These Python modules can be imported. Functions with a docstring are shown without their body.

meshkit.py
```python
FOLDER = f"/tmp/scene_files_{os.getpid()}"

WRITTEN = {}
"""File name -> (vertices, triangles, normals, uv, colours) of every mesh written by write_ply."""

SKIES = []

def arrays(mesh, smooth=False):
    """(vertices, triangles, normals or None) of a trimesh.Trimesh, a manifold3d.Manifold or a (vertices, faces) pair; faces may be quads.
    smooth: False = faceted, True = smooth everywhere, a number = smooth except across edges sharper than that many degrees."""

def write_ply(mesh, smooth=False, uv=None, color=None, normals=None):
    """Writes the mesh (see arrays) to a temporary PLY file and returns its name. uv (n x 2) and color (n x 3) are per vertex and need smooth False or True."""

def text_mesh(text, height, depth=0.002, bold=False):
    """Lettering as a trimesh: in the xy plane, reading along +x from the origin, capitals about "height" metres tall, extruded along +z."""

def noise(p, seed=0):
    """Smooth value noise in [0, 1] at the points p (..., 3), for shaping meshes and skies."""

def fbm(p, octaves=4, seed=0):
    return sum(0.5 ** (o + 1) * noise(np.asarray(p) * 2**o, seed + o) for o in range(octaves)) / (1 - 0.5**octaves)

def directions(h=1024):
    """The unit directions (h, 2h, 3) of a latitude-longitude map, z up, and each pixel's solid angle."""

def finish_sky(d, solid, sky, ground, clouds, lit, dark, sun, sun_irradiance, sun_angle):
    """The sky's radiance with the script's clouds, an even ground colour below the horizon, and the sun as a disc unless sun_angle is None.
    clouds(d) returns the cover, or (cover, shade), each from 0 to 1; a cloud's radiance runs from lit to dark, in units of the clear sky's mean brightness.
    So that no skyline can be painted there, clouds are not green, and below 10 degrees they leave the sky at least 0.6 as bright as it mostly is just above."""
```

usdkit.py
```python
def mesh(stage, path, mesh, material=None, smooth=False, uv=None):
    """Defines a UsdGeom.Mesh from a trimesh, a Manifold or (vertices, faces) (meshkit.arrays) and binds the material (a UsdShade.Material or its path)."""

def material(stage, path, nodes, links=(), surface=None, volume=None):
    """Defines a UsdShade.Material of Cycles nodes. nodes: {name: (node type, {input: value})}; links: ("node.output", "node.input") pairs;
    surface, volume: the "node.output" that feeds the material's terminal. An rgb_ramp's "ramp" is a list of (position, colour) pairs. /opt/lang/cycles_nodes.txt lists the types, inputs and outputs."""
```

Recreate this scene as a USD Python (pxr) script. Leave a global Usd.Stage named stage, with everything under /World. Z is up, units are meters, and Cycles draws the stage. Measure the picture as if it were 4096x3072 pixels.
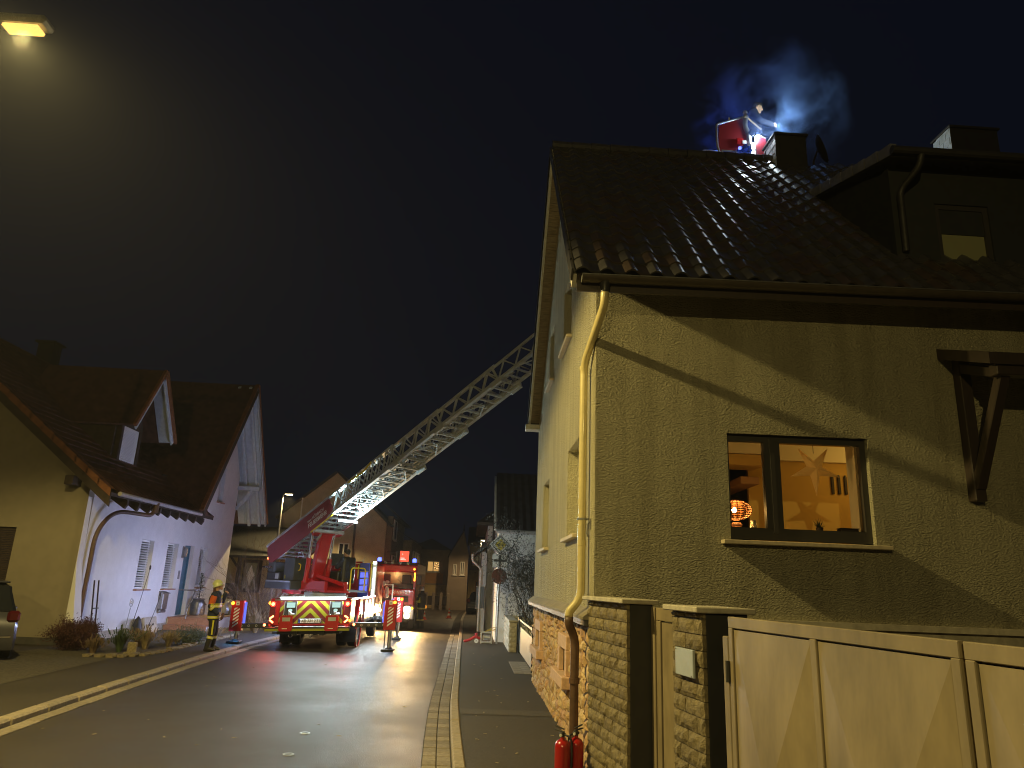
import math, random
import numpy as np
import trimesh, usdkit, meshkit
from shapely.geometry import Polygon, box as sbox
from shapely import affinity
import shapely
from pxr import Usd, UsdGeom, UsdLux, UsdShade, Gf, Sdf

rnd = random.Random(7)
nrng = np.random.default_rng(7)
stage = Usd.Stage.CreateInMemory()
UsdGeom.SetStageUpAxis(stage, UsdGeom.Tokens.z)
UsdGeom.Xform.Define(stage, '/World')
UsdGeom.Scope.Define(stage, '/World/Looks')
A_ = np.array

TAKEN = {}
def numbered(parent, name):
    k = TAKEN.get((parent, name), 0); TAKEN[(parent, name)] = k + 1
    return name if k == 0 else f'{name}_{k:03d}'

# ------------------------------------------------------------------ camera
EYE = A_([0.0, 0.0, 2.1])
FOCAL_PX, YAW, PITCH, ROLL = 2895.99, 0.0432457, 0.2690472, 0.0396805
def camera():
    cy, sy, cp, sp = math.cos(YAW), math.sin(YAW), math.cos(PITCH), math.sin(PITCH)
    f = A_([sy * cp, cy * cp, sp]); r = A_([cy, -sy, 0]); u = np.cross(r, f)
    cr, sr = math.cos(ROLL), math.sin(ROLL)
    right, up = cr * r + sr * u, -sr * r + cr * u
    cam = UsdGeom.Camera.Define(stage, '/World/camera')
    m = Gf.Matrix4d(*[float(x) for row in ((*right, 0), (*up, 0), (*(-f), 0), (*EYE, 1)) for x in row])
    cam.AddTransformOp().Set(m)
    cam.CreateHorizontalApertureAttr(36.0); cam.CreateVerticalApertureAttr(27.0)
    cam.CreateFocalLengthAttr(FOCAL_PX / 4096 * 36)
    cam.CreateClippingRangeAttr(Gf.Vec2f(0.05, 1000)); cam.CreateExposureAttr(0.0)
camera()

# ------------------------------------------------------------------ sky (night) and lamps
SKY_STRENGTH = 0.1
def sky():
    d = UsdLux.DomeLight.Define(stage, '/World/sky')
    d.CreateIntensityAttr(1.0)
    m = usdkit.material(stage, '/World/Looks/night_sky', {
        'sky': ('sky_texture', {'sky_type': 'single_scattering', 'sun_disc': False, 'sun_elevation': -0.13, 'sun_rotation': 1.9}),
        'add': ('mix_color', {'blend_type': 'add', 'fac': 1.0, 'use_clamp': False, 'b': (0.022, 0.031, 0.070)}),
        'bg': ('background_shader', {'strength': SKY_STRENGTH})},
        [('sky.color', 'add.a'), ('add.result', 'bg.color')], surface='bg.background')
    UsdShade.MaterialBindingAPI.Apply(d.GetPrim()).Bind(m)
    d.GetPrim().SetCustomDataByKey('kind', 'structure')
sky()

def light_frame(pos, aim):
    pos = A_(pos, float); z = -(A_(aim, float) - pos); z /= np.linalg.norm(z)
    h = A_([0, 0, 1.0]) if abs(z[2]) < .95 else A_([0, 1.0, 0])
    x = np.cross(h, z); x /= np.linalg.norm(x); y = np.cross(z, x)
    return x, y, z, pos
LIGHTS = []
def rect_light(name, pos, aim, w, h, color, intensity, up=None, spread=None):
    l = UsdLux.RectLight.Define(stage, '/World/' + numbered('/World', name))
    x, y, z, p = light_frame(pos, aim)
    if up is not None:
        y = A_(up, float); y = y - z * (y @ z); y /= np.linalg.norm(y); x = np.cross(y, z)
    l.AddTransformOp().Set(Gf.Matrix4d(*[float(q) for row in ((*x, 0), (*y, 0), (*z, 0), (*p, 1)) for q in row]))
    l.CreateWidthAttr(w); l.CreateHeightAttr(h); l.CreateColorAttr(Gf.Vec3f(*color)); l.CreateIntensityAttr(float(intensity))
    l.CreateNormalizeAttr(True)
    if spread:
        s = UsdLux.ShapingAPI.Apply(l.GetPrim()); s.CreateShapingConeAngleAttr(float(spread))
    return l
def ball_light(name, pos, radius, color, intensity, cone=None, aim=None, soft=0.4):
    l = UsdLux.SphereLight.Define(stage, '/World/' + numbered('/World', name))
    if aim is None: aim = A_(pos) - A_([0, 0, 1])
    x, y, z, p = light_frame(pos, aim)
    l.AddTransformOp().Set(Gf.Matrix4d(*[float(q) for row in ((*x, 0), (*y, 0), (*z, 0), (*p, 1)) for q in row]))
    l.CreateRadiusAttr(radius); l.CreateColorAttr(Gf.Vec3f(*color)); l.CreateIntensityAttr(float(intensity)); l.CreateNormalizeAttr(True)
    if cone:
        s = UsdLux.ShapingAPI.Apply(l.GetPrim()); s.CreateShapingConeAngleAttr(float(cone)); s.CreateShapingConeSoftnessAttr(soft)
    return l

SODIUM = (1.0, 0.77, 0.26)
LED = (0.80, 0.93, 1.0)
LAMP = A_([-5.96, 7.9, 8.56])                       # the street lamp in the picture's upper left corner
ball_light('street_lamp_light', LAMP - A_([0, 0, .12]), 0.10, SODIUM, 1560, cone=76.5, soft=.18)
LAMP2 = A_([-3.6, -11.0, 8.3])                      # unseen lamp added behind the camera as fill
ball_light('street_lamp_light', LAMP2 - A_([0, 0, .12]), 0.12, SODIUM, 950)  # fill light added to lift the shaded facade

# ------------------------------------------------------------------ materials
def pm(name, col, rough=0.6, metal=0.0, var=0.0, vscale=6.0, bump=0.0, bscale=40.0, bdist=0.01, coat=0.0, emit=None, estr=0.0, stretch=None, detail=6.0, col2=None, spec=None, randv=0.0):
    N, L = {}, []
    p = {'roughness': rough, 'metallic': metal}
    if coat: p.update(coat_weight=coat, coat_roughness=0.08)
    if spec is not None: p['specular_ior_level'] = spec
    if emit: p.update(emission_color=emit, emission_strength=estr)
    if var or bump or randv:
        N['g'] = ('geometry', {})
        src = 'g.position'
        if stretch:
            N['mp'] = ('mapping', {'scale': stretch}); L.append(('g.position', 'mp.vector')); src = 'mp.vector'
    if var:
        N['n'] = ('noise_texture', {'scale': vscale, 'detail': detail, 'roughness': 0.65}); L.append((src, 'n.vector'))
        c2 = col2 or tuple(c * (1 - var) for c in col)
        c1 = col if col2 else tuple(min(1, c * (1 + var * .6)) for c in col)
        N['r'] = ('rgb_ramp', {'ramp': [(0.0, c2), (0.33, c2), (0.68, c1), (1.0, c1)]}); L.append(('n.fac', 'r.fac'))
        cs = 'r.color'
    else:
        p['base_color'] = col; cs = None
    if randv:
        N['o'] = ('geometry', {})
        N['mr'] = ('map_range', {'from_min': 0, 'from_max': 1, 'to_min': 1 - randv, 'to_max': 1 + randv}); L.append(('o.random_per_island', 'mr.value'))
        N['mul'] = ('vector_math', {'math_type': 'scale', 'vector1': col}); L.append(('mr.result', 'mul.scale'))
        if cs: L.append((cs, 'mul.vector1'))
        p.pop('base_color', None); cs = 'mul.vector'
    N['p'] = ('principled_bsdf', p)
    if cs: L.append((cs, 'p.base_color'))
    if bump:
        N['bn'] = ('noise_texture', {'scale': bscale, 'detail': 5.0, 'roughness': 0.6}); L.append((src, 'bn.vector'))
        N['b'] = ('bump', {'strength': bump, 'distance': bdist}); L += [('bn.fac', 'b.height'), ('b.normal', 'p.normal')]
    return usdkit.material(stage, '/World/Looks/' + name, N, L, surface='p.BSDF')

def em(name, col, strength):
    return usdkit.material(stage, '/World/Looks/' + name, {'e': ('emission', {'color': col, 'strength': strength})}, [], surface='e.emission')

M = {}
# house surfaces
def plaster():
    N = {'g': ('geometry', {}), 'mp': ('mapping', {'scale': (0.6, 0.6, 1.35)}),
         'n1': ('noise_texture', {'scale': 38.0, 'detail': 5.0, 'roughness': 0.68, 'distortion': .6}),
         'v': ('voronoi_texture', {'scale': 58.0, 'randomness': 1.0}),
         'n2': ('noise_texture', {'scale': 1.1, 'detail': 10.0, 'roughness': .78}),
         'r': ('rgb_ramp', {'ramp': [(0, (.56, .52, .37)), (.35, (.64, .59, .42)), (.7, (.72, .67, .48)), (1, (.72, .67, .48))]}),
         'ms': ('mapping', {'scale': (2.6, 2.6, .22)}), 'n3': ('noise_texture', {'scale': 1.6, 'detail': 6.0, 'roughness': .6}),
         'r3': ('rgb_ramp', {'ramp': [(0, (.70, .69, .66)), (.38, (.84, .83, .81)), (.58, (1, 1, 1)), (1, (1.04, 1.04, 1.04))]}), 'mx': ('mix_color', {'blend_type': 'multiply', 'fac': 1.0, 'use_clamp': False}),
         'h': ('math', {'math_type': 'multiply_add', 'value2': 0.5}),
         'b': ('bump', {'strength': 1.0, 'distance': 0.12}),
         'p': ('principled_bsdf', {'roughness': 0.9, 'specular_ior_level': 0.2})}
    L = [('g.position', 'mp.vector'), ('mp.vector', 'n1.vector'), ('mp.vector', 'v.vector'), ('g.position', 'n2.vector'), ('n2.fac', 'r.fac'), ('g.position', 'ms.vector'), ('ms.vector', 'n3.vector'), ('n3.fac', 'r3.fac'), ('r.color', 'mx.a'), ('r3.color', 'mx.b'), ('mx.result', 'p.base_color'),
         ('v.distance', 'h.value1'), ('n1.fac', 'h.value3'), ('h.value', 'b.height'), ('b.normal', 'p.normal')]
    return usdkit.material(stage, '/World/Looks/rough_plaster', N, L, surface='p.BSDF')
M['plaster'] = plaster()
M['sandstone'] = pm('sandstone', (.46, .30, .16), .9, var=.45, vscale=7, bump=.8, bscale=38, bdist=.012, randv=.0)
M['sandstone2'] = pm('sandstone_red', (.42, .25, .14), .9, var=.4, vscale=9, bump=.8, bscale=38, bdist=.012)
M['sandstone3'] = pm('sandstone_pale', (.52, .38, .22), .9, var=.4, vscale=8, bump=.8, bscale=38, bdist=.012)
M['mortar'] = pm('lime_mortar', (.34, .25, .16), .95, var=.3, vscale=14, bump=.6, bscale=90, bdist=.006)
M['surround'] = pm('dressed_sandstone', (.55, .36, .24), .85, var=.2, vscale=14, bump=.35, bscale=120, bdist=.003)
M['block'] = pm('split_block', (.27, .22, .13), .95, var=.4, vscale=22, bump=1.0, bscale=95, bdist=.022)
M['block2'] = pm('split_block_dark', (.23, .185, .11), .95, var=.4, vscale=22, bump=1.0, bscale=95, bdist=.022)
M['concrete'] = pm('cast_concrete', (.42, .38, .30), .85, var=.25, vscale=9, bump=.3, bscale=80, bdist=.004)
M['gate_paint'] = pm('gate_paint', (.25, .20, .125), .55, var=.34, vscale=2.6, bump=.12, bscale=30, bdist=.003, stretch=(1, 1, .35))
M['gate_gap'] = pm('gate_dark', (.03, .03, .03), .7)
M['roof_tile'] = pm('roof_tile', (.046, .044, .047), .28, var=.35, vscale=5, bump=.25, bscale=70, bdist=.004)
M['roof_tile2'] = pm('roof_tile_brown', (.050, .036, .030), .33, var=.35, vscale=5, bump=.25, bscale=70, bdist=.004)
M['soffit'] = pm('soffit_wood', (.20, .155, .10), .75, var=.5, vscale=5, bump=.2, bscale=40, stretch=(1, 9, 9), bdist=.003)
M['verge_white'] = pm('verge_trim', (.45, .43, .38), .6, var=.2, vscale=10)
M['zinc'] = pm('zinc', (.30, .30, .30), .42, metal=.8, var=.25, vscale=12)
M['black_metal'] = pm('black_metal', (.02, .02, .022), .45)
M['pipe_cream'] = pm('cream_pipe', (.52, .44, .22), .4, var=.12, vscale=7, coat=.2)
M['pipe_brown'] = pm('iron_pipe', (.10, .055, .035), .5, var=.3, vscale=14, bump=.15, bscale=90, bdist=.002)
M['frame_dark'] = pm('window_frame_dark', (.035, .032, .03), .38)
M['frame_white'] = pm('white_frame', (.75, .75, .72), .45)
M['shutter_white'] = pm('shutter_white', (.78, .78, .76), .45)
M['stone_sill'] = pm('stone_sill', (.45, .38, .27), .75, var=.2, vscale=16)
M['dark_wood'] = pm('dark_wood', (.022, .012, .008), .6, var=.4, vscale=8, bump=.2, bscale=40, stretch=(8, 8, 1))
M['slate_dark'] = pm('slate_cladding', (.02, .019, .02), .55, var=.25, vscale=7, bump=.15, bscale=40)
M['slate_lit'] = pm('slate_lit_side', (.55, .57, .60), .45, var=.2, vscale=7, bump=.15, bscale=40)  # bright copy of the slate for faces the light falls on
M['cheek'] = pm('dormer_cladding', (.016, .018, .020), .6, var=.25, vscale=7)
M['blind_green'] = pm('blind_beige', (.20, .20, .11), .6)
# ground
def asphalt(name, base, rough, glossy):
    N = {'g': ('geometry', {}), 'n1': ('noise_texture', {'scale': 55.0, 'detail': 8.0, 'roughness': .8}), 'n2': ('noise_texture', {'scale': .55, 'detail': 5.0, 'roughness': .6}),
         'n3': ('noise_texture', {'scale': 320.0, 'detail': 2.0}),
         'r': ('rgb_ramp', {'ramp': [(0, tuple(c * .40 for c in base)), (.42, tuple(c * .70 for c in base)), (.56, tuple(c * 1.1 for c in base)), (.68, tuple(c * 2.2 for c in base)), (1, tuple(c * 3.0 for c in base))]}),
         'r2': ('rgb_ramp', {'ramp': [(0, (.78, .78, .78)), (.4, (.88, .88, .88)), (.65, (1.08, 1.08, 1.08)), (1, (1.12, 1.12, 1.12))]}),
         'm': ('mix_color', {'blend_type': 'multiply', 'fac': 1.0, 'use_clamp': False}),
         'mr': ('map_range', {'from_min': .35, 'from_max': .68, 'to_min': rough - .05, 'to_max': rough + .06}),
         'b': ('bump', {'strength': 1.0, 'distance': .012}), 'p': ('principled_bsdf', {'specular_ior_level': glossy})}
    L = [('g.position', 'n1.vector'), ('g.position', 'n2.vector'), ('g.position', 'n3.vector'), ('n1.fac', 'r.fac'), ('n2.fac', 'r2.fac'), ('r.color', 'm.a'), ('r2.color', 'm.b'),
         ('m.result', 'p.base_color'), ('n2.fac', 'mr.value'), ('mr.result', 'p.roughness'), ('n1.fac', 'b.height'), ('b.normal', 'p.normal')]
    return usdkit.material(stage, '/World/Looks/' + name, N, L, surface='p.BSDF')
M['asphalt'] = asphalt('asphalt_road', (.058, .049, .042), .50, .30)
M['asphalt_walk'] = asphalt('asphalt_walk', (.064, .054, .043), .75, .25)
M['gravel'] = pm('gravel_earth', (.10, .085, .06), .95, var=.55, vscale=22, bump=1, bscale=60, bdist=.02)
M['ground'] = pm('earth', (.05, .045, .035), .95, var=.4, vscale=2)
M['paver'] = pm('paver_grey', (.21, .175, .135), .8, var=.3, vscale=18, bump=.5, bscale=120, bdist=.004)
M['paver2'] = pm('paver_grey_dark', (.17, .14, .105), .8, var=.3, vscale=18, bump=.5, bscale=120, bdist=.004)
M['paver3'] = pm('paver_grey_pale', (.25, .21, .165), .8, var=.3, vscale=18, bump=.5, bscale=120, bdist=.004)
M['kerb'] = pm('kerb_concrete', (.30, .25, .19), .8, var=.25, vscale=14, bump=.4, bscale=120, bdist=.004)
M['joint'] = pm('joint_sand', (.05, .042, .033), .95)

# ------------------------------------------------------------------ geometry
def _cham():
    e = .1; P = []
    for sx in (-1, 1):
        for sy in (-1, 1):
            for sz in (-1, 1):
                for k in range(3):
                    q = [sx * (.5 - e), sy * (.5 - e), sz * (.5 - e)]; q[k] = (sx, sy, sz)[k] * .5; P.append(q)
    P = A_(P); h = trimesh.convex.convex_hull(P)
    idx = [int(np.argmin(np.linalg.norm(P - v, axis=1))) for v in h.vertices]
    return A_(idx)[h.faces]
CHF = _cham()
def frame(dirv, up=(0, 0, 1)):
    z = A_(dirv, float); z = z / np.linalg.norm(z)
    u = A_(up, float)
    if abs(z @ u) > .98 * np.linalg.norm(u): u = A_([1.0, 0, 0]) if abs(z[0]) < .9 else A_([0, 1.0, 0])
    x = np.cross(u, z); x /= np.linalg.norm(x); y = np.cross(z, x)
    return x, y, z
class G:
    def __init__(s): s.v = []; s.f = []; s.n = 0
    def raw(s, v, f):
        v = A_(v, float); f = A_(f, int)
        if f.ndim == 2 and f.shape[1] == 4: f = np.vstack([f[:, [0, 1, 2]], f[:, [0, 2, 3]]])
        s.v.append(v); s.f.append(f + s.n); s.n += len(v); return s
    def mesh(s, m, mat=None):
        v = m.vertices if mat is None else trimesh.transform_points(m.vertices, mat)
        return s.raw(v, m.faces)
    def box(s, c, d, b=0.0, axes=None):
        c = A_(c, float); d = A_(d, float)
        if b > 0:
            b = min(b, d.min() * .45); P = []
            for sx in (-1, 1):
                for sy in (-1, 1):
                    for sz in (-1, 1):
                        for k in range(3):
                            q = A_([sx, sy, sz]) * (d / 2 - b); q[k] = (sx, sy, sz)[k] * d[k] / 2; P.append(q)
            P = A_(P); F = CHF
        else:
            P = A_([[x, y, z] for x in (-1, 1) for y in (-1, 1) for z in (-1, 1)], float) * d / 2
            F = A_([[0, 1, 3, 2], [4, 6, 7, 5], [0, 4, 5, 1], [2, 3, 7, 6], [0, 2, 6, 4], [1, 5, 7, 3]])
        if axes is not None: P = P @ A_(axes, float)
        return s.raw(P + c, F)
    def bb(s, lo, hi, b=0.0):
        lo = A_(lo, float); hi = A_(hi, float); return s.box((lo + hi) / 2, np.abs(hi - lo), b)
    def bar(s, p, q, w, h=None, up=(0, 0, 1), b=0.0):
        p = A_(p, float); q = A_(q, float); x, y, z = frame(q - p, up)
        return s.box((p + q) / 2, (w, h or w, np.linalg.norm(q - p)), b, (x, y, z))
    def quad(s, a, b, c, d): return s.raw([a, b, c, d], [[0, 1, 2, 3]])
    def tube(s, pts, r, n=8, caps=True):
        pts = A_(pts, float); rr = np.broadcast_to(A_(r, float), (len(pts),)); V = []; up = None
        T = np.gradient(pts, axis=0); 
        for k, p in enumerate(pts):
            t = T[k] / max(np.linalg.norm(T[k]), 1e-9)
            if up is None: up = frame(t)[1]
            x = np.cross(up, t); x /= max(np.linalg.norm(x), 1e-9); up = np.cross(t, x)
            a = np.arange(n) / n * 2 * np.pi
            V.append(p + rr[k] * (np.cos(a)[:, None] * x + np.sin(a)[:, None] * up))
        V = np.vstack(V); F = []
        for k in range(len(pts) - 1):
            for j in range(n):
                F.append([k * n + j, k * n + (j + 1) % n, (k + 1) * n + (j + 1) % n, (k + 1) * n + j])
        F = A_(F); F = np.vstack([F[:, [0, 1, 2]], F[:, [0, 2, 3]]])
        if caps:
            V = np.vstack([V, pts[0], pts[-1]]); a, b = len(V) - 2, len(V) - 1; o = (len(pts) - 1) * n
            F = np.vstack([F, [[a, (j + 1) % n, j] for j in range(n)], [[b, o + j, o + (j + 1) % n] for j in range(n)]])
        return s.raw(V, F)
    def cyl(s, p, q, r, n=12, r2=None): return s.tube([p, q], [r, r if r2 is None else r2], n)
    def lathe(s, prof, c, n=20, axis=(0, 0, 1)):
        x, y, z = frame(axis, (0, 1, 0)); V = []; c = A_(c, float)
        a = np.arange(n) / n * 2 * np.pi
        for r, h in prof: V.append(c + h * z + r * (np.cos(a)[:, None] * x + np.sin(a)[:, None] * y))
        V = np.vstack(V); F = []
        for k in range(len(prof) - 1):
            for j in range(n): F.append([k * n + j, k * n + (j + 1) % n, (k + 1) * n + (j + 1) % n, (k + 1) * n + j])
        return s.raw(V, F)
    def ball(s, c, r, n=2, sc=(1, 1, 1)):
        m = trimesh.creation.icosphere(n, 1.0); return s.raw(m.vertices * r * A_(sc) + A_(c, float), m.faces)
    def prism(s, poly, o, u, v, depth):
        """extrudes a shapely polygon (coordinates along u and v from o) by depth along u x v."""
        u = A_(u, float); v = A_(v, float); w = np.cross(u, v); w /= np.linalg.norm(w)
        for g in getattr(poly, 'geoms', [poly]):
            if g.is_empty or g.area < 1e-7: continue
            m = trimesh.creation.extrude_polygon(g, abs(depth), engine='earcut')
            q = m.vertices; d = q[:, 2] if depth > 0 else q[:, 2] - abs(depth)
            f = m.faces
            s.raw(A_(o, float) + q[:, :1] * u + q[:, 1:2] * v + d[:, None] * w, f)
        return s
    def arrays(s): return (np.vstack(s.v), np.vstack(s.f)) if s.v else (np.zeros((0, 3)), np.zeros((0, 3), int))

class T:
    """a thing: an Xform at its base; meshes given in world coordinates are brought into its frame."""
    def __init__(s, path, loc, rz): s.path = path; s.loc = A_(loc, float); s.rz = rz
    def inv(s, v):
        c, n = math.cos(-s.rz), math.sin(-s.rz); p = v - s.loc
        return np.stack([c * p[:, 0] - n * p[:, 1], n * p[:, 0] + c * p[:, 1], p[:, 2]], 1)
def keys(prim, label=None, cat=None, group=None, kind=None):
    for k, v in (('label', label), ('category', cat), ('group', group), ('kind', kind)):
        if v: prim.SetCustomDataByKey(k, v)
def thing(name, label=None, cat=None, loc=(0, 0, 0), rz=0.0, group=None, kind=None):
    p = '/World/' + numbered('/World', name)
    x = UsdGeom.Xform.Define(stage, p); x.AddTranslateOp().Set(Gf.Vec3d(*map(float, loc)))
    if rz: x.AddRotateZOp().Set(math.degrees(rz))
    keys(x.GetPrim(), label, cat, group, kind); return T(p, loc, rz)
def part(t, name, g, m, smooth=False, parent=None, local=False, label=None, kind=None):
    """a Mesh under the thing t (or under its part with path parent); returns its path."""
    top = parent or t.path; p = top + '/' + numbered(top, name)
    v, f = g.arrays() if isinstance(g, G) else (A_(g[0]), A_(g[1]))
    if len(v) == 0: return None
    if not local: v = t.inv(v)
    me = usdkit.mesh(stage, p, (v, f), M[m] if isinstance(m, str) else m, smooth=smooth)
    keys(me.GetPrim(), label, None, None, kind); return p
def solo(name, g, m, label=None, cat=None, group=None, kind=None, smooth=False, loc=None):
    v, f = g.arrays()
    if loc is None: loc = A_([(v[:, 0].min() + v[:, 0].max()) / 2, (v[:, 1].min() + v[:, 1].max()) / 2, v[:, 2].min()])
    if kind == 'structure': loc = A_([0, 0, 0.0])
    p = '/World/' + numbered('/World', name)
    me = usdkit.mesh(stage, p, (v - loc, f), M[m] if isinstance(m, str) else m, smooth=smooth)
    if kind != 'structure': me.AddTranslateOp().Set(Gf.Vec3d(*map(float, loc)))
    keys(me.GetPrim(), label, cat, group, kind); return p
def copy(src, loc, rz=0.0, label=None, group=None, scale=None):
    """another individual that shares the parts of the thing src."""
    name = src.path.split('/')[-1]; p = '/World/' + numbered('/World', name)
    x = UsdGeom.Xform.Define(stage, p); x.GetPrim().GetReferences().AddInternalReference(src.path)
    x.ClearXformOpOrder(); x.AddTranslateOp().Set(Gf.Vec3d(*map(float, loc))); x.AddRotateZOp().Set(math.degrees(rz))
    x.GetPrim().SetInstanceable(True); keys(x.GetPrim(), label, None, group); return T(p, loc, rz)
def text(t, s, height, o, u, v, m, depth=.004, bold=False, center=False, name='lettering', parent=None):
    q = meshkit.text_mesh(s, height, depth, bold); V = q.vertices; u = A_(u, float); v = A_(v, float); w = np.cross(u, v)
    if center: V = V - A_([V[:, 0].max() / 2, 0, 0])
    g = G().raw(A_(o, float) + V[:, :1] * u + V[:, 1:2] * v + V[:, 2:3] * w, q.faces)
    return part(t, name, g, m, parent=parent)
def rock(lo, hi, axis, sgn, amp, nu=4, nv=3, seed=0, inset=.012):
    """a split-faced stone: a box lo..hi whose face on the given axis and side is rough."""
    lo = A_(lo, float); hi = A_(hi, float); a, b = [k for k in range(3) if k != axis]
    r = np.random.default_rng(seed); V = []
    for j in range(nv + 1):
        for i in range(nu + 1):
            p = np.zeros(3); p[a] = lo[a] + (hi[a] - lo[a]) * i / nu; p[b] = lo[b] + (hi[b] - lo[b]) * j / nv
            edge = i in (0, nu) or j in (0, nv)
            p[axis] = (hi[axis] if sgn > 0 else lo[axis]) + sgn * ((0 if edge else amp * (.35 + r.random())) - (inset * r.random() if edge else 0))
            if not edge: p[a] += (r.random() - .5) * .3 * (hi[a] - lo[a]) / nu; p[b] += (r.random() - .5) * .3 * (hi[b] - lo[b]) / nv
            V.append(p)
    F = [[j * (nu + 1) + i, j * (nu + 1) + i + 1, (j + 1) * (nu + 1) + i + 1, (j + 1) * (nu + 1) + i] for j in range(nv) for i in range(nu)]
    n = len(V); ring = [i for i in range(nu + 1)] + [(j) * (nu + 1) + nu for j in range(1, nv + 1)] + [nv * (nu + 1) + i for i in range(nu - 1, -1, -1)] + [j * (nu + 1) for j in range(nv - 1, 0, -1)]
    for k in ring:
        p = V[k].copy(); p[axis] = lo[axis] if sgn > 0 else hi[axis]; V.append(p)
    for k in range(len(ring)): F.append([ring[k], n + k, n + (k + 1) % len(ring), ring[(k + 1) % len(ring)]])
    return A_(V), A_(F)
# ------------------------------------------------------------------ ground, road, pavements
def sheet(name, poly, z, m, label=None):
    g = G(); 
    for q in getattr(poly, 'geoms', [poly]):
        v, f = trimesh.creation.triangulate_polygon(q, engine='earcut'); g.raw(np.c_[v, np.full(len(v), z)], f)
    return solo(name, g, m, kind='structure', label=label)
solo('ground', G().quad((-400, -60, -.03), (400, -60, -.03), (400, 500, -.03), (-400, 500, -.03)), 'ground', kind='structure')
KERB_R = [(0.62, -12), (0.30, 0), (.12, 4.5), (-.09, 8.6), (-.19, 11.0), (-.25, 12.9), (-.28, 14.2), (-.30, 17.3), (-.35, 22.5), (-.39, 28.6), (-.45, 36), (-.53, 44), (-.35, 55), (.5, 66), (2.5, 80)]
def along(line, s):
    """point and left normal at arc length s of a polyline."""
    line = A_(line, float); d = np.linalg.norm(np.diff(line, axis=0), axis=1); c = np.r_[0, np.cumsum(d)]
    k = int(np.clip(np.searchsorted(c, s, 'right') - 1, 0, len(d) - 1)); t = (s - c[k]) / d[k]
    p = line[k] + (line[k + 1] - line[k]) * t; q = (line[k + 1] - line[k]) / d[k]
    return p, A_([-q[1], q[0]]), q
def smoothline(line, n=4):
    line = A_(line, float)
    for _ in range(n): line = np.vstack([line[:1], np.column_stack([.75 * line[:-1] + .25 * line[1:], .25 * line[:-1] + .75 * line[1:]]).reshape(-1, 2), line[-1:]])
    return line
def offset(line, d):
    line = A_(line, float); t = np.gradient(line, axis=0); t /= np.linalg.norm(t, axis=1)[:, None]
    return line + d * np.c_[-t[:, 1], t[:, 0]]
KR = smoothline(KERB_R, 3)                                             # line between kerb stones and gutter
KERB_L = [(-4.4, -14), (-5.3, 2), (-5.75, 9.5), (-6.0, 13), (-6.2, 18), (-6.28, 22), (-6.1, 28), (-5.9, 36), (-5.4, 45), (-4.6, 55), (-3.6, 66), (-1.6, 80)]
KL = smoothline(KERB_L, 3)                                             # inner edge of the left gutter
road = Polygon(np.vstack([offset(KR, .36), offset(KL, 0)[::-1]]))
sheet('road', road, 0.0, 'asphalt')
sheet('pavement', Polygon(np.vstack([offset(KR, -.15), A_([(14, 80), (14, -12)])])), .085, 'asphalt_walk')
sheet('left_pavement', Polygon(np.vstack([offset(KL, .50), A_([(-60, 80), (-60, -14)])])), .07, 'asphalt_walk')
LW = offset(KL, 2.05)
sheet('forecourt', Polygon(np.vstack([LW[(LW[:, 1] > 2) & (LW[:, 1] < 19.6)], A_([(-30, 19.6), (-30, 2)])])), .076, 'gravel')
M['asphalt_patch'] = asphalt('asphalt_patch', (.085, .072, .056), .75, .25)
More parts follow.
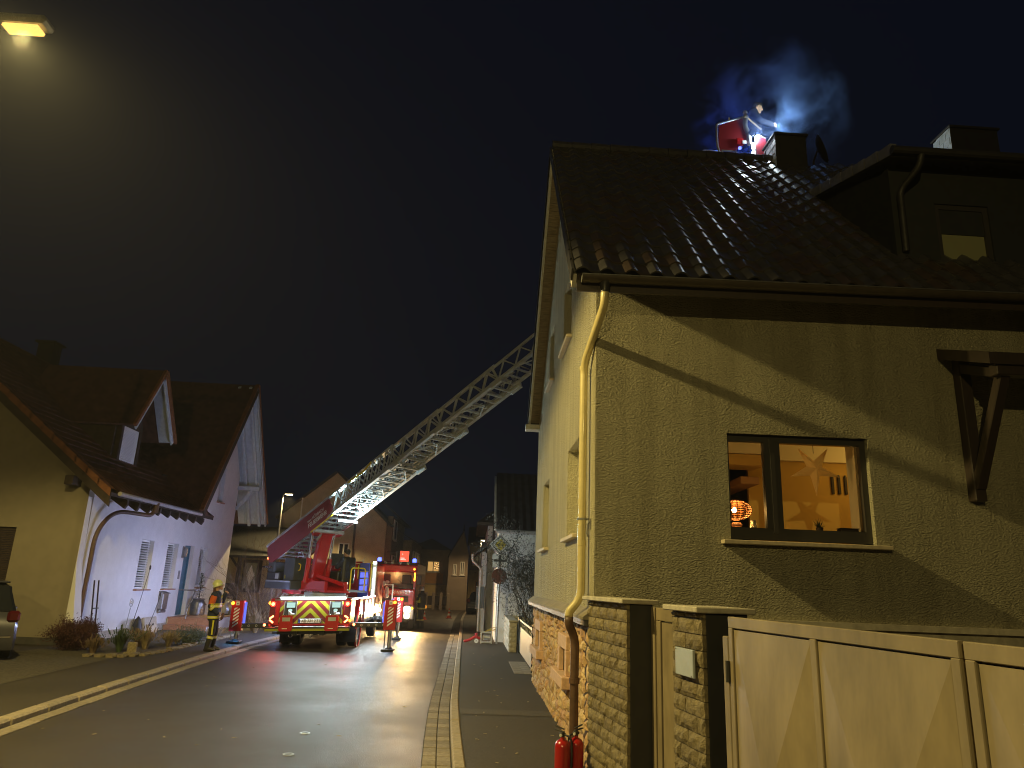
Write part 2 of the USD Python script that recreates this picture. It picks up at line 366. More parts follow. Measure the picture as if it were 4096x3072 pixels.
def band_on(line, y0, y1, o0, o1, z, name, m):
    P = Polygon(np.vstack([offset(line, o0), offset(line, o1)[::-1]])).intersection(sbox(-20, y0, 20, y1)); sheet(name, P, z, m)
band_on(KR, 12.45, 12.95, -.16, -1.62, .089, 'pavement_patch', 'asphalt_patch')
def strip(name, line, lo, hi, s0, s1, length, z0, z1, mats, width_gap=.006, piece='paver', gapmat='joint', jit=.004, b=.006):
    t = thing(name, kind='structure'); s = s0; k = 0; r = random.Random(len(name))
    a, c = offset(line, lo), offset(line, hi)
    while s < s1:
        e = s + length * r.uniform(.94, 1.06); p, n, q = along(line, (s + e) / 2)
        x = A_([n[0], n[1], 0]); y = A_([q[0], q[1], 0]); cz = z1 + r.uniform(-jit, jit)
        g = G().box(A_([p[0], p[1], 0]) + x * (lo + hi) / 2 + A_([0, 0, (z0 + cz) / 2]), (hi - lo - width_gap, e - s - .008, cz - z0), b, (x, y, (0, 0, 1)))
        part(t, piece, g, r.choice(mats)); s = e; k += 1
    return t
sheet('gutter_bed', Polygon(np.vstack([offset(KR, -.16), offset(KR, .365)[::-1]])), -.006, 'joint')
strip('gutter_paving', KR, .185, .355, 14.5, 44, .23, -.1, .006, ['paver', 'paver2', 'paver3'])
strip('gutter_paving', KR, .005, .178, 14.5, 44, .23, -.1, .002, ['paver', 'paver2', 'paver3'])
strip('kerb', KR, -.15, -.004, 14, 66, 1.0, -.12, .098, ['kerb'], piece='kerb_stone', b=.018)
strip('left_gutter_paving', KL, .02, .24, 15, 62, .5, -.1, .008, ['paver', 'paver3'])
strip('left_kerb', KL, .27, .49, 15, 62, 1.0, -.12, .085, ['paver3', 'kerb'], piece='kerb_stone', b=.03)
sheet('left_gutter_bed', Polygon(np.vstack([offset(KL, -.005), offset(KL, .51)[::-1]])), -.008, 'joint')
M['valve'] = pm('valve_iron', (.35, .34, .32), .4, metal=.5, var=.3, vscale=40)
M['leaf_litter'] = pm('leaf_litter', (.42, .34, .2), .8, var=.4, vscale=30)
for x, y, lab in ((-2.19, 11.05, 'small round iron valve cover in the road, the farther of two'), (-2.11, 9.78, 'small round iron valve cover in the road nearest the camera')):
    t = thing('valve_cover', lab, 'valve cover', (x, y, 0), group='valve covers in the road')
    part(t, 'ring', G().lathe([(.050, .004), (.050, .010), (.068, .010), (.072, .004)], (x, y, 0), 20), 'valve')
    part(t, 'lid', G().lathe([(0, .006), (.048, .006), (.048, .003)], (x, y, 0), 16), 'black_metal')
    part(t, 'bar', G().box((x, y, .012), (.08, .014, .006)), 'valve')
g = G()
for k in range(46):
    if k < 26: x, y, z = rnd.uniform(.1, 1.25), rnd.uniform(9.2, 24), .089
    else: x, y, z = rnd.uniform(-5.6, -.9), rnd.uniform(9.2, 20), .005
    a = rnd.uniform(0, 6.28); l = rnd.uniform(.02, .06); w = l * rnd.uniform(.25, .6)
    g.box((x, y, z + .004), (l, w, .004), 0, ((math.cos(a), math.sin(a), 0), (-math.sin(a), math.cos(a), 0), (0, 0, 1)))
solo('leaf_litter', g, 'leaf_litter', 'bits of dry leaf scattered over road and pavement', 'leaf litter', kind='stuff')

# ------------------------------------------------------------------ the corner house
HX, HY = 1.42, 8.65                                                    # its corner; the facade runs off at -1.75 degrees
FA = math.radians(-1.75); FE = A_([math.cos(FA), math.sin(FA), 0]); FN = A_([math.sin(FA), -math.cos(FA), 0])    # along, outwards
UP = A_([0, 0, 1.0])
house = thing('corner_house', 'beige rough-plastered house with dark tiled roof and one lit window facing the camera', 'house', (HX, HY, 0))
def fac(s, z, out=0.0): return A_([HX, HY, 0]) + FE * s + FN * out + UP * z
def facade_prism(g, poly, depth, out=0.0):                              # extruded inwards
    return g.prism(poly, fac(0, 0, out), FE, UP, -depth) if False else g.prism(poly, fac(0, 0, out - depth), FE, UP, depth)
WIN = (1.62, 2.70, 3.36, 3.99)
FAR_Y = 16.95; EAVE_Z, RIDGE_Y, RIDGE_Z = 5.78, 12.6, 10.47; EAVE_Y = 8.08
SL = A_([0, RIDGE_Y - EAVE_Y, RIDGE_Z - EAVE_Z]); SLL = np.linalg.norm(SL); SLU = SL / SLL; SN = A_([0, -SLU[2], SLU[1]])
wall = Polygon([(0.012, 1.8), (11.5, 1.8), (11.5, 5.9), (0.012, 5.9)]).difference(sbox(*[WIN[0], WIN[1], WIN[2], WIN[3]]))
part(house, 'facade_wall', facade_prism(G(), wall, .36), 'plaster')
part(house, 'facade_plinth', facade_prism(G(), sbox(0.02, 0, 11.5, 1.75), .3, -.02), 'concrete')
part(house, 'facade_plinth_ledge', facade_prism(G(), sbox(0.0, 1.745, 11.5, 1.815), .2, .06), 'concrete')
# gable wall towards the street (plane x = HX), with its window openings
def gz(y): return EAVE_Z - .12 + (min(y, 2 * RIDGE_Y - y) - EAVE_Y) * SL[2] / SL[1] - .05
GW = [(10.05, 2.80, 11.30, 4.15), (14.12, 2.80, 15.30, 4.13), (11.15, 6.06, 12.20, 7.22), (13.78, 6.06, 14.60, 7.22)]
gp = Polygon([(HY + .005, 1.8), (FAR_Y, 1.8), (FAR_Y, gz(FAR_Y)), (RIDGE_Y, gz(RIDGE_Y)), (HY + .005, gz(HY))])
for w in GW: gp = gp.difference(sbox(*w))
def gable_prism(g, poly, depth, x):                                    # poly in (y, z); body from x to x + depth
    return g.prism(poly, (x + depth, 0, 0), (0, 1, 0), (0, 0, 1), depth) if False else g.prism(poly, (x, 0, 0), (0, 1, 0), (0, 0, 1), depth)
part(house, 'gable_wall', gable_prism(G(), gp, .36, HX), 'plaster')
part(house, 'back_wall', G().bb((HX + .4, FAR_Y - .3, 0), (12.5, FAR_Y, 5.6)), 'plaster')
part(house, 'side_wall', G().bb((12.2, HY + .1, 0), (12.5, FAR_Y - .35, 5.6)), 'plaster')
for k, (y0, z0, y1, z1) in enumerate(GW):
    f = part(house, 'window_frame', G().bb((HX + .24, y0, z0), (HX + .30, y1, z0 + .06)).bb((HX + .24, y0, z1 - .06), (HX + .30, y1, z1)).bb((HX + .24, y0, z0 + .06), (HX + .30, y0 + .06, z1 - .06)).bb((HX + .24, y1 - .06, z0 + .06), (HX + .30, y1, z1 - .06)), 'frame_white')
    g = G(); n = int((z1 - z0 - .1) / .048)
    for i in range(n):
        a = z0 + .06 + i * (z1 - z0 - .12) / n; h = (z1 - z0 - .12) / n
        for q in range(3):
            y = y0 + .06 + 0; t0, t1 = q / 3, (q + 1) / 3; bul = lambda t: .012 * math.sin(math.pi * t)
            g.quad((HX + .235 - bul(t0), y, a + h * t0), (HX + .235 - bul(t1), y, a + h * t1), (HX + .235 - bul(t1), y1 - .06, a + h * t1), (HX + .235 - bul(t0), y1 - .06, a + h * t0))
    part(house, 'roller_shutter', g, 'shutter_white', parent=f)
    part(house, 'window_sill', G().bb((HX - .09, y0 - .08, z0 - .06), (HX + .2, y1 + .08, z0 - .004), .008), 'stone_sill')
# plinth of rough stones under a ledge
part(house, 'plinth_core', G().bb((HX + .02, HY + .02, 0), (HX + .4, FAR_Y + .05, 1.72)), 'mortar')
M['ledge'] = pm('ledge_render', (.22, .19, .14), .9, var=.35, vscale=6, bump=.5, bscale=60, bdist=.006)
part(house, 'plinth_ledge', G().raw([(HX - .13, HY - .005, 1.735), (HX - .13, FAR_Y + .1, 1.735), (HX - .13, HY - .005, 1.765), (HX - .13, FAR_Y + .1, 1.765), (HX + .05, HY - .005, 1.735), (HX + .05, FAR_Y + .1, 1.735), (HX + .002, HY - .005, 1.86), (HX + .002, FAR_Y + .1, 1.86)],
      [[0, 1, 3, 2], [2, 3, 7, 6], [0, 4, 5, 1], [0, 2, 6, 4], [1, 5, 7, 3]]), 'ledge')
M['edge_tile'] = pm('edging_brick', (.07, .065, .075), .6, var=.3, vscale=20)
y = HY
while y < FAR_Y:
    part(house, 'edging_brick', G().bb((HX - .115, y + .002, 1.665), (HX + .0, y + (.122 if y < 13.5 else .246), 1.7335), .004), 'edge_tile'); y += .124 if y < 13.5 else .248
BW = [(10.62, .80, 11.62, 1.42), (14.62, .80, 15.78, 1.42)]
for y0, z0, y1, z1 in BW:
    ox0, ox1 = HX - .065, HX + .1
    p = part(house, 'basement_window', G().bb((ox0, y0, z1 - .19), (ox1, y1, z1), .008).bb((ox0, y0, z0 + .10), (ox1, y0 + .16, z1 - .192), .006).bb((ox0, y1 - .2, z0 + .10), (ox1, y1, z1 - .192), .006), 'surround')
    part(house, 'sill', G().bb((HX - .135, y0 - .12, z0 - .06), (HX + .06, y1 + .32, z0 + .098), .01), 'surround', parent=p)
    part(house, 'pane', G().bb((HX + .0, y0 + .16, z0 + .1), (HX + .018, y1 - .2, z1 - .19)), 'dark_wood', parent=p)
sr = random.Random(3); STN = []
def split(y0, z0, y1, z1):                                              # irregular rubble: cut the wall up at random
    w, h = y1 - y0, z1 - z0; far = 1.0 if y0 < 13.2 else 1.35
    if w > .52 * far or (w > .30 * far and w > h * 1.25 and sr.random() < .75):
        c = y0 + w * sr.uniform(.36, .64); split(y0, z0, c, z1); split(c, z0, y1, z1)
    elif h > .30 or (h > .21 and sr.random() < .55):
        c = z0 + h * sr.uniform(.36, .64); split(y0, z0, y1, c); split(y0, c, y1, z1)
    else: STN.append((y0, z0, y1, z1))
for k in range(6): split(HY + .01 + k * (FAR_Y - HY) / 6, 0.0, HY + .01 + (k + 1) * (FAR_Y - HY) / 6, 1.655)
for nst, (y0, z0, y1, z1) in enumerate(STN):
    if any(y1 > q[0] - .01 and y0 < q[2] + .01 and z1 > q[1] + .08 and z0 < q[3] for q in BW):
        y0, y1 = (y0, y1)
        for q in BW:                                                    # trim at the window surrounds
            if y1 > q[0] - .01 and y0 < q[2] + .01 and z1 > q[1] + .08 and z0 < q[3]:
                if y0 < q[0] - .08: y1 = q[0] - .012
                elif y1 > q[2] + .08: y0 = q[2] + .012
                elif z0 < q[1] - .08: z1 = q[1] + .08
                elif z1 > q[3] + .06: z0 = q[3] + .012
                else: y1 = y0
    if y1 - y0 < .05 or z1 - z0 < .04: continue
    j0, j1 = sr.uniform(.004, .012), sr.uniform(.004, .012)
    v, f = rock(A_([HX - .0, y0 + j0, z0 + j1]), A_([HX + .1, y1 - j1, z1 - j0]), 0, -1, sr.uniform(.008, .034), 5, 4, seed=nst, inset=.024)
    sh = sr.uniform(-.025, .025); v[:, 1] += sh * (v[:, 2] - (z0 + z1) / 2); v[:, 2] += sr.uniform(-.05, .05) * (v[:, 1] - (y0 + y1) / 2)
    part(house, 'plinth_stone', (v, f), sr.choice(['sandstone', 'sandstone', 'sandstone2', 'sandstone3']))
# roof: interlocking tiles one by one on the slope that faces the camera
XE = 1.06                                                               # verge
def slope(u, s, h=0.0): return A_([XE + .015 * s + u, EAVE_Y, EAVE_Z]) + SLU * s + SN * h
COVER, GAUGE, TL = .302, .345, .42
prof = [(0, .012), (.03, .040), (.075, .066), (.12, .062), (.16, .036), (.19, .014), (.24, .006), (.29, .008), (.315, .014)]
def tile(u0, s0, dy=0.0):
    V = []; F = []; n = len(prof)
    for (ds, dh) in ((-.03, .030), (TL - .03, .004)):
        for (u, h) in prof: V.append(slope(u0 + u, s0 + ds, h + dh + dy))
    for (u, h) in prof: V.append(slope(u0 + u, s0 - .03, h + .030 - .022 + dy))
    for k in range(n - 1): F += [[k, k + 1, n + k + 1, n + k], [2 * n + k, 2 * n + k + 1, k + 1, k]]
    return A_(V), A_(F)
DX = 5.50; DS = 1.05                                                     # the dormer's left side and how far up the slope its front stands
rows = int(SLL / GAUGE); made = 0; rest = G(); tr_ = random.Random(5)
cand = []
for r in range(rows + 1):
    for c in range(int(9.5 / COVER)):
        u = c * COVER; s = r * GAUGE; x = XE + u
        if s > SLL - .2: continue
        if x > DX + .1 and s > DS and s < 4.05: continue
        if 5.5 < x < 6.3 and s > SLL - .55: continue
        cand.append((u, s))
cand.sort(key=lambda q: q[0] + .22 * q[1])
for k, (u, s) in enumerate(cand):
    t = tile(u, s, tr_.uniform(-.003, .004))
    if k < 300: part(house, 'roof_tile', t, 'roof_tile2' if tr_.random() < .35 else 'roof_tile', smooth=35)
    else: rest.raw(*t)
part(house, 'roof_tiles_upper', rest, 'roof_tile', smooth=35, kind='stuff')
LX = 12.6
part(house, 'roof_deck', G().raw([slope(.04, -.02, -.02), slope(LX - XE, -.02, -.02), slope(LX - XE, SLL, -.02), slope(.04, SLL, -.02), slope(.04, -.02, -.14), slope(LX - XE, -.02, -.14), slope(LX - XE, SLL, -.14), slope(.04, SLL, -.14)],
      [[0, 1, 2, 3], [4, 7, 6, 5], [0, 4, 5, 1], [3, 2, 6, 7], [0, 3, 7, 4], [1, 5, 6, 2]]), 'dark_wood')
def back(u, s, h=0.0):                                                   # the far slope, s down from the ridge
    return A_([XE + .015 * SLL + .004 * s + u, RIDGE_Y, RIDGE_Z]) + A_([0, SLU[1], -SLU[2]]) * s + A_([0, SLU[2], SLU[1]]) * h
BL = (17.0 - RIDGE_Y) / SLU[1]
part(house, 'far_roof_slope', G().raw([back(.0, 0, -.02), back(LX - XE, 0, -.02), back(LX - XE, BL, -.02), back(.0, BL, -.02), back(.0, 0, -.14), back(LX - XE, 0, -.14), back(LX - XE, BL, -.14), back(.0, BL, -.14)],
      [[0, 1, 2, 3], [4, 7, 6, 5], [0, 4, 5, 1], [3, 2, 6, 7], [0, 3, 7, 4], [1, 5, 6, 2]]), 'dark_wood')
s = 0.02
while s < BL - .1:                                                       # verge tiles seen in profile
    e = s + GAUGE
    part(house, 'verge_tile', G().raw([back(-.03, s, .03), back(.25, s, .03), back(.25, e + .04, .055), back(-.03, e + .04, .055), back(-.03, s, -.005), back(.25, s, -.005), back(.25, e + .04, .02), back(-.03, e + .04, .02), back(-.045, s, -.11), back(-.045, e + .04, -.10), back(-.03, s, -.11), back(-.03, e + .04, -.10), back(-.045, s, .03), back(-.045, e + .04, .055)],
          [[0, 1, 2, 3], [2, 1, 5, 6], [3, 2, 6, 7], [8, 9, 13, 12], [8, 12, 0, 10], [9, 11, 3, 13], [12, 13, 3, 0]]), 'roof_tile'); s = e
for s0 in np.arange(0.0, SLL - .1, GAUGE):
    part(house, 'verge_tile', G().raw([slope(-.045, s0 - .03, .06), slope(-.045, s0 + GAUGE, .035), slope(-.045, s0 - .03, -.10), slope(-.045, s0 + GAUGE, -.11), slope(-.02, s0 - .03, .06), slope(-.02, s0 + GAUGE, .035), slope(-.02, s0 - .03, -.10), slope(-.02, s0 + GAUGE, -.11)],
          [[0, 2, 3, 1], [0, 1, 5, 4], [0, 4, 6, 2], [4, 5, 7, 6]]), 'roof_tile')
u = 0.0
while u < 4.4:
    a, b = slope(u, SLL, .05), slope(min(u + .40, 4.5), SLL, .05)
    part(house, 'ridge_tile', G().tube([a, (a * .06 + b * .94)], [.115, .10], 10), 'roof_tile'); u += .385
# boards under the gable overhang, and trim
for s0 in np.arange(0.05, BL - .05, .165):
    part(house, 'soffit_board', G().raw([back(.03, s0, -.145), back(HX - XE - .09, s0, -.145), back(HX - XE - .09, s0 + .158, -.145), back(.03, s0 + .158, -.145), back(.03, s0, -.165), back(HX - XE - .09, s0, -.165), back(HX - XE - .09, s0 + .158, -.165), back(.03, s0 + .158, -.165)],
          [[4, 7, 6, 5], [0, 4, 5, 1], [3, 2, 6, 7], [0, 3, 7, 4], [1, 5, 6, 2]]), 'soffit')
for s0 in np.arange(0.3, SLL - .05, .165):
    part(house, 'soffit_board', G().raw([slope(.03, s0, -.145), slope(HX - XE - .02, s0, -.145), slope(HX - XE - .02, s0 + .158, -.145), slope(.03, s0 + .158, -.145), slope(.03, s0, -.165), slope(HX - XE - .02, s0, -.165), slope(HX - XE - .02, s0 + .158, -.165), slope(.03, s0 + .158, -.165)],
          [[4, 7, 6, 5], [0, 4, 5, 1], [3, 2, 6, 7], [0, 3, 7, 4], [1, 5, 6, 2]]), 'soffit')
part(house, 'bargeboard', G().raw([back(-.02, 0, -.02), back(-.02, BL, -.02), back(-.02, BL, -.21), back(-.02, 0, -.21), back(.03, 0, -.02), back(.03, BL, -.02), back(.03, BL, -.21), back(.03, 0, -.21)], [[0, 1, 2, 3], [4, 7, 6, 5], [0, 3, 7, 4], [1, 5, 6, 2], [3, 2, 6, 7]]), 'verge_white')
part(house, 'bargeboard', G().raw([slope(-.02, 0, -.02), slope(-.02, SLL, -.02), slope(-.02, SLL, -.2), slope(-.02, 0, -.2), slope(.03, 0, -.02), slope(.03, SLL, -.02), slope(.03, SLL, -.2), slope(.03, 0, -.2)], [[0, 1, 2, 3], [4, 7, 6, 5], [0, 3, 7, 4], [1, 5, 6, 2], [3, 2, 6, 7]]), 'verge_white')
e = back(.2, BL)
part(house, 'eave_box', G().bb((XE + .03, e[1] - .32, e[2] - .28), (HX + .02, e[1] - .0, e[2] - .16), .01), 'verge_white')
# eaves board, gutter, hopper and downpipe
def eav(s, y, z): return A_([XE, y, z]) + FE * s
part(house, 'eaves_board', G().raw([eav(.03, 8.13, 5.56), eav(11, 8.13, 5.56), eav(11, 8.13, 5.74), eav(.03, 8.13, 5.74), eav(.03, 8.16, 5.56), eav(11, 8.16, 5.56), eav(11, 8.16, 5.74), eav(.03, 8.16, 5.74)], [[0, 1, 2, 3], [0, 4, 5, 1], [0, 3, 7, 4], [4, 7, 6, 5], [3, 2, 6, 7]]), 'dark_wood')
g = G(); n = 9; a0 = eav(.08, 8.06, 5.72); a1 = eav(11, 8.06, 5.72); V = []
for p in (a0, a1):
    for k in range(n):
        t = math.pi * k / (n - 1); V.append(p + A_([0, -.075 * math.cos(t), -.075 * math.sin(t)]))
    for k in range(n):
        t = math.pi * k / (n - 1); V.append(p + A_([0, -.069 * math.cos(t), -.069 * math.sin(t)]))
F = []
for k in range(n - 1): F += [[k, k + 1, 2 * n + k + 1, 2 * n + k], [n + k, 3 * n + k, 3 * n + k + 1, n + k + 1]]
F += [[0, 2 * n, 3 * n, n], [n - 1, 2 * n - 1, 4 * n - 1, 3 * n - 1]]
M['gutter_brown'] = pm('gutter_brown', (.065, .052, .04), .45, metal=.3, var=.2, vscale=6)
gut = part(house, 'gutter', g.raw(V, F), 'gutter_brown', smooth=40)
part(house, 'end_cap', G().raw(np.vstack([[a0], V[:n]]), [[0, k, k + 1, k + 1] for k in range(1, n)]), 'zinc', parent=gut)
part(house, 'bead', G().tube([a0 + A_([0, -.078, .004]), a1 + A_([0, -.078, .004])], .008, 6), 'zinc', parent=gut)
OUT = A_([1.43, 8.08, 5.63])
part(house, 'hopper', G().lathe([(.03, -.10), (.055, -.09), (.06, .0), (.10, .06), (.10, .08)], OUT, 14), 'black_metal', smooth=30)
def bend(pts, r=.12, n=5):
    pts = [A_(p, float) for p in pts]; o = [pts[0]]
    for a, b, c in zip(pts, pts[1:], pts[2:]):
        d0, d1 = a - b, c - b; l = min(r, np.linalg.norm(d0) * .49, np.linalg.norm(d1) * .49); p, q = b + d0 / np.linalg.norm(d0) * l, b + d1 / np.linalg.norm(d1) * l
        for k in range(n + 1): t = k / n; o.append((1 - t) ** 2 * p + 2 * t * (1 - t) * b + t * t * q)
    return np.array(o + [pts[-1]])
pipe = part(house, 'downpipe', G().tube(bend([OUT - A_([0, 0, .05]), OUT - A_([.0, -.03, .24]), (1.33, 9.06, 4.92), (1.33, 9.08, 1.97), (1.19, 9.10, 1.80), (1.19, 9.10, 1.74)], .16), .050, 14), 'pipe_cream', smooth=True)
part(house, 'lower_downpipe', G().tube(bend([(1.19, 9.10, 1.74), (1.19, 9.10, 1.66), (1.275, 9.16, 1.50), (1.275, 9.16, .0)], .14), .052, 14), 'pipe_brown', smooth=True, label='dark brown iron lower length of the downpipe')
for z in (4.86, 2.62): part(house, 'pipe_collar', G().lathe([(.05, -.03), (.056, -.03), (.056, .03), (.05, .03)], (1.33, 9.075, z), 14), 'pipe_cream', parent=pipe)
part(house, 'pipe_clamp', G().lathe([(.05, -.012), (.062, -.012), (.062, .012), (.05, .012)], (1.33, 9.08, 2.66 + .25), 14).box((1.385, 9.08, 2.91), (.09, .03, .024)), 'zinc', parent=pipe)
part(house, 'pipe_collar', G().lathe([(.056, -.03), (.064, -.03), (.064, .03), (.056, .03)], (1.275, 9.16, 1.02), 14), 'pipe_brown', parent=house.path + '/lower_downpipe')
part(house, 'wall_hook', G().tube(bend([(HX + .01, 8.93, 2.86), (HX - .04, 8.93, 2.86), (HX - .05, 8.93, 2.72), (HX - .02, 8.93, 2.68)], .03), .012, 6).box((HX - .004, 8.93, 2.84), (.012, .06, .12)), 'zinc')
# dormer: front wall, cheeks, low-pitched roof with verge tiles, window with half-lowered blind
DFY, DZ0, DZ1 = 8.85, 6.2, 8.02
dz_at = lambda y: 8.10 + (y - 8.5) * .284
yb = 11.0
dw = Polygon([(DX + .12, DZ0), (12, DZ0), (12, DZ1), (DX + .12, DZ1)]).difference(sbox(6.24, 6.60, 7.02, 7.50))
dorm = part(house, 'dormer', G().prism(dw, (0, DFY + .2, 0), (1, 0, 0), (0, 0, 1), .2), 'cheek')
part(house, 'dormer_cheek', G().raw([(DX + .12, DFY + .2, DZ0 + .3), (DX + .12, DFY + .2, DZ1), (DX + .12, yb + .2, dz_at(yb) + .02), (DX + .2, DFY + .2, DZ0 + .3), (DX + .2, DFY + .2, DZ1), (DX + .2, yb + .2, dz_at(yb) + .02)], [[0, 1, 2, 2], [3, 4, 5, 5], [0, 1, 4, 3], [0, 2, 5, 3]]), 'cheek', parent=dorm)
part(house, 'dormer_roof', G().raw([(DX, 8.5, 8.10), (12, 8.5, 8.10), (12, 11.4, dz_at(11.4)), (DX, 11.4, dz_at(11.4)), (DX, 8.5, 7.98), (12, 8.5, 7.98), (12, 11.4, dz_at(11.4) - .12), (DX, 11.4, dz_at(11.4) - .12)], [[0, 1, 2, 3], [4, 7, 6, 5], [0, 4, 5, 1], [3, 2, 6, 7], [0, 3, 7, 4], [1, 5, 6, 2]]), 'roof_tile', parent=dorm)
M['zinc_edge'] = pm('zinc_edge', (.34, .34, .35), .3, metal=.7, var=.2, vscale=10)
for k in range(8):
    y0 = 8.5 + k * .335; y1 = y0 + .31
    part(house, 'dormer_verge', G().raw([(DX - .03, y0, dz_at(y0) + .075), (DX + .06, y0, dz_at(y0) + .075), (DX + .06, y1, dz_at(y1) + .05), (DX - .03, y1, dz_at(y1) + .05), (DX - .03, y0, dz_at(y0) - .1), (DX - .03, y1, dz_at(y1) - .1), (DX + .06, y0, dz_at(y0) - .1)], [[0, 1, 2, 3], [0, 3, 5, 4], [0, 4, 6, 1]]), 'zinc_edge', parent=dorm)
part(house, 'dormer_gutter', G().tube([(DX - .05, 8.44, 8.04), (12, 8.40, 8.04)], .06, 10), 'slate_dark', parent=dorm)
part(house, 'dormer_pipe', G().tube(bend([(5.86, 8.44, 8.0), (5.86, 8.5, 7.86), (5.72, 8.79, 7.62), (5.72, 8.79, 6.7)], .1), .045, 10), 'slate_dark', smooth=True, parent=dorm)
part(house, 'dormer_window_frame', G().bb((6.24, DFY + .03, 6.60), (7.02, DFY + .1, 6.67)).bb((6.24, DFY + .03, 7.43), (7.02, DFY + .1, 7.50)).bb((6.24, DFY + .03, 6.67), (6.31, DFY + .1, 7.43)).bb((6.95, DFY + .03, 6.67), (7.02, DFY + .1, 7.43)), 'frame_dark', parent=dorm)
part(house, 'dormer_blind', G().bb((6.31, DFY + .07, 6.67), (6.95, DFY + .09, 7.06)), 'blind_green', parent=dorm)
part(house, 'dormer_shutter', G().bb((6.31, DFY + .05, 7.06), (6.95, DFY + .068, 7.43)), 'cheek', parent=dorm)
# chimneys with slate cladding; left-face slates coloured pale to look lit
def chimney(x0, x1, y0, y1, z0, z1, pots):
    c = part(house, 'chimney', G().bb((x0, y0, z0), (x1, y1, z1), .01), 'slate_dark')
    part(house, 'chimney_cap', G().bb((x0 - .04, y0 - .04, z1 + .002), (x1 + .04, y1 + .04, z1 + .05), .012), 'slate_dark', parent=c)
    z = z0 + .05; r = 0
    while z < z1 - .03:
        y = y1 + .002 - (r % 2) * .11
        while y > y0:
            a, b = max(y - .20, y0 - .004), min(y, y1 + .002)
            if b - a > .03: part(house, 'slate', G().raw([(x0 - .016, a + .004, z), (x0 - .016, b - .004, z), (x0 - .005, b - .004, min(z + .19, z1)), (x0 - .005, a + .004, min(z + .19, z1)), (x0 - .002, a + .004, z), (x0 - .002, b - .004, z)], [[0, 1, 2, 3], [0, 4, 5, 1]]), 'slate_lit', parent=c)
            y -= .205
        z += .15; r += 1
    for (px, py, h) in pots:
        part(house, 'chimney_pot', G().lathe([(.05, 0), (.05, h), (.075, h), (.075, h + .03), (.04, h + .06), (.0, h + .1)], (px, py, z1 + .05), 12), 'zinc', parent=c)
chimney(5.58, 6.20, 12.3, 12.86, 9.6, 10.92, [(5.80, 12.66, .20)])
chimney(9.21, 10.2, 12.3, 12.85, 9.9, 11.36, [])
part(house, 'satellite_dish', G().lathe([(0, 0), (.14, .015), (.26, .055), (.30, .09), (.305, .095)], (6.42, 12.3, 10.62), 22, (.85, -.45, .3)).tube([(6.42, 12.32, 10.62), (6.42, 12.5, 10.5), (6.42, 12.5, 9.9)], .02, 6), 'slate_dark', smooth=30)
# dark timber canopy beside the window
cs = lambda x: x - HX
can = part(house, 'canopy', G().raw([fac(cs(5.78), 5.20, .005), fac(cs(10), 5.20, .005), fac(cs(10), 4.86, .95), fac(cs(5.78), 4.86, .95), fac(cs(5.78), 5.06, .005), fac(cs(10), 5.06, .005), fac(cs(10), 4.72, .95), fac(cs(5.78), 4.72, .95)], [[0, 1, 2, 3], [4, 7, 6, 5], [0, 4, 5, 1], [3, 2, 6, 7], [0, 3, 7, 4], [1, 5, 6, 2]]), 'dark_wood')
part(house, 'canopy_post', G().bar(fac(cs(6.02), 5.05, .075), fac(cs(6.02), 3.26, .075), .15, .14, up=FE, b=.01), 'dark_wood', parent=can)
part(house, 'canopy_brace', G().bar(fac(cs(6.02), 3.42, .12), fac(cs(6.02), 4.66, .80), .12, .12, up=FE, b=.01), 'dark_wood', parent=can)
part(house, 'canopy_beam', G().bar(fac(cs(5.88), 4.68, .84), fac(cs(10), 4.68, .84), .14, .14, b=.01).bar(fac(cs(6.02), 4.95, .02), fac(cs(6.02), 4.66, .80), .12, .12, up=FE, b=.01), 'dark_wood', parent=can)
# ---- the lit window: frame, panes, sill and the room behind
def fbox(s0, z0, s1, z1, o0, o1, b=0.0, g=None):
    g = g or G(); return g.box((fac(s0, 0, 0) + fac(s1, 0, 0)) / 2 + FN * (o0 + o1) / 2 + UP * (z0 + z1) / 2, (s1 - s0, o1 - o0, z1 - z0), b, (FE, FN, UP))
w0, wz0, w1, wz1 = WIN; D0, D1 = -.16, -.08
fr = fbox(w0, wz0 + .02, w1, wz0 + .16, D0, D1); fbox(w0, wz1 - .08, w1, wz1, D0, D1, g=fr); fbox(w0, wz0 + .16, w0 + .04, wz1 - .08, D0, D1, g=fr); fbox(w1 - .07, wz0 + .16, w1, wz1 - .08, D0, D1, g=fr)
fbox(2.09, wz0 + .16, 2.29, wz1 - .08, D0, D1 + .01, g=fr); fbox(2.165, wz0 + .10, 2.215, wz1 - .04, D1 - .01, D1 + .03, g=fr)
wf = part(house, 'window_frame', fr, 'frame_dark', label='dark frame of the lit two-part window')
M['glass'] = usdkit.material(stage, '/World/Looks/window_glass', {'t': ('transparent_bsdf', {'color': (.96, .97, .96)}), 'g': ('glossy_bsdf', {'roughness': .02}), 'f': ('fresnel', {'IOR': 1.25}), 'm': ('mix_closure', {})}, [('f.fac', 'm.fac'), ('t.BSDF', 'm.closure1'), ('g.BSDF', 'm.closure2')], surface='m.closure')
part(house, 'pane', fbox(w0 + .04, wz0 + .16, 2.09, wz1 - .08, -.124, -.120), 'glass', parent=wf)
part(house, 'pane', fbox(2.29, wz0 + .16, w1 - .07, wz1 - .08, -.124, -.120), 'glass', parent=wf)
part(house, 'window_sill', fbox(w0 - .12, wz0 - .05, w1 + .13, wz0 - .004, -.07, .13, .006), 'stone_sill')
part(house, 'shutter_box', fbox(w0 + .001, wz1 - .001, w1 - .001, wz1 + .02, -.16, -.02), 'dark_wood', parent=wf)
M['room_wall'] = pm('room_wall', (.56, .37, .11), .85, var=.06, vscale=2)
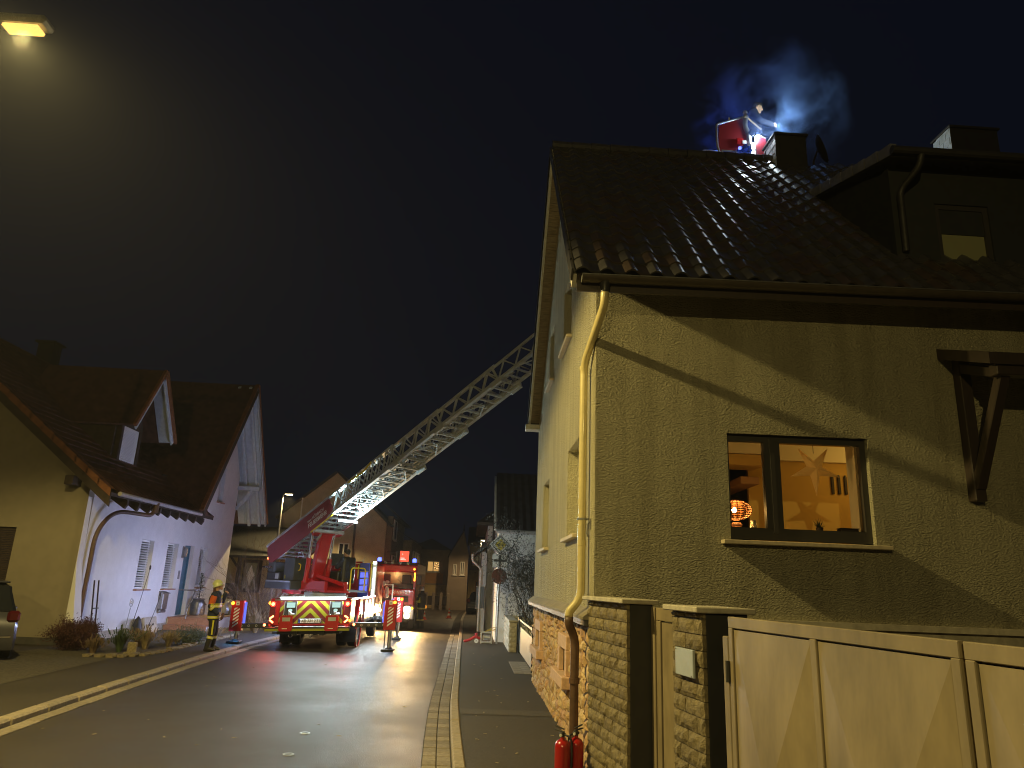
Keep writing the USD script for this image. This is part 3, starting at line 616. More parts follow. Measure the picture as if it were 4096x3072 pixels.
M['room_wall2'] = pm('room_wall_brown', (.42, .25, .14), .85, var=.06, vscale=2)
M['room_white'] = pm('room_white', (.72, .66, .52), .8)
RB = -2.2
room = part(house, 'room_back_wall', fbox(2.62, 1.9, 6.0, 4.5, RB - .06, RB), 'room_wall')
part(house, 'room_floor', fbox(.45, 1.84, 6.0, 1.9, -4.0, -.37), 'room_wall2', parent=room)
part(house, 'room_ceiling', fbox(.45, 4.5, 6.0, 4.56, -4.0, -.37), 'room_white', parent=room)
part(house, 'room_side_wall', fbox(.38, 1.9, .44, 4.5, -4.0, -.37), 'room_wall2', parent=room)
part(house, 'room_side_wall', fbox(6.0, 1.9, 6.06, 4.5, RB, -.37), 'room_wall', parent=room)
part(house, 'room_far_wall', fbox(.45, 1.9, 2.62, 4.5, -4.06, -4.0), 'room_wall2', parent=room)
part(house, 'wall_cupboard', fbox(1.6, 4.03, 2.66, 4.40, -2.1, -1.5, .01), 'room_white', parent=room)
part(house, 'cupboard_shelf', fbox(1.6, 3.86, 2.63, 4.02, -1.95, -1.5, .01), 'room_wall', parent=room)
part(house, 'ceiling_beam', fbox(2.59, 3.73, 2.61, 3.84, -3.9, -2.2), 'dark_wood', parent=room)
part(house, 'shelf', fbox(2.59 - .25, 3.62, 2.61, 3.73, -3.0, -1.7, .008), 'room_wall2', parent=room)
part(house, 'curtain_rail', fbox(2.29, 4.06, 4.3, 4.30, RB + .001, RB + .1), 'room_white', parent=room)
part(house, 'inner_reveal', fbox(w1 + .005, wz0, w1 + .05, 4.0, -.6, -.37), 'room_white', parent=room)
part(house, 'window_board', fbox(w0 - .1, wz0 + .10, w1 + .1, wz0 + .14, -.46, -.17), 'dark_wood', parent=room)
rl = fac(4.6, 4.1, -1.2)
ball_light('room_ceiling_light', rl, .12, (1.0, .60, .13), 4.6)
# things in the window
M['paper'] = usdkit.material(stage, '/World/Looks/star_paper', {'d': ('principled_bsdf', {'base_color': (.85, .68, .42), 'roughness': .9}), 't': ('translucent_bsdf', {'color': (.95, .80, .5)}), 'm': ('mix_closure', {'fac': .72})}, [('d.BSDF', 'm.closure1'), ('t.BSDF', 'm.closure2')], surface='m.closure')
sc = fac(2.875, 3.665, -.45); V = [sc + FN * .07, sc - FN * .07]; F = []
for k in range(10):
    a = -math.pi / 2 + .02 + k * math.pi / 5; r = (.335 if k % 2 == 0 else .105) * (1.0 if k else 1.03)
    V.append(sc + FE * r * math.cos(a) + UP * r * math.sin(a))
for k in range(10): F += [[0, 2 + k, 2 + (k + 1) % 10], [1, 2 + (k + 1) % 10, 2 + k]]
st = thing('paper_star', 'five-pointed folded paper star hanging behind the lit house window', 'star', sc - A_([0, 0, .34]))
part(st, 'star_body', G().raw(V, F), 'paper'); part(st, 'cord', G().tube([sc + UP * .2, sc + UP * .75], .004, 5), 'dark_wood')
M['wicker'] = pm('wicker', (.22, .08, .03), .7)
M['bulb'] = em('warm_bulb', (1.0, .62, .16), 130.0)
lc = fac(1.81, 3.09, -.36)
la = thing('wicker_lamp', 'glowing round wicker lamp standing at the left edge of the lit window', 'lamp', lc - A_([0, 0, .2]))
g = G()
for k in range(14):
    a = k / 14 * 2 * math.pi; g.tube([lc + A_([math.cos(a) * .19 * math.cos(t), math.sin(a) * .19 * math.cos(t), .125 * math.sin(t)]) for t in np.linspace(-1.35, 1.35, 9)], .005, 4)
for t in np.linspace(-1.2, 1.2, 11): g.tube([lc + A_([  .192 * math.cos(t) * math.cos(a),   .192 * math.cos(t) * math.sin(a), .125 * math.sin(t)]) for a in np.linspace(0, 2 * math.pi, 17)], .005, 4)
part(la, 'wicker_shade', g, 'wicker'); part(la, 'bulb', G().ball(lc - FE * .02, .03, 2), 'bulb', smooth=True); part(la, 'foot', G().lathe([(.07, -.2), (.07, -.18), (.05, -.15)], lc, 12), 'wicker')
M['lampglow'] = pm('lamp_glass_amber', (.8, .35, .08), .5)
ball_light('wicker_lamp_light', lc + FN * .0, .04, (1.0, .55, .14), 5)
M['plant_dark'] = pm('plant_dark', (.02, .03, .012), .6)
pl = thing('potted_plant', 'small spiky potted plant on the inner sill of the lit window', 'plant', fac(2.82, wz0 + .14, -.30)); g = G(); pc = fac(2.82, wz0 + .20, -.30)
for k in range(46):
    a, e = rnd.uniform(0, 6.28), rnd.uniform(.25, 1.4); d = A_([math.cos(a) * math.cos(e), math.sin(a) * math.cos(e) * .6, math.sin(e)]); s_ = np.cross(d, (0, 0, 1)); s_ /= np.linalg.norm(s_) + 1e-6; l = rnd.uniform(.10, .155)
    g.raw([pc - s_ * .008, pc + s_ * .008, pc + d * l], [[0, 1, 2]])
part(pl, 'leaves', g, 'plant_dark'); part(pl, 'pot', G().lathe([(.03, -.08), (.045, .01), (.04, .01)], pc, 12), 'dark_wood')
gl = thing('glass_jar', 'small faceted glass jar on the inner sill beside the wicker lamp', 'jar', fac(2.0, wz0 + .14, -.3)); M['jar'] = pm('glass_jar', (.5, .45, .35), .1, metal=.6, bump=.8, bscale=60, bdist=.02); part(gl, 'body', G().lathe([(0, 0), (.035, .0), (.045, .04), (.04, .1), (.03, .12)], fac(2.0, wz0 + .14, -.3), 10), 'jar'); part(gl, 'rim', G().lathe([(.03, .12), (.034, .125), (.03, .13)], fac(2.0, wz0 + .14, -.3), 10), 'zinc')
for k, w in enumerate(('leftmost, near a tip of the star', 'middle one', 'rightmost, next to the window frame')):
    s = 3.90 + k * .10; q = thing('wall_bar', 'dark upright bar on the lit room wall, ' + w, 'wall decoration', fac(s, 3.59, RB + .01), group='three dark bars on the room wall')
    part(q, 'bar', fbox(s - .02, 3.59, s + .02, 3.86, RB + .002, RB + .03, .004), 'dark_wood'); part(q, 'peg', fbox(s - .008, 3.845, s + .008, 3.88, RB + .002, RB + .036), 'black_metal')
bx = thing('dark_box', 'low dark box on the inner sill in the right corner of the lit window', 'box', fac(3.12, wz0 + .14, -.3)); part(bx, 'body', fbox(3.06, wz0 + .142, 3.28, wz0 + .20, -.36, -.24, .006), 'dark_wood'); part(bx, 'lid', fbox(3.055, wz0 + .202, 3.285, wz0 + .215, -.365, -.235, .003), 'dark_wood')

# ------------------------------------------------------------------ pillars and gates along the pavement
GA = math.radians(-81.5); GE = A_([math.cos(GA), math.sin(GA), 0]); GN = A_([math.sin(GA), -math.cos(GA), 0])   # towards the camera; GN = towards the street
P0 = A_([1.345, 8.60, 0])
def fen(s, z=0.0, out=0.0): return P0 + GE * s + GN * out + UP * z
def pil(t, s0, s1, depth, top, seed, label=None):
    r = random.Random(seed); part(t, 'core', G().box((fen(s0) + fen(s1)) / 2 - GN * depth / 2 + UP * top / 2, (s1 - s0 - .03, depth - .03, top), 0, (GE, GN, UP)), 'block2')
    z = 0.0; k = 0; H = .1185
    while z < top - .02:
        h = min(H, top - z); s = s0; off = (k % 2) * .14 + .12 * (r.random() - .5)
        cuts = [s0] + [c for c in np.arange(s0 - off + .27, s1, .27 if s1 - s0 > .8 else .30) if s0 + .07 < c < s1 - .07] + [s1]
        for a, b in zip(cuts, cuts[1:]):
            v, f = rock((a + .004, -.09, z + .004), (b - .004, .0, z + h - .004), 1, 1, r.uniform(.008, .018), 6, 3, seed=seed * 1000 + k * 10 + int(a * 7), inset=.010)
            v = np.stack([fen(q[0], q[2], q[1] + .004) for q in v]); part(t, 'block', (v, f), r.choice(['block', 'block', 'block2']))
        z += h; k += 1
    part(t, 'shaded_jamb', G().box((fen(s1 - .02) - GN * (depth + .03) / 2) + UP * top / 2, (.05, depth - .035, top - .004), .004, (GE, GN, UP)), 'jamb_shade')  # end face coloured near black for the shade on it
    part(t, 'cap', G().box((fen(s0 - .04) + fen(s1 + .05)) / 2 - GN * (depth / 2 - .01) + UP * (top + .022), (s1 - s0 + .09, depth + .12, .044), .008, (GE, GN, UP)), 'concrete')
M['jamb_shade'] = pm('painted_jamb_shade', (.022, .022, .024), .55, var=.2, vscale=5)  # shade of the unlit pillar ends, put into the colour
pillar1 = thing('gate_pillar', 'wide pillar of split-faced yellow blocks against the corner of the beige house', 'pillar', fen(.6))
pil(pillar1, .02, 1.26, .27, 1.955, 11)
pillar2 = thing('gate_pillar', 'narrow split-block pillar carrying a white plate, between side gate and driveway gate', 'pillar', fen(2.62))
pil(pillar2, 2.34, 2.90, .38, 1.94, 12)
M['plate_white'] = pm('plate_white', (.36, .41, .47), .35, var=.06, vscale=12)
bp_ = part(pillar2, 'bell_plate', G().box((fen(2.49, 1.56, .035) + fen(2.815, 1.56, .035)) / 2, (.325, .022, .205), .004, (GE, GN, UP)), 'plate_white')
part(pillar2, 'screw', G().cyl(fen(2.51, 1.65, .045), fen(2.51, 1.65, .050), .006, 8).cyl(fen(2.79, 1.47, .045), fen(2.79, 1.47, .050), .006, 8), 'zinc', parent=bp_)
sg = thing('side_gate', 'narrow plain beige metal gate recessed between the two block pillars', 'gate', fen(1.8))
so = -.275
def gbox(s0, z0, s1, z1, o0, o1, b=0.0, g=None):
    g = g or G(); return g.box((fen(s0) + fen(s1)) / 2 + GN * (o0 + o1) / 2 + UP * (z0 + z1) / 2, (s1 - s0, o1 - o0, z1 - z0), b, (GE, GN, UP))
part(sg, 'post', gbox(1.27, .02, 1.36, 1.93, so - .05, so + .03, .004), 'gate_paint')
part(sg, 'frame', gbox(1.375, .08, 1.47, 1.81, so - .03, so + .02, .003, gbox(1.375, 1.815, 2.32, 1.93, so - .03, so + .02, .003, gbox(1.375, .02, 2.32, .078, so - .03, so + .02, .003, gbox(2.23, .08, 2.32, 1.81, so - .03, so + .02, .003)))), 'gate_paint')
part(sg, 'panel', gbox(1.49, .09, 2.225, 1.80, so - .02, so + .008), 'gate_paint')
part(sg, 'handle', G().tube(bend([fen(2.27, 1.02, so + .02), fen(2.27, 1.02, so + .07), fen(2.14, 1.02, so + .07)], .02), .011, 8), 'zinc')
# the driveway gate: two leaves, each of two pressed panels with creases running to a raised point
dg = thing('driveway_gate', 'large beige metal driveway gate with creased sheet panels in two leaves', 'gate', fen(4.4))
do = 0.02
def leaf(a, b, mids):
    z0, z1, r = .06, 1.935, .055; top = .075
    part(dg, 'leaf_frame', gbox(a, z1 - top, b, z1, do - .04, do, .004, gbox(a, z0, b, z0 + top, do - .04, do, .004, gbox(a, z0 + top, a + r, z1 - top, do - .04, do, .004, gbox(b - r, z0 + top, b, z1 - top, do - .04, do, .004)))), 'gate_paint')
    edges = [a + r] + [m for m in mids for _ in (0, 1)] + [b - r]
    for m in mids: part(dg, 'leaf_stile', gbox(m - .03, z0 + top, m + .03, z1 - top, do - .04, do - .001, .004), 'gate_paint')
    for i in range(0, len(edges), 2):
        s0 = edges[i] + (.03 if i else 0) + .008; s1 = edges[i + 1] - (.03 if i + 2 < len(edges) else 0) - .004
        q0, q1 = z0 + top + .006, z1 - top - .010; c = fen((s0 + s1) / 2, (q0 + q1) / 2 - .1, do + .055)
        P = [fen(s0, q0, do - .012), fen(s1, q0, do - .012), fen(s1, q1, do - .012), fen(s0, q1, do - .012), c]
        part(dg, 'panel', G().raw(P, [[0, 1, 4], [1, 2, 4], [2, 3, 4], [3, 0, 4]]).raw([fen(s0 - .012, q0 - .01, do - .036), fen(s1 + .01, q0 - .01, do - .036), fen(s1 + .01, q1 + .012, do - .036), fen(s0 - .012, q1 + .012, do - .036)], [[0, 1, 2, 3]]), 'gate_paint')
leaf(3.345, 5.425, [4.345])
leaf(5.45, 7.55, [6.50])
part(dg, 'gate_post', gbox(3.255, .0, 3.335, 1.80, do - .10, do + .0, .006), 'gate_paint')
part(dg, 'hinge', G().cyl(fen(3.34, 1.5, do + .01), fen(3.34, 1.64, do + .01), .016, 8), 'gate_gap')
part(dg, 'hinge', G().cyl(fen(3.34, .4, do + .01), fen(3.34, .54, do + .01), .016, 8), 'gate_gap')
part(dg, 'centre_gap_strip', gbox(5.428, .06, 5.447, 1.93, do - .05, do - .035), 'gate_gap')
# fire extinguishers at the foot of the downpipe
M['ext_red'] = pm('extinguisher_red', (.34, .010, .010), .25, coat=.6)
M['rubber'] = pm('black_rubber', (.015, .015, .016), .5)
M['label_white'] = pm('label_white', (.6, .6, .56), .5)
def extinguisher(x, y, a, label):
    e = thing('fire_extinguisher', label, 'fire extinguisher', (x, y, .086), group='fire extinguishers beside the downpipe'); o = A_([x, y, .086])
    part(e, 'cylinder', G().lathe([(0, .0), (.078, 0), (.083, .012), (.083, .36), (.079, .39), (.06, .42), (.03, .437), (.022, .44), (.022, .46), (0, .46)], o, 24), 'ext_red', smooth=40)
    part(e, 'base_ring', G().lathe([(.085, .0), (.088, .002), (.088, .03), (.083, .032)], o, 20), 'rubber')
    part(e, 'valve', G().lathe([(.018, .455), (.024, .46), (.024, .50), (.012, .51), (0, .512)], o, 12).box(o + A_([0, 0, .485]), (.07, .03, .024), .006), 'black_metal')
    c, s = math.cos(a), math.sin(a); d = A_([c, s, 0])
    part(e, 'handle', G().bar(o + d * -.02 + A_([0, 0, .51]), o + d * .10 + A_([0, 0, .525]), .026, .01, b=.003).bar(o + d * -.02 + A_([0, 0, .535]), o + d * .09 + A_([0, 0, .56]), .026, .01, b=.003), 'black_metal')
    part(e, 'hose', G().tube(bend([o + d * -.03 + A_([0, 0, .48]), o + d * -.10 + A_([0, 0, .47]), o + d * -.115 + A_([0, 0, .36]), o + d * -.11 + A_([0, 0, .12])], .06), .011, 8), 'rubber', smooth=True)
    part(e, 'gauge', G().cyl(o + A_([-.02, -.03, .48]), o + A_([-.03, -.048, .48]), .014, 10), 'label_white')
extinguisher(1.055, 8.42, 2.5, 'red fire extinguisher nearest the kerb, at the foot of the brown downpipe')
extinguisher(1.215, 8.52, .6, 'red fire extinguisher between its twin and the block pillar')
# ------------------------------------------------------------------ the white house on the left
WX, WY0, WY1 = -10.8, 20.95, 33.65
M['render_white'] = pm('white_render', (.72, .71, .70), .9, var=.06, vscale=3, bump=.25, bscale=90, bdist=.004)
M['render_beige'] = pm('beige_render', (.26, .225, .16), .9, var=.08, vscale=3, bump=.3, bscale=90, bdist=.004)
M['roof_red'] = pm('left_roof_tile', (.10, .045, .032), .6, var=.35, vscale=4, bump=.2, bscale=60)
M['roof_verge'] = pm('verge_tile', (.22, .085, .035), .55, var=.3, vscale=9)
M['timber_grey'] = pm('painted_timber', (.52, .60, .66), .6, var=.12, vscale=7)
M['timber_dark'] = pm('brown_timber', (.045, .03, .022), .65, var=.3, vscale=7)
M['door_teal'] = pm('door_teal', (.06, .17, .24), .4, var=.15, vscale=5)
M['terracotta'] = pm('terracotta_tile', (.38, .20, .13), .55, var=.2, vscale=9)
M['plinth_grey'] = pm('plinth_grey', (.07, .065, .06), .9, var=.25, vscale=5)
lh = thing('white_house', 'white house with dark dormered roof, blue front door and gable towards the street', 'house', (WX, WY0, 0))
EZ = 4.18                                                                # eaves of the near part at x = -10.15
RS = 0.80                                                                # roof slope (rise over run)
EX = -9.95
zr = lambda x: 4.10 + (EX - x) * RS
# camera-facing wall, front wall, plinth
cw = Polygon([(-24, 0), (WX, 0), (WX, zr(WX) - .28), (-17, zr(-17) - .28), (-24, zr(-17) - .28 - 7 * RS)]).difference(sbox(-14.6, 1.52, -12.56, 3.08))
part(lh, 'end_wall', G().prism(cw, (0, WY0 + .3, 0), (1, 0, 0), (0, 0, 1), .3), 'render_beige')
part(lh, 'end_plinth', G().bb((-24, WY0 - .02, -.05), (WX + .3, WY0 + .1, .25)), 'plinth_grey')
lw = part(lh, 'window_frame', G().bb((-14.6, WY0 + .1, 1.52), (-12.56, WY0 + .16, 1.60)).bb((-14.6, WY0 + .1, 3.0), (-12.56, WY0 + .16, 3.08)).bb((-12.64, WY0 + .1, 1.60), (-12.56, WY0 + .16, 3.0)), 'timber_dark')
g = G()
for i in range(30): g.box((-13.6, WY0 + .12, 1.64 + i * .047), (1.92, .016, .040), .004)
part(lh, 'roller_shutter', g, 'timber_dark', parent=lw, kind='stuff')
part(lh, 'window_sill', G().bb((-14.7, WY0 - .08, 1.45), (-12.48, WY0 + .1, 1.515), .006), 'terracotta')
def gab(y): return 4.15 + (min(y - 26.9, 35.5 - y)) * 1.31               # the street gable's roof line at the wall
OPEN = [(24.75, 1.47, 25.72, 3.04), (26.87, 1.47, 27.83, 3.04), (28.46, .50, 29.39, 3.03), (30.05, 1.50, 30.91, 3.01), (31.15, 4.95, 31.75, 6.42)]
fw = Polygon([(WY0 + .302, 0), (WY1, 0), (WY1, gab(WY1) - .25), (31.2, gab(31.2) - .25), (27.2, 4.25), (WY0 + .302, 4.25)])
for o in OPEN: fw = fw.difference(sbox(*o))
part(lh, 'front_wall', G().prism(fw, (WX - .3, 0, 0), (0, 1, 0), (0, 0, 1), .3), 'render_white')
part(lh, 'corner_buttress', G().raw([(WX + .002, WY0 - .004, 0), (WX + .32, WY0 - .004, 0), (WX + .02, WY0 - .004, 2.2), (WX + .004, WY0 - .004, 4.0), (WX + .002, WY0 + .5, 0), (WX + .32, WY0 + .42, 0), (WX + .02, WY0 + .3, 2.2), (WX + .004, WY0 + .2, 4.0)], [[0, 1, 2, 3], [4, 7, 6, 5], [1, 5, 6, 2], [2, 6, 7, 3], [0, 4, 5, 1]]), 'render_white')
part(lh, 'plinth', G().bb((WX - .1, WY0 + .35, -.1), (WX + .025, WY1 - .05, .30)), 'concrete')
part(lh, 'back_wall', G().bb((-19.5, WY1 - .3, 0), (WX - .302, WY1, 4.4)), 'render_white')
for k, (y0, z0, y1, z1) in enumerate(OPEN):
    if k == 2: continue
    f = part(lh, 'window_frame', G().bb((WX - .22, y0, z0), (WX - .16, y1, z0 + .06)).bb((WX - .22, y0, z1 - .06), (WX - .16, y1, z1)).bb((WX - .22, y0, z0 + .06), (WX - .16, y0 + .06, z1 - .06)).bb((WX - .22, y1 - .06, z0 + .06), (WX - .16, y1, z1 - .06)), 'frame_white')
    g = G(); n = 18
    for i in range(n):
        zc = z0 + .08 + (i + .5) * (z1 - z0 - .16) / n
        g.box((WX - .13, (y0 + y1) / 2, zc), (.075, y1 - y0 - .10, .012), .003, ((.82, 0, -.57), (0, 1, 0), (.57, 0, .82)))
    part(lh, 'blind_slats', g, 'shutter_white', parent=f, kind='stuff')
    part(lh, 'window_sill', G().bb((WX - .2, y0 - .06, z0 - .05), (WX + .11, y1 + .06, z0 - .004), .006), 'terracotta')
y0, z0, y1, z1 = OPEN[2]
dr = part(lh, 'door', G().bb((WX - .24, y0 + .07, z0), (WX - .18, y1 - .07, z1 - .07)), 'door_teal')
part(lh, 'door_frame', G().bb((WX - .26, y0, z0), (WX - .14, y0 + .068, z1)).bb((WX - .26, y1 - .068, z0), (WX - .14, y1, z1)).bb((WX - .26, y0 + .07, z1 - .068), (WX - .14, y1 - .07, z1)), 'door_teal', parent=dr)
part(lh, 'door_panel', G().bb((WX - .178, y0 + .2, z0 + .2), (WX - .165, y1 - .2, z0 + 1.0), .004), 'door_teal', parent=dr)
part(lh, 'door_panel', G().bb((WX - .178, y0 + .2, z0 + 1.15), (WX - .165, y1 - .2, z1 - .25), .004), 'door_teal', parent=dr)
part(lh, 'door_handle', G().tube(bend([(WX - .17, y0 + .15, z0 + 1.05), (WX - .11, y0 + .15, z0 + 1.05), (WX - .11, y0 + .28, z0 + 1.05)], .02), .012, 8), 'zinc', parent=dr)
# roof of the near part: stepped tile courses, red verge tiles, bargeboard, exposed rafter feet, eaves course
rx0, rx1 = -17.0, EX; g = G(); n = 26; V0 = WY0 - .55; V1 = 28.6
for i in range(n):
    xa = rx1 + (rx0 - rx1) * i / n; xb = rx1 + (rx0 - rx1) * (i + 1) / n; m = 44
    ys = np.linspace(V0 + .3, V1, m * 4 + 1)
    hh = .02 * np.maximum(0, np.sin(np.arange(len(ys)) * np.pi / 2 + (i % 2) * 0))
    A = [(xa, y, zr(xa) + .045 + h) for y, h in zip(ys, hh)]; B = [(xb, y, zr(xb) + .012 + h) for y, h in zip(ys, hh)]; C = [(xa, y, zr(xa) + .0) for y in ys]
    k = len(ys); g.raw(A + B + C, [[q, q + 1, k + q + 1, k + q] for q in range(k - 1)] + [[2 * k + q, 2 * k + q + 1, q + 1, q] for q in range(k - 1)])
part(lh, 'roof_tiles', g, 'roof_red', kind='stuff')
part(lh, 'roof_deck', G().raw([(rx1 - .02, V0 + .05, zr(rx1 - .02) - .02), (rx0, V0 + .05, zr(rx0) - .02), (rx0, V1, zr(rx0) - .02), (rx1 - .02, V1, zr(rx1 - .02) - .02), (rx1 - .02, V0 + .05, zr(rx1) - .10), (rx0, V0 + .05, zr(rx0) - .12), (rx0, V1, zr(rx0) - .12), (rx1 - .02, V1, zr(rx1) - .10)], [[0, 1, 2, 3], [4, 7, 6, 5], [0, 4, 5, 1], [2, 6, 7, 3], [0, 3, 7, 4]]), 'timber_dark')
for i in range(18):
    xa = rx1 - i * .36; xb = xa - .39
    if xb < rx0: break
    part(lh, 'verge_tile', G().raw([(xa, V0 - .03, zr(xa) + .09), (xb, V0 - .03, zr(xb) + .06), (xb, V0 + .32, zr(xb) + .05), (xa, V0 + .32, zr(xa) + .08), (xa, V0 - .03, zr(xa) - .12), (xb, V0 - .03, zr(xb) - .14)], [[0, 1, 2, 3], [0, 4, 5, 1]]), 'roof_verge')
part(lh, 'bargeboard', G().raw([(rx1, V0, zr(rx1) - .12), (rx0, V0, zr(rx0) - .12), (rx0, V0, zr(rx0) - .42), (rx1, V0, zr(rx1) - .40), (rx1, V0 + .05, zr(rx1) - .12), (rx0, V0 + .05, zr(rx0) - .12), (rx0, V0 + .05, zr(rx0) - .42), (rx1, V0 + .05, zr(rx1) - .40)], [[0, 1, 2, 3], [4, 7, 6, 5], [3, 2, 6, 7], [0, 3, 7, 4]]), 'timber_dark')
part(lh, 'purlin_end', G().bb((-11.28, V0 + .06, 4.26), (-11.06, WY0 + .02, 4.52), .012), 'timber_dark')
part(lh, 'purlin_end', G().bb((-14.3, V0 + .06, 6.64), (-14.08, WY0 + .02, 6.92), .012), 'timber_dark')
for i in range(9):
    y = 21.4 + i * .76
    g = G(); g.prism(Polygon([(WX - .1, zr(WX) - .18), (EX + .02, zr(EX) - .13), (EX + .02, zr(EX) - .24), (EX - .05, zr(EX) - .36), (WX - .1, zr(WX) - .46)]), (0, y + .11, 0), (1, 0, 0), (0, 0, 1), .11)
    part(lh, 'rafter_foot', g, 'timber_dark')
for i in range(21):
    y = V0 + .35 + i * .335
    part(lh, 'eaves_tile', G().raw([(EX + .06, y + .33 * t, zr(EX) + .075 + .035 * math.sin(math.pi * t)) for t in np.linspace(0, 1, 7)] + [(EX - .38, y + .33 * t, zr(EX - .38) + .06 + .035 * math.sin(math.pi * t)) for t in np.linspace(0, 1, 7)] + [(EX + .06, y + .33 * t, zr(EX) + .04) for t in np.linspace(0, 1, 7)], [[q, q + 1, 8 + q, 7 + q] for q in range(6)] + [[14 + q, 15 + q, q + 1, q] for q in range(6)]), 'roof_red', smooth=40)
M['gutter_white'] = pm('gutter_pale', (.38, .36, .36), .45, var=.1, vscale=10)
gt = part(lh, 'gutter', G().tube([(EX + .13, V0 + .25, zr(EX) - .02), (EX + .13, 26.9, zr(EX) - .02)], .062, 10), 'gutter_white', smooth=40)
part(lh, 'downpipe', G().tube(bend([(EX + .12, 23.1, zr(EX) - .08), (EX + .10, 23.0, zr(EX) - .42), (WX + .30, 21.95, 3.72), (WX + .13, 21.45, 3.1), (WX + .13, 21.40, .0)], .5, 7), .062, 12), 'pipe_brown', smooth=True)
part(lh, 'outlet', G().lathe([(.075, 0), (.09, .0), (.09, .3), (.075, .3)], (EX + .12, 23.1, zr(EX) - .32), 12), 'pipe_brown', parent=gt)
# the gable towards the street: two roof slopes with a wide overhang, painted soffit, bargeboards, bracket
RX = -9.8; AY, AZ = 31.24, 10.04; BY0, BZ0, BY1, BZ1 = 26.85, 4.21, 35.2, 4.37
xb = -16.0
def gslope(name, y0, z0, y1, z1, m, t0, t1):
    d = A_([0, y1 - y0, z1 - z0]); nrm = A_([0, -d[2], d[1]]) / np.linalg.norm(d); nrm = nrm if nrm[2] > 0 else -nrm
    P = []
    for x in (RX, xb):
        for q in (A_([0, y0, z0]), A_([0, y1, z1])):
            for t in (t0, t1): P.append(q + nrm * t + A_([x, 0, 0]))
    return G().raw(P, [[0, 1, 3, 2], [4, 6, 7, 5], [0, 4, 5, 1], [2, 3, 7, 6], [1, 5, 7, 3], [0, 2, 6, 4]])
part(lh, 'gable_roof', gslope('a', BY0, BZ0, AY, AZ, 0, -.10, .03), 'roof_red')
part(lh, 'gable_roof', gslope('b', AY, AZ, BY1, BZ1, 0, -.10, .03), 'roof_red')
for (ya, za, yc, zc) in ((BY0, BZ0, AY, AZ), (BY1, BZ1, AY, AZ)):
    part(lh, 'gable_bargeboard', None, None) if False else None
    d = A_([0, yc - ya, zc - za]); d /= np.linalg.norm(d); nn = A_([0, -d[2], d[1]]); nn = nn if nn[2] > 0 else -nn
    part(lh, 'gable_bargeboard', G().box(A_([RX + .03, (ya + yc) / 2, (za + zc) / 2]) - nn * .16, (.045, .22, math.hypot(yc - ya, zc - za)), .006, ((1, 0, 0), nn, d)), 'timber_grey' if ya > AY else 'timber_dark')
    part(lh, 'gable_verge', G().box(A_([RX + .0, (ya + yc) / 2, (za + zc) / 2]) + nn * .05, (.16, .06, math.hypot(yc - ya, zc - za) + .05), .006, ((1, 0, 0), nn, d)), 'roof_verge')
    L = math.hypot(yc - ya, zc - za)
    for i in range(4):
        x0 = RX - .04 - i * .30
        part(lh, 'soffit_board', G().box(A_([x0 - .15, (ya + yc) / 2, (za + zc) / 2]) - nn * .125, (.29, .03, L - .1), .004, ((1, 0, 0), nn, d)), 'timber_grey')
    for x0 in (RX - .25, RX - .72):
        part(lh, 'gable_rafter', G().box(A_([x0, (ya + yc) / 2, (za + zc) / 2]) - nn * .20, (.12, .14, L), .01, ((1, 0, 0), nn, d)), 'timber_grey')
for y, z in ((33.6, 5.9),):
    part(lh, 'gable_bracket', G().bb((WX + .005, y - .09, z - .18), (RX - .02, y + .09, z), .012), 'timber_grey')
    part(lh, 'gable_bracket', G().bar((WX + .03, y, z - 1.05), (RX - .35, y, z - .20), .14, .14, up=(0, 1, 0), b=.012), 'timber_grey')
# dormer
DXf = -11.6
dm = part(lh, 'dormer', G().prism(Polygon([(23.75, 5.0), (25.2, 5.0), (25.2, 6.75), (24.5, 7.9), (23.75, 6.75)]).difference(sbox(23.90, 5.46, 25.06, 6.62)), (DXf - .15, 0, 0), (0, 1, 0), (0, 0, 1), .15), 'timber_dark')
for (ya, yc) in ((23.45, 25.0), (26.6, 25.0)):
    za, zc = 6.55, 8.75; d = A_([0, yc - ya, zc - za]); L = np.linalg.norm(d); d /= L; nn = A_([0, -d[2], d[1]]); nn = nn if nn[2] > 0 else -nn
    part(lh, 'dormer_roof', G().box(A_([DXf - 1.45, (ya + yc) / 2, (za + zc) / 2]) + nn * .05, (4.0, .09, L + .06), .006, ((1, 0, 0), nn, d)), 'roof_red', parent=dm)
    part(lh, 'dormer_verge', G().box(A_([DXf + .56, (ya + yc) / 2, (za + zc) / 2]) + nn * .06, (.10, .12, L + .08), .006, ((1, 0, 0), nn, d)), 'roof_verge', parent=dm)
    part(lh, 'dormer_bargeboard', G().box(A_([DXf + .50, (ya + yc) / 2, (za + zc) / 2]) - nn * .09, (.05, .20, L - .02), .006, ((1, 0, 0), nn, d)), 'timber_grey', parent=dm)
    part(lh, 'dormer_soffit', G().box(A_([DXf + .24, (ya + yc) / 2, (za + zc) / 2]) - nn * .015, (.46, .03, L - .04), .004, ((1, 0, 0), nn, d)), 'timber_grey', parent=dm)
for y in (23.60, 25.28): part(lh, 'dormer_cheek', G().raw([(DXf - .152, y, 5.0), (DXf - .152, y, 6.8), (DXf - 2.6, y, 7.0), (DXf - .152, y + .1, 5.0), (DXf - .152, y + .1, 6.8), (DXf - 2.6, y + .1, 7.0)], [[0, 1, 2, 2], [3, 5, 4, 4], [0, 3, 4, 1]]), 'timber_dark', parent=dm)
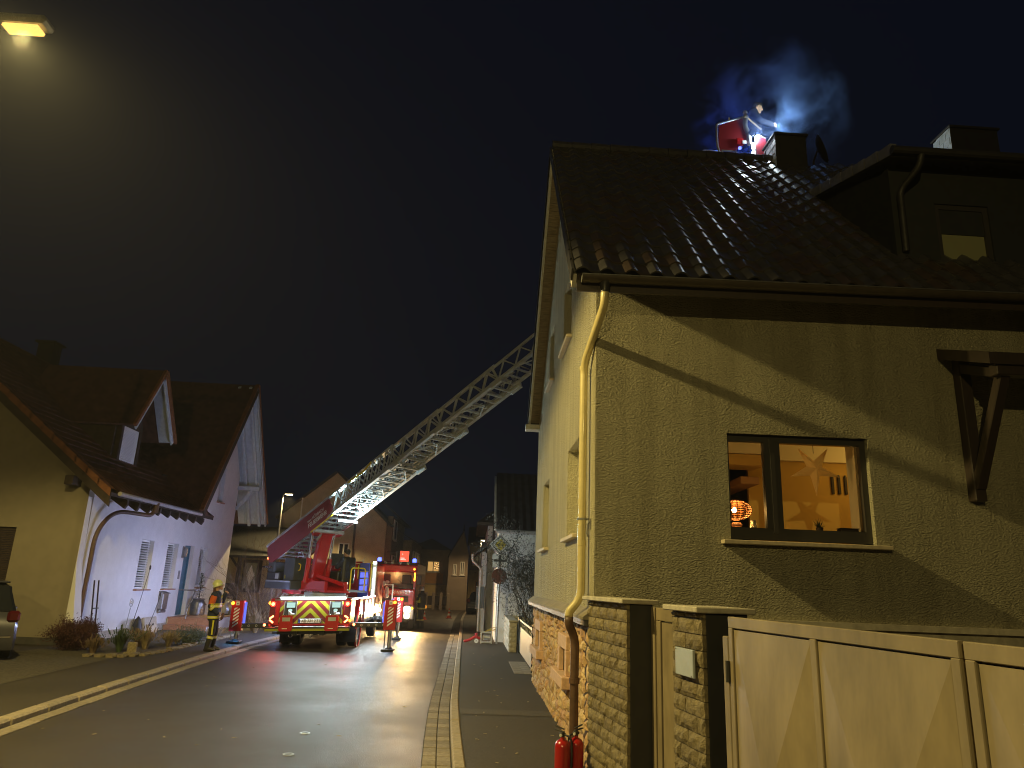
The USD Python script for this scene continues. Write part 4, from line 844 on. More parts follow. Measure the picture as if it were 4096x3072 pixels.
part(lh, 'dormer_window', G().bb((DXf - .12, 23.90, 5.46), (DXf - .05, 25.06, 5.54)).bb((DXf - .12, 23.90, 6.54), (DXf - .05, 25.06, 6.62)).bb((DXf - .12, 23.90, 5.54), (DXf - .05, 23.98, 6.54)).bb((DXf - .12, 24.98, 5.54), (DXf - .05, 25.06, 6.54)), 'frame_white', parent=dm)
g = G()
for i in range(24): g.box((DXf - .04, 24.48, 5.50 + i * .0462), (.014, 1.10, .040), .004)
part(lh, 'dormer_shutter', g, 'shutter_white', parent=dm, kind='stuff')
part(lh, 'roof_chimney', G().bb((-17.6, 28.2, 9.0), (-17.0, 28.8, 10.6), .01).bb((-17.7, 28.1, 10.601), (-16.9, 28.9, 10.68), .01), 'slate_dark')
part(lh, 'skylight', G().box((-11.6, 27.6, zr(-11.6) + .07), (.05, .5, .06), .006), 'timber_dark')
# fittings on the front wall
ml = part(lh, 'door_lamp', G().bb((WX + .005, 28.22, 2.56), (WX + .03, 28.40, 2.98), .006).bb((WX + .03, 28.24, 2.60), (WX + .14, 28.38, 2.94), .02), 'zinc')
M['lamp_warm'] = em('door_lamp_glow', (1.0, .55, .22), 5.0)
part(lh, 'lamp_pane', G().bb((WX + .035, 28.381, 2.62), (WX + .13, 28.392, 2.90)), 'lamp_warm', parent=ml)
part(lh, 'bell_plate', G().bb((WX + .003, 28.16, 1.80), (WX + .03, 28.28, 2.10), .004), 'zinc')
mb = part(lh, 'letterbox', G().bb((WX + .004, 26.75, .78), (WX + .17, 27.20, 1.32), .015), 'zinc'); part(lh, 'letterbox_lid', G().box((WX + .10, 26.975, 1.345), (.24, .49, .03), .006, ((.96, 0, -.27), (0, 1, 0), (.27, 0, .96))), 'zinc', parent=mb)
part(lh, 'newspaper_roll', G().cyl((WX + .10, 26.78, .72), (WX + .10, 27.18, .72), .055, 12), 'zinc', parent=mb)
M['step_side'] = M['render_white']
sp = part(lh, 'doorstep', G().bb((WX + .03, 27.75, 0), (WX + 1.55, 30.1, .46)), 'render_white')
for k in range(6): part(lh, 'landing_tile', G().bb((WX + .032 + .51 * (k % 3), 27.72 + 1.2 * (k // 3), .461), (WX + .032 + .51 * (k % 3) + .50, 27.72 + 1.2 * (k // 3) + 1.19, .495), .004), 'terracotta', parent=sp)
for k in range(3):
    part(lh, 'riser_tile', G().bb((WX + .06 + .5 * k, 27.725, .25), (WX + .55 + .5 * k, 27.748, .458), .003), 'terracotta', parent=sp)
    part(lh, 'riser_tile', G().bb((WX + .06 + .5 * k, 27.395, .03), (WX + .55 + .5 * k, 27.415, .205), .003), 'terracotta', parent=sp)
    part(lh, 'tread_tile', G().bb((WX + .06 + .5 * k, 27.38, .207), (WX + .55 + .5 * k, 27.722, .248), .004), 'terracotta', parent=sp)
part(lh, 'lower_step', G().bb((WX + .05, 27.417, 0), (WX + 1.53, 27.72, .205)), 'render_white', parent=sp)
part(lh, 'handrail', G().tube(bend([(WX + .95, 28.3, 1.42), (WX + .75, 28.1, 1.42), (WX + .75, 27.55, .80), (WX + .75, 27.5, .46)], .05), .022, 8).tube([(WX + .95, 28.3, 1.42), (WX + .05, 28.35, 1.42)], .022, 8), 'zinc', smooth=True)
# ------------------------------------------------------------------ turntable ladder truck (local frame: x right, y forward, z up; it leans a little)
M['red'] = pm('fire_red', (.42, .012, .016), .3, coat=.5, var=.06, vscale=3)
M['red_panel'] = pm('ladder_red', (.26, .022, .032), .4, var=.08, vscale=2)
M['grey_paint'] = pm('anthracite_paint', (.055, .065, .085), .45, var=.12, vscale=4)
M['alu'] = pm('aluminium', (.50, .52, .55), .35, metal=.65, var=.12, vscale=8)
M['chrome'] = pm('chrome', (.75, .76, .78), .12, metal=1.0)
M['yellow_film'] = pm('yellow_film', (.27, .27, .012), .45)
M['red_film'] = pm('red_film', (.13, .012, .016), .35)
M['white_film'] = pm('white_film', (.75, .75, .75), .4)
M['yellow_rail'] = pm('yellow_rail', (.75, .60, .02), .4)
M['led_white'] = em('led_white', (.82, .95, 1.0), 4.0)
M['led_side'] = em('led_side', (.82, .98, .95), 6.0)
M['tail_red'] = em('tail_red', (1.0, .02, .012), 7.0)
M['tail_core'] = em('tail_core', (1.0, .16, .05), 14.0)
M['amber'] = em('amber_lamp', (1.0, .36, .02), 7.0)
M['amber_soft'] = em('amber_soft', (1.0, .35, .03), 1.2)
M['panel_lit'] = em('lit_panel', (.62, .95, .86), .85)
M['blue_lamp'] = em('blue_lamp', (.08, .12, 1.0), 5.0)
M['blue_lit'] = em('blue_glow', (.16, .20, 1.0), 1.1)
M['plate_black'] = pm('plate_lettering', (.02, .02, .02), .5)
M['eu_blue'] = pm('plate_blue', (.02, .06, .42), .4)
M['tyre'] = pm('tyre', (.018, .018, .018), .85, bump=.3, bscale=60)
M['cabglass'] = pm('cab_glass', (.02, .025, .03), .05, spec=.8)
TX, TY = -4.69, 22.5
truck = thing('ladder_truck', 'red turntable ladder fire truck with chevron rear, its long ladder raised over the corner house', 'fire truck', (TX, TY, 0))
LEAN = .041
def tp(name, g, m, parent=None, smooth=False, kind=None):
    v, f = g.arrays(); v = v.copy(); v[:, 2] += LEAN * v[:, 0]; return part(truck, name, (v, f), m, smooth=smooth, parent=parent, local=True, kind=kind)
def tw(name, g, m, parent=None, smooth=False, kind=None): return part(truck, name, g, m, smooth=smooth, parent=parent, kind=kind)
X0, X1 = -1.21, 1.19
body = tp('rear_body', G().bb((X0 + .16, .02, .70), (X1 - .16, 1.9, 1.40), .02), 'red')
for sx in (-1, 1):
    c = X0 + .16 if sx < 0 else X1 - .16
    pts = [(c, 0.0)] + [(c + sx * .14 * math.sin(a) , .16 - .16 * math.cos(a)) for a in np.linspace(0, math.pi / 2, 7)] + [(c + sx * .14, .9), (c, .9)]
    g = G().prism(Polygon(pts), (0, 0, .68), (1, 0, 0), (0, 1, 0), .78) if True else None
    tp('corner_post', g, 'red', parent=body, smooth=40)
tp('deck', G().bb((X0 + .02, .06, 1.405), (X1 - .02, 3.4, 1.43), .004), 'alu')
tp('side_body', G().bb((X0 + .02, 1.905, .62), (X1 - .02, 5.3, 1.40), .02), 'red')
# chevrons
cx = .02; sc_ = .00146
plate = sbox(-.86, .76, .97, 1.385)
tp('chevron_board', G().bb((-.87, -.002, .75), (.98, .018, 1.395), .003), 'red_film', parent=body)
for k in range(-8, 4):
    v0 = k * .19 * 1.46 + -.02; lo, hi = v0 - .07, v0 + .062
    band = []
    for sx in (-1, 1):
        # v = (1.385 - z) - |x - cx| * .95 between lo and hi
        P = Polygon([(cx, 1.385 - lo), (cx, 1.385 - hi), (cx + sx * 1.2, 1.385 - hi - 1.2 * .95), (cx + sx * 1.2, 1.385 - lo - 1.2 * .95)])
        q = P.intersection(plate)
        if not q.is_empty: tp('chevron_stripe', G().prism(q, (0, -.003, 0), (1, 0, 0), (0, 0, 1), .003), 'yellow_film', parent=body)
# led bar along the top edge of the tail
tp('led_bar', G().bb((-.865, -.05, 1.435), (1.03, .0, 1.50), .01), 'led_white')
tp('led_bar_housing', G().bb((-.90, -.03, 1.502), (1.06, .06, 1.53), .006), 'alu')
rect_light('tail_led_light', (TX + .08, TY - .07, 1.45), (TX + .08, TY - .95, 0), 1.9, .05, LED, 15, spread=66)
# compartments with lit equipment, hinged flaps, number plate
for sx, xx in ((-1, -.73), (1, .58)):
    cpt = tp('equipment_bay', G().bb((xx, -.008, 1.0), (xx + .34, -.004, 1.375), .0), 'black_metal', parent=body)
    tp('bay_frame', G().bb((xx - .012, -.02, .99), (xx - .0, .0, 1.38)).bb((xx + .34, -.02, .99), (xx + .352, .0, 1.38)), 'alu', parent=body)
    tp('lit_panel', G().bb((xx + .06, -.030, 1.20), (xx + .30, -.012, 1.345), .006), 'panel_lit', parent=body)
    tp('work_lamp', G().ball((xx + .17, -.02, 1.13), .07, 2, (.9, .35, .55)), 'panel_lit', parent=body, smooth=True)
    tp('coupling', G().lathe([(.0, .0), (.045, .0), (.05, .02), (.03, .05), (0, .05)], (xx + .17, -.01, 1.06), 14, (0, -1, 0)).bb((xx + .14, -.05, 1.0), (xx + .30, -.012, 1.05), .006), 'alu', parent=body)
    fl = tp('flap', G().prism(Polygon([(xx - .06, .975), (xx - .08, .60), (xx - .04, .555), (xx + .27, .555), (xx + .31, .60), (xx + .30, .975), (xx + .26, .99), (xx - .02, .99)]), (0, -.155, 0), (1, 0, 0), (0, 0, 1), .03), 'red', parent=None)
    tp('flap_plate', G().bb((xx + .01, -.190, .83), (xx + .235, -.186, .935), .0), 'alu', parent=fl)
    tp('flap_handle', G().bb((xx + .03, -.193, .615), (xx + .175, -.186, .638), .003), 'white_film', parent=fl)
    tp('flap_hinge', G().bb((xx + .02, -.18, .985), (xx + .07, -.02, 1.005), .004).bb((xx + .19, -.18, .985), (xx + .24, -.02, 1.005), .004), 'chrome', parent=fl)
npl = tp('number_plate', G().bb((-.285, -.035, .775), (.345, -.026, .885), .004), 'white_film')
tp('plate_frame', G().bb((-.31, -.024, .755), (.37, -.012, .90), .004), 'black_metal', parent=npl)
tp('euro_strip', G().bb((-.283, -.039, .779), (-.235, -.036, .881), .0), 'eu_blue', parent=npl)
def ttext(s, h, x, y, z, m, name, parent, u=(1, 0, 0), v=(0, 0, 1), bold=False, d=.003):
    q = meshkit.text_mesh(s, h, d, bold); V = q.vertices; u = A_(u, float); v = A_(v, float); w = np.cross(u, v)
    return tp(name, G().raw(A_([x, y, z]) + V[:, :1] * u + V[:, 1:2] * v + V[:, 2:3] * w, q.faces), m, parent=parent)
ttext('AB·AH 2312', .078, -.205, -.036, .792, 'plate_black', 'plate_lettering', npl, bold=True)
# bumper beam with yellow film
bm = tp('bumper', G().bb((X0 - .0, -.14, .55), (X1 + .03, .0, .67), .01), 'black_metal')
tp('bumper_film', G().bb((X0 + .005, -.146, .556), (X1 + .02, -.142, .622)), 'yellow_film', parent=bm)
tp('bumper_edge', G().bb((X0 + .3, -.15, .672), (X1 - .1, -.02, .685), .003), 'alu', parent=bm)
# tail lamps
for sx in (-1, 1):
    xc = -1.07 if sx < 0 else 1.085
    tl = tp('tail_lamp', G().bb((xc - .08, -.012, .74), (xc + .08, .01, 1.40), .015), 'red_film')
    tp('round_lamp', G().ball((xc + .0, -.02, 1.305), .047, 2, (1, .5, 1)), 'tail_core', parent=tl, smooth=True)
    tp('lamp_ring', G().lathe([(.05, 0), (.075, .0), (.075, .014), (.05, .014)], (xc, -.012, 1.305), 18, (0, -1, 0)), 'tail_red', parent=tl)
    for (za, zb) in ((.885, .955), (.80, .73)):
        a = (xc - sx * -.055, -.022, za - .0) ; b = (xc + sx * -.06, -.022, zb)
        zz0, zz1 = (.90, .975) if za > .85 else (.865, .785)
        tp('led_blade', G().bar((xc + sx * .055, -.022, zz0), (xc - sx * .055, -.022, zz1), .045, .02, up=(0, 1, 0), b=.006), 'tail_core', parent=tl)
    tp('led_surround', G().bb((xc - .078, -.016, .755), (xc + .078, -.0125, 1.005)), 'tail_red' if False else 'red_film', parent=tl)
    tp('side_marker', G().ball((xc + sx * .10, .02, 1.335 if sx < 0 else .83), .04, 2), 'amber', parent=tl, smooth=True)
    tp('end_lamp', G().ball((X0 - .04 if sx < 0 else X1 + .13, -.02, .725), .036, 2), 'tail_core', smooth=True)
    rect_light('tail_lamp_light', (TX + xc, TY - .10, .92 + LEAN * xc), (TX + xc, TY - 3, .2), .1, .3, (1, .03, .02), 3.0)
# underside: chassis, wheels, mud flaps, shackles
tp('chassis', G().bb((-.45, .05, .42), (-.32, 7, .60)).bb((.32, .05, .42), (.45, 7, .60)).bb((-.9, .1, .46), (.9, .6, .54)).bb((-.3, 2.2, .35), (.3, 3.0, .58), .05), 'black_metal')
def wheel(x, y, out):
    w = tp('wheel', G().lathe([(.27, -.14), (.40, -.145), (.455, -.11), (.465, 0), (.455, .11), (.40, .145), (.27, .14)], (x, y, .468 - LEAN * x * .8), 28, (1, 0, 0)), 'tyre', smooth=40)
    tp('rim', G().lathe([(0, .04 * out), (.10, .05 * out), (.13, .0), (.22, .02 * out), (.265, .10 * out), (.275, .13 * out)], (x, y, .468 - LEAN * x * .8), 24, (1, 0, 0)), 'alu', parent=w, smooth=40)
for y in (1.95,):
    for x, o in ((-1.03, -1), (-.70, -1), (.70, 1), (1.03, 1)): wheel(x, y, o)
for x, o in ((-1.02, -1), (1.02, 1)): wheel(x, 6.3, o)
for xx in (-1.10, .65):
    tp('mud_flap', G().bb((xx, 1.30, .14), (xx + .56, 1.325, .52), .006), 'tyre')
for xx in (-.48, .10): tp('shackle', G().tube([(xx + .05 * math.sin(t), -.0, .47 - .05 * math.cos(t) - .04) for t in np.linspace(-2.3, 2.3, 12)], .012, 6), 'chrome')
# outriggers
def outrigger(y, xin, xout, sx, zt=1.39, zb=.52, mark=True):
    b = tp('outrigger_beam', G().bb((min(xin, xout), y - .10, .60), (max(xin, xout), y + .10, .74), .01), 'black_metal')
    for k in range(5):
        x = xin + (xout - xin) * (k + .8) / 5.6
        tp('beam_hole', G().lathe([(.022, 0), (.034, 0), (.034, .006), (.022, .006)], (x, y - .101, .67), 14, (0, -1, 0)), 'alu', parent=b)
    bx = tp('outrigger_box', G().bb((xout - .18, y - .12, zb), (xout + .18, y + .10, zt), .012), 'red')
    for k in range(6):
        z = zb + .10 + k * .098; P = Polygon([(-.08, z), (.08, z + .115), (.08, z + .165), (-.08, z + .05)]).intersection(sbox(-.085, zb + .1, .085, zt - .2))
        if not P.is_empty: tp('reflective_stripe', G().prism(P, (xout + .01 * sx, y - .1205, 0), (1, 0, 0), (0, 0, 1), .003), 'white_film', parent=bx)
    tp('warning_sign', G().bb((xout - .05, y - .126, zt - .13), (xout + .05, y - .121, zt - .02)), 'white_film', parent=bx)
    tp('warning_mark', G().prism(Polygon([(-.028, zt - .10), (.028, zt - .10), (0, zt - .05)]), (xout, y - .1265, 0), (1, 0, 0), (0, 0, 1), .002), 'plate_black', parent=bx)
    tp('flash_lamp', G().ball((xout + sx * .12 - (0.0 if sx > 0 else 0.02), y - .14, zt - .07), .045, 2), 'amber', parent=bx, smooth=True)
    zg = -LEAN * xout + (.002 if sx > 0 else .078)
    jk = tp('jack_leg', G().cyl((xout + .03, y, zg + .10), (xout + .03, y, zb), .062, 14), 'chrome', smooth=40)
    tp('guide_rod', G().cyl((xout - .12, y, zg + .06), (xout - .12, y, zb), .018, 8), 'chrome', parent=jk)
    tp('foot_plate', G().bb((xout - .19, y - .19, zg + .01), (xout + .19, y + .19, zg + .075), .012).lathe([(.12, 0), (.10, .04), (.07, .05)], (xout + .03, y, zg + .075), 14), 'black_metal', parent=jk)
    return bx
outrigger(.75, -1.05, -2.28, -1); outrigger(.75, 1.05, 2.28, 1)
outrigger(5.2, 1.05, 2.08, 1); outrigger(5.2, -1.05, -2.1, -1)
for sgn, x, y in ((-1, -2.28, .75), (1, 2.28, .75), (1, 2.08, 5.2), (-1, -2.1, 5.2)):
    tp('blue_glow_face', G().bb((x - sgn * .21 - .02, y - .06, .70), (x - sgn * .21 + .02, y + .06, 1.34), .006), 'blue_lit')  # glowing strip stands in for blue light on the box side
rect_light('ground_marker_light', (TX - 2.28, TY + .55, .45), (TX - 2.55, TY + .40, 0), .12, .06, (.1, .45, 1.0), 1.2)
rect_light('ground_marker_light', (TX + 2.4, TY + .75, .5), (TX + 2.65, TY + .75, 0), .12, .06, (.25, .4, 1.0), .8)
rect_light('ground_marker_light', (TX - 2.1, TY + 5.0, .45), (TX - 2.25, TY + 4.8, 0), .12, .06, (.1, .45, 1.0), 1.2)
# right flank: rolled shutter bays lit from above, led strips, cab
for k in range(3):
    y = 2.9 + k * .80
    bay = tp('locker', G().bb((X1 - .018, y, .64), (X1 + .0, y + .74, 1.34)), 'alu')
    tp('locker_frame', G().bb((X1 - .01, y - .03, .62), (X1 + .015, y - .002, 1.39)).bb((X1 - .01, y + .742, .62), (X1 + .015, y + .77, 1.39)), 'chrome', parent=bay)
tp('wheel_arch', G().lathe([(.50, -.02), (.56, -.02), (.56, .03), (.50, .03)], (X1 - .02, 1.95, .47), 24, (1, 0, 0)), 'red')
tp('side_led', G().bb((X1 - .01, .35, 1.41), (X1 + .03, 5.2, 1.455), .008), 'led_side')
tp('side_led', G().bb((X0 - .03, .35, 1.41), (X0 + .01, 5.2, 1.455), .008), 'led_side')
rect_light('flank_light', (TX + X1 + .06, TY + 2.8, 1.50), (TX + X1 + 3.0, TY + 2.8, .2), 4.6, .06, LED, 60, up=(0, 0, 1))
rect_light('flank_light', (TX + X0 - .06, TY + 3.6, 1.45), (TX + X0 - 3.5, TY + 3.6, 1.7), 6.4, .06, (.50, .57, 1.0), 86, up=(0, 0, 1))
cab = tp('cab', G().bb((X0 + .03, 5.45, .75), (X1 - .03, 7.9, 2.58), .06), 'red')
tp('cab_rear_panel', G().bb((-.25, 5.40, 1.42), (.52, 5.448, 2.58), .01), 'red', parent=cab)
tp('roof_rail', G().tube([(-.2, 5.42, 2.63), (.62, 5.42, 2.63)], .03, 8), 'red', parent=cab)
lad = tp('access_ladder', G().bb((.54, 5.36, 1.36), (.90, 5.44, 2.60), .01), 'eu_blue')
for k in range(4): tp('access_rung', G().bb((.57, 5.32, 1.56 + k * .24), (.87, 5.358, 1.585 + k * .24), .004), 'alu', parent=lad)
for k in range(3): tp('lit_panel_blue', G().bb((.58, 5.352, 1.60 + k * .24), (.86, 5.3585, 1.79 + k * .24)), 'blue_lit', parent=lad)
tp('grab_rail', G().tube(bend([(.97, 5.34, 1.6), (.97, 5.30, 2.0), (.97, 5.30, 2.58), (.97, 5.4, 2.62)], .05), .022, 8), 'yellow_rail', smooth=True)
tp('grab_rail', G().tube(bend([(.50, 5.34, 2.05), (.50, 5.30, 2.10), (.50, 5.30, 2.5), (.52, 5.4, 2.56)], .05), .02, 8), 'yellow_rail', smooth=True)
tp('grab_rail', G().tube(bend([(-.22, 5.2, 1.55), (-.22, 5.2, 2.30), (.02, 5.2, 2.36), (.16, 5.2, 2.10), (.16, 5.2, 1.8), (.08, 5.2, 1.55)], .08), .024, 8), 'yellow_rail', smooth=True)
tp('vertical_led', G().bb((1.06, 5.30, 1.0), (1.12, 5.36, 2.44), .008), 'led_side')
tp('led_post', G().bb((1.0, 5.362, .8), (1.17, 5.44, 2.60), .01), 'alu')
tp('corner_floodlight', G().bb((1.02, 5.24, 2.56), (1.16, 5.34, 2.66), .02), 'led_white')
tp('mirror_horn', G().raw([(.56, 5.4, 2.62), (.66, 5.4, 2.66), (.70, 5.4, 2.84), (.60, 5.44, 2.70)], [[0, 1, 2, 3]]).bb((.55, 5.42, 2.60), (.67, 5.46, 2.66), .01), 'alu')
rect_light('strip_light', (TX + 1.12, TY + 5.22, 1.75), (TX + 3.0, TY + 2.0, .9), .06, 1.4, (.8, .97, 1.0), 36)
# turntable
H_ = A_([.674, -.739, 0]); Q_ = A_([.739, .674, 0]); T0 = A_([-4.75, 24.85, 0.0])
def tt(h, q, z): return T0 + H_ * h + Q_ * q + A_([0, 0, z])
def tbox(h0, h1, q0, q1, z0, z1, b=.01, g=None):
    g = g or G(); return g.box(tt((h0 + h1) / 2, (q0 + q1) / 2, (z0 + z1) / 2), (abs(h1 - h0), abs(q1 - q0), abs(z1 - z0)), b, (H_, Q_, UP))
M['ring_paint'] = pm('slew_ring', (.30, .34, .44), .4, metal=.3, var=.1, vscale=8)
tw('slew_ring', G().lathe([(0, 1.42), (.60, 1.42), (.62, 1.45), (.62, 1.47), (.66, 1.475), (.66, 1.585), (.60, 1.60), (0, 1.60)], T0, 36), 'ring_paint', smooth=30)
g = G()
for k in range(48):
    a = k / 48 * 2 * math.pi; g.box(T0 + A_([.64 * math.cos(a), .64 * math.sin(a), 1.625]), (.04, .045, .03), .004, ((math.cos(a), math.sin(a), 0), (-math.sin(a), math.cos(a), 0), (0, 0, 1)))
tw('ring_bolts', g, 'chrome', kind='stuff')
cw_ = tw('counterweight', tbox(-2.75, -1.0, -.72, .35, 1.64, 1.92, .015), 'grey_paint'); tw('weight_rim', tbox(-2.70, -1.05, -.735, .36, 1.86, 1.915, .004), 'ring_paint', parent=cw_)
tw('red_underframe', tbox(-2.2, -.9, -.35, .25, 1.50, 1.62, .01), 'red')
cb = tw('cabinet', tbox(-1.75, -1.08, -.60, .20, 1.925, 2.66, .012), 'grey_paint')
for q in (-.45, .02): tw('cabinet_handle', G().tube(bend([tt(-1.075, q, 2.25), tt(-1.0, q + .03, 2.28), tt(-1.0, q + .03, 2.45), tt(-1.075, q, 2.48)], .03), .018, 6), 'yellow_rail', parent=cb, smooth=True)
tw('cabinet_label', tbox(-1.68, -1.60, -.604, -.601, 1.98, 2.10, 0), 'yellow_film', parent=cb)
tw('cabinet_latch', tbox(-1.055, -1.05, -.25, -.12, 1.68, 1.76, 0), 'black_metal', parent=cw_)
en = tw('engine_unit', tbox(-2.70, -1.85, -.70, -.1, 1.925, 2.18, .02), 'black_metal'); tw('valve_block', tbox(-2.62, -2.2, -.74, -.3, 2.181, 2.52, .03), 'grey_paint', parent=en)
for k in range(3): tw('hose_coupling', G().lathe([(0, 0), (.04, 0), (.05, .03), (.03, .06), (.03, .10), (0, .1)], tt(-2.58 + k * .13, -.75, 2.33), 10, -Q_), 'chrome', parent=en)
tw('engine_grille', tbox(-2.1, -1.9, -.715, -.701, 1.96, 2.14, 0), 'alu', parent=en)
tw('rear_lamp_arm', G().tube([tt(-2.7, -.5, 2.36), tt(-3.0, -.75, 2.34)], .03, 8), 'black_metal', parent=en)
bs = tw('lift_frame', tbox(-.85, .62, -.42, -.30, 1.61, 1.95, .02, tbox(-.85, .62, .32, .44, 1.61, 1.95, .02)), 'red')
tw('lift_frame_plate', tbox(-.9, .70, -.46, .46, 1.602, 1.68, .012), 'red', parent=bs)
heel = A_([-6.62, 26.62, 2.52]); tip = A_([5.22, 13.66, 9.9]); Lv = tip - heel; LL = np.linalg.norm(Lv); D3 = Lv / LL; N3 = np.cross(D3, Q_); N3 = N3 if N3[2] > 0 else -N3
def ld(t, q, n): return heel + D3 * t + Q_ * q + N3 * n                      # metres along the ladder, across, above
tw('lift_boom', G().bar(tt(-.55, -.10, 1.92), ld(2.75, 0, -.12), .40, .26, up=N3, b=.03), 'red')
tw('boom_head', G().bar(ld(2.78, -.52, -.13), ld(2.78, .52, -.13), .20, .17, up=N3, b=.02), 'red')
for q in (-.42, .36):
    p0, p1 = tt(-.5, q - .04, 1.9), ld(2.62, q, -.10)
    cyl = tw('lift_cylinder', G().cyl(p0, p0 * .5 + p1 * .5, .085, 12), 'red', smooth=40)
    tw('piston_rod', G().cyl(p0 * .5 + p1 * .5, p1, .045, 12), 'chrome', parent=cyl, smooth=40)
tw('lift_strut', G().bar(tt(-.5, -.2, 2.15), tt(.62, .28, 1.86), .10, .12, b=.012), 'red')
tw('lift_strut', G().bar(tt(-.8, -.36, 2.0), tt(.60, -.36, 1.78), .08, .16, b=.012), 'red')
# the operator's stand
os_ = tw('operator_stand', tbox(-.15, .75, .42, 1.05, 1.64, 1.70, .01), 'ring_paint')
tw('console', tbox(-.55, -.05, .44, .80, 1.705, 2.28, .03), 'black_metal', parent=os_)
tw('console_screen', tbox(-.33, -.28, .25, .75, 2.46, 2.86, .02), 'grey_paint', parent=os_)
tw('seat_shell', tbox(.05, .18, .50, .98, 1.95, 2.75, .05, tbox(-.25, .18, .50, .98, 1.90, 2.02, .04)), 'black_metal', parent=os_)
tw('stand_lamp', G().ball(tt(-.30, .70, 2.62), .05, 2), 'alu', parent=os_, smooth=True)
tw('stand_rail', G().tube(bend([tt(.72, .45, 1.7), tt(.72, .45, 2.4), tt(.72, 1.0, 2.4), tt(.72, 1.0, 1.7)], .1), .022, 8), 'yellow_rail', parent=os_, smooth=True)
# ladder sections
SEC = [(0.0, 7.4, .98, .62), (2.6, 9.5, .84, .56), (4.2, 11.85, .72, .50), (6.0, LL - .1, .60, .44)]
M['ladder_alu'] = pm('ladder_grey', (.55, .58, .62), .42, metal=.35, var=.12, vscale=5)
for k, (a, b, w, hh) in enumerate(SEC):
    o = -.02 + k * .075; g = G(); hw = w / 2
    for s in (-1, 1):
        g.bar(ld(a, s * hw, o), ld(b, s * hw, o), .055, .11, up=Q_).bar(ld(a, s * hw, o + hh), ld(b, s * hw, o + hh), .05, .06, up=Q_)
        n = int((b - a) / .62); t = np.linspace(a + .04, b - .04, n + 1)
        for i in range(n):
            g.bar(ld(t[i], s * hw, o + .05), ld((t[i] + t[i + 1]) / 2, s * hw, o + hh - .03), .032, .032, up=Q_); g.bar(ld((t[i] + t[i + 1]) / 2, s * hw, o + hh - .03), ld(t[i + 1], s * hw, o + .05), .032, .032, up=Q_)
        g.bar(ld(b, s * hw, o), ld(b - .12, s * hw, o + hh), .05, .05, up=Q_)
    sec = tw('ladder_section', g, 'ladder_alu')
    first = a if k == 0 else SEC[k - 1][1] - 2.2
    for i, t in enumerate(np.arange(first + .35, b - .05, .30)):
        tw('rung', G().bar(ld(t, -hw, o), ld(t, hw, o), .045, .05, up=N3, b=.006), 'ladder_alu', parent=sec)
    for i, t in enumerate(np.arange(first + .5, b - .7, 1.2)):
        tw('cross_brace', G().bar(ld(t, -hw, o - .03), ld(t + .6, hw * .1, o - .03), .03, .02, up=N3).bar(ld(t + .6, hw * .1, o - .03), ld(t + .05, hw, o - .03), .03, .02, up=N3), 'ladder_alu', parent=sec)
    for s in (-1, 1): tw('end_guide', G().box(ld(b - .1, s * (hw + .02), o), (.07, .16, .42), .01, (Q_, N3, D3)), 'ladder_alu', parent=sec)
    if k == 0: sec1 = sec
sp_ = Polygon([(-.05, -.09), (3.55, -.09), (4.05, .12), (3.9, .52), (-.05, .58), (-.12, .45)])
g = G().prism(sp_, heel - Q_ * .545, D3, N3, -.03)
rp = tw('side_panel', g, 'red_panel'); tw('side_panel', G().prism(sp_, heel + Q_ * .545, D3, N3, .03), 'red_panel')
tw('panel_top_rail', G().bar(ld(-.1, -.54, .60), ld(4.0, -.54, .56), .07, .06, up=Q_), 'ladder_alu', parent=rp)
tw('yellow_edge', G().bar(ld(2.7, -.555, -.11), ld(4.1, -.555, -.10), .03, .045, up=Q_), 'yellow_rail', parent=rp)
tw('position_lamp', G().ball(ld(-.13, -.50, .18), .04, 2), 'tail_core', parent=rp, smooth=True)
def ptext(s, h, t, n, bold=False):
    q = meshkit.text_mesh(s, h, .003, bold); V = q.vertices
    u, v = D3, N3; w = -Q_
    tw('lettering', G().raw(heel - Q_ * .5765 + u * t + v * n + V[:, :1] * u + V[:, 1:2] * v + V[:, 2:3] * w, q.faces), 'white_film', parent=rp)
ptext('FEUERWEHR', .135, 2.62, .06, True); ptext('Markt', .065, 2.62, .25); ptext('HÖSBACH', .105, 2.90, .25)
tw('cross_head', G().bar(ld(2.9, -.56, -.14), ld(2.9, .56, -.14), .12, .10, up=N3, b=.01).bar(ld(2.9, -.3, -.16), ld(2.5, -.16, -.24), .08, .08, up=N3).bar(ld(2.9, .3, -.16), ld(2.5, .16, -.24), .08, .08, up=N3).bar(ld(2.5, -.2, -.24), ld(2.5, .2, -.24), .08, .08, up=N3), 'ladder_alu', parent=sec1)
# work light under the ladder, shining up along it
wl = tw('ladder_floodlight', G().box(ld(3.85, .12, -.18), (.72, .07, .06), .01, (Q_, N3, D3)), 'led_white')
rect_light('ladder_flood', ld(3.95, .05, -.30), ld(8.5, .0, .10), .7, .08, (.72, 1.0, .95), 110, spread=62)
tw('loose_rope', G().tube(bend([ld(5.0, -.52, .55), ld(5.9, -.53, .50), ld(6.3, -.53, .60)], .3), .03, 6), 'yellow_rail', parent=sec1)
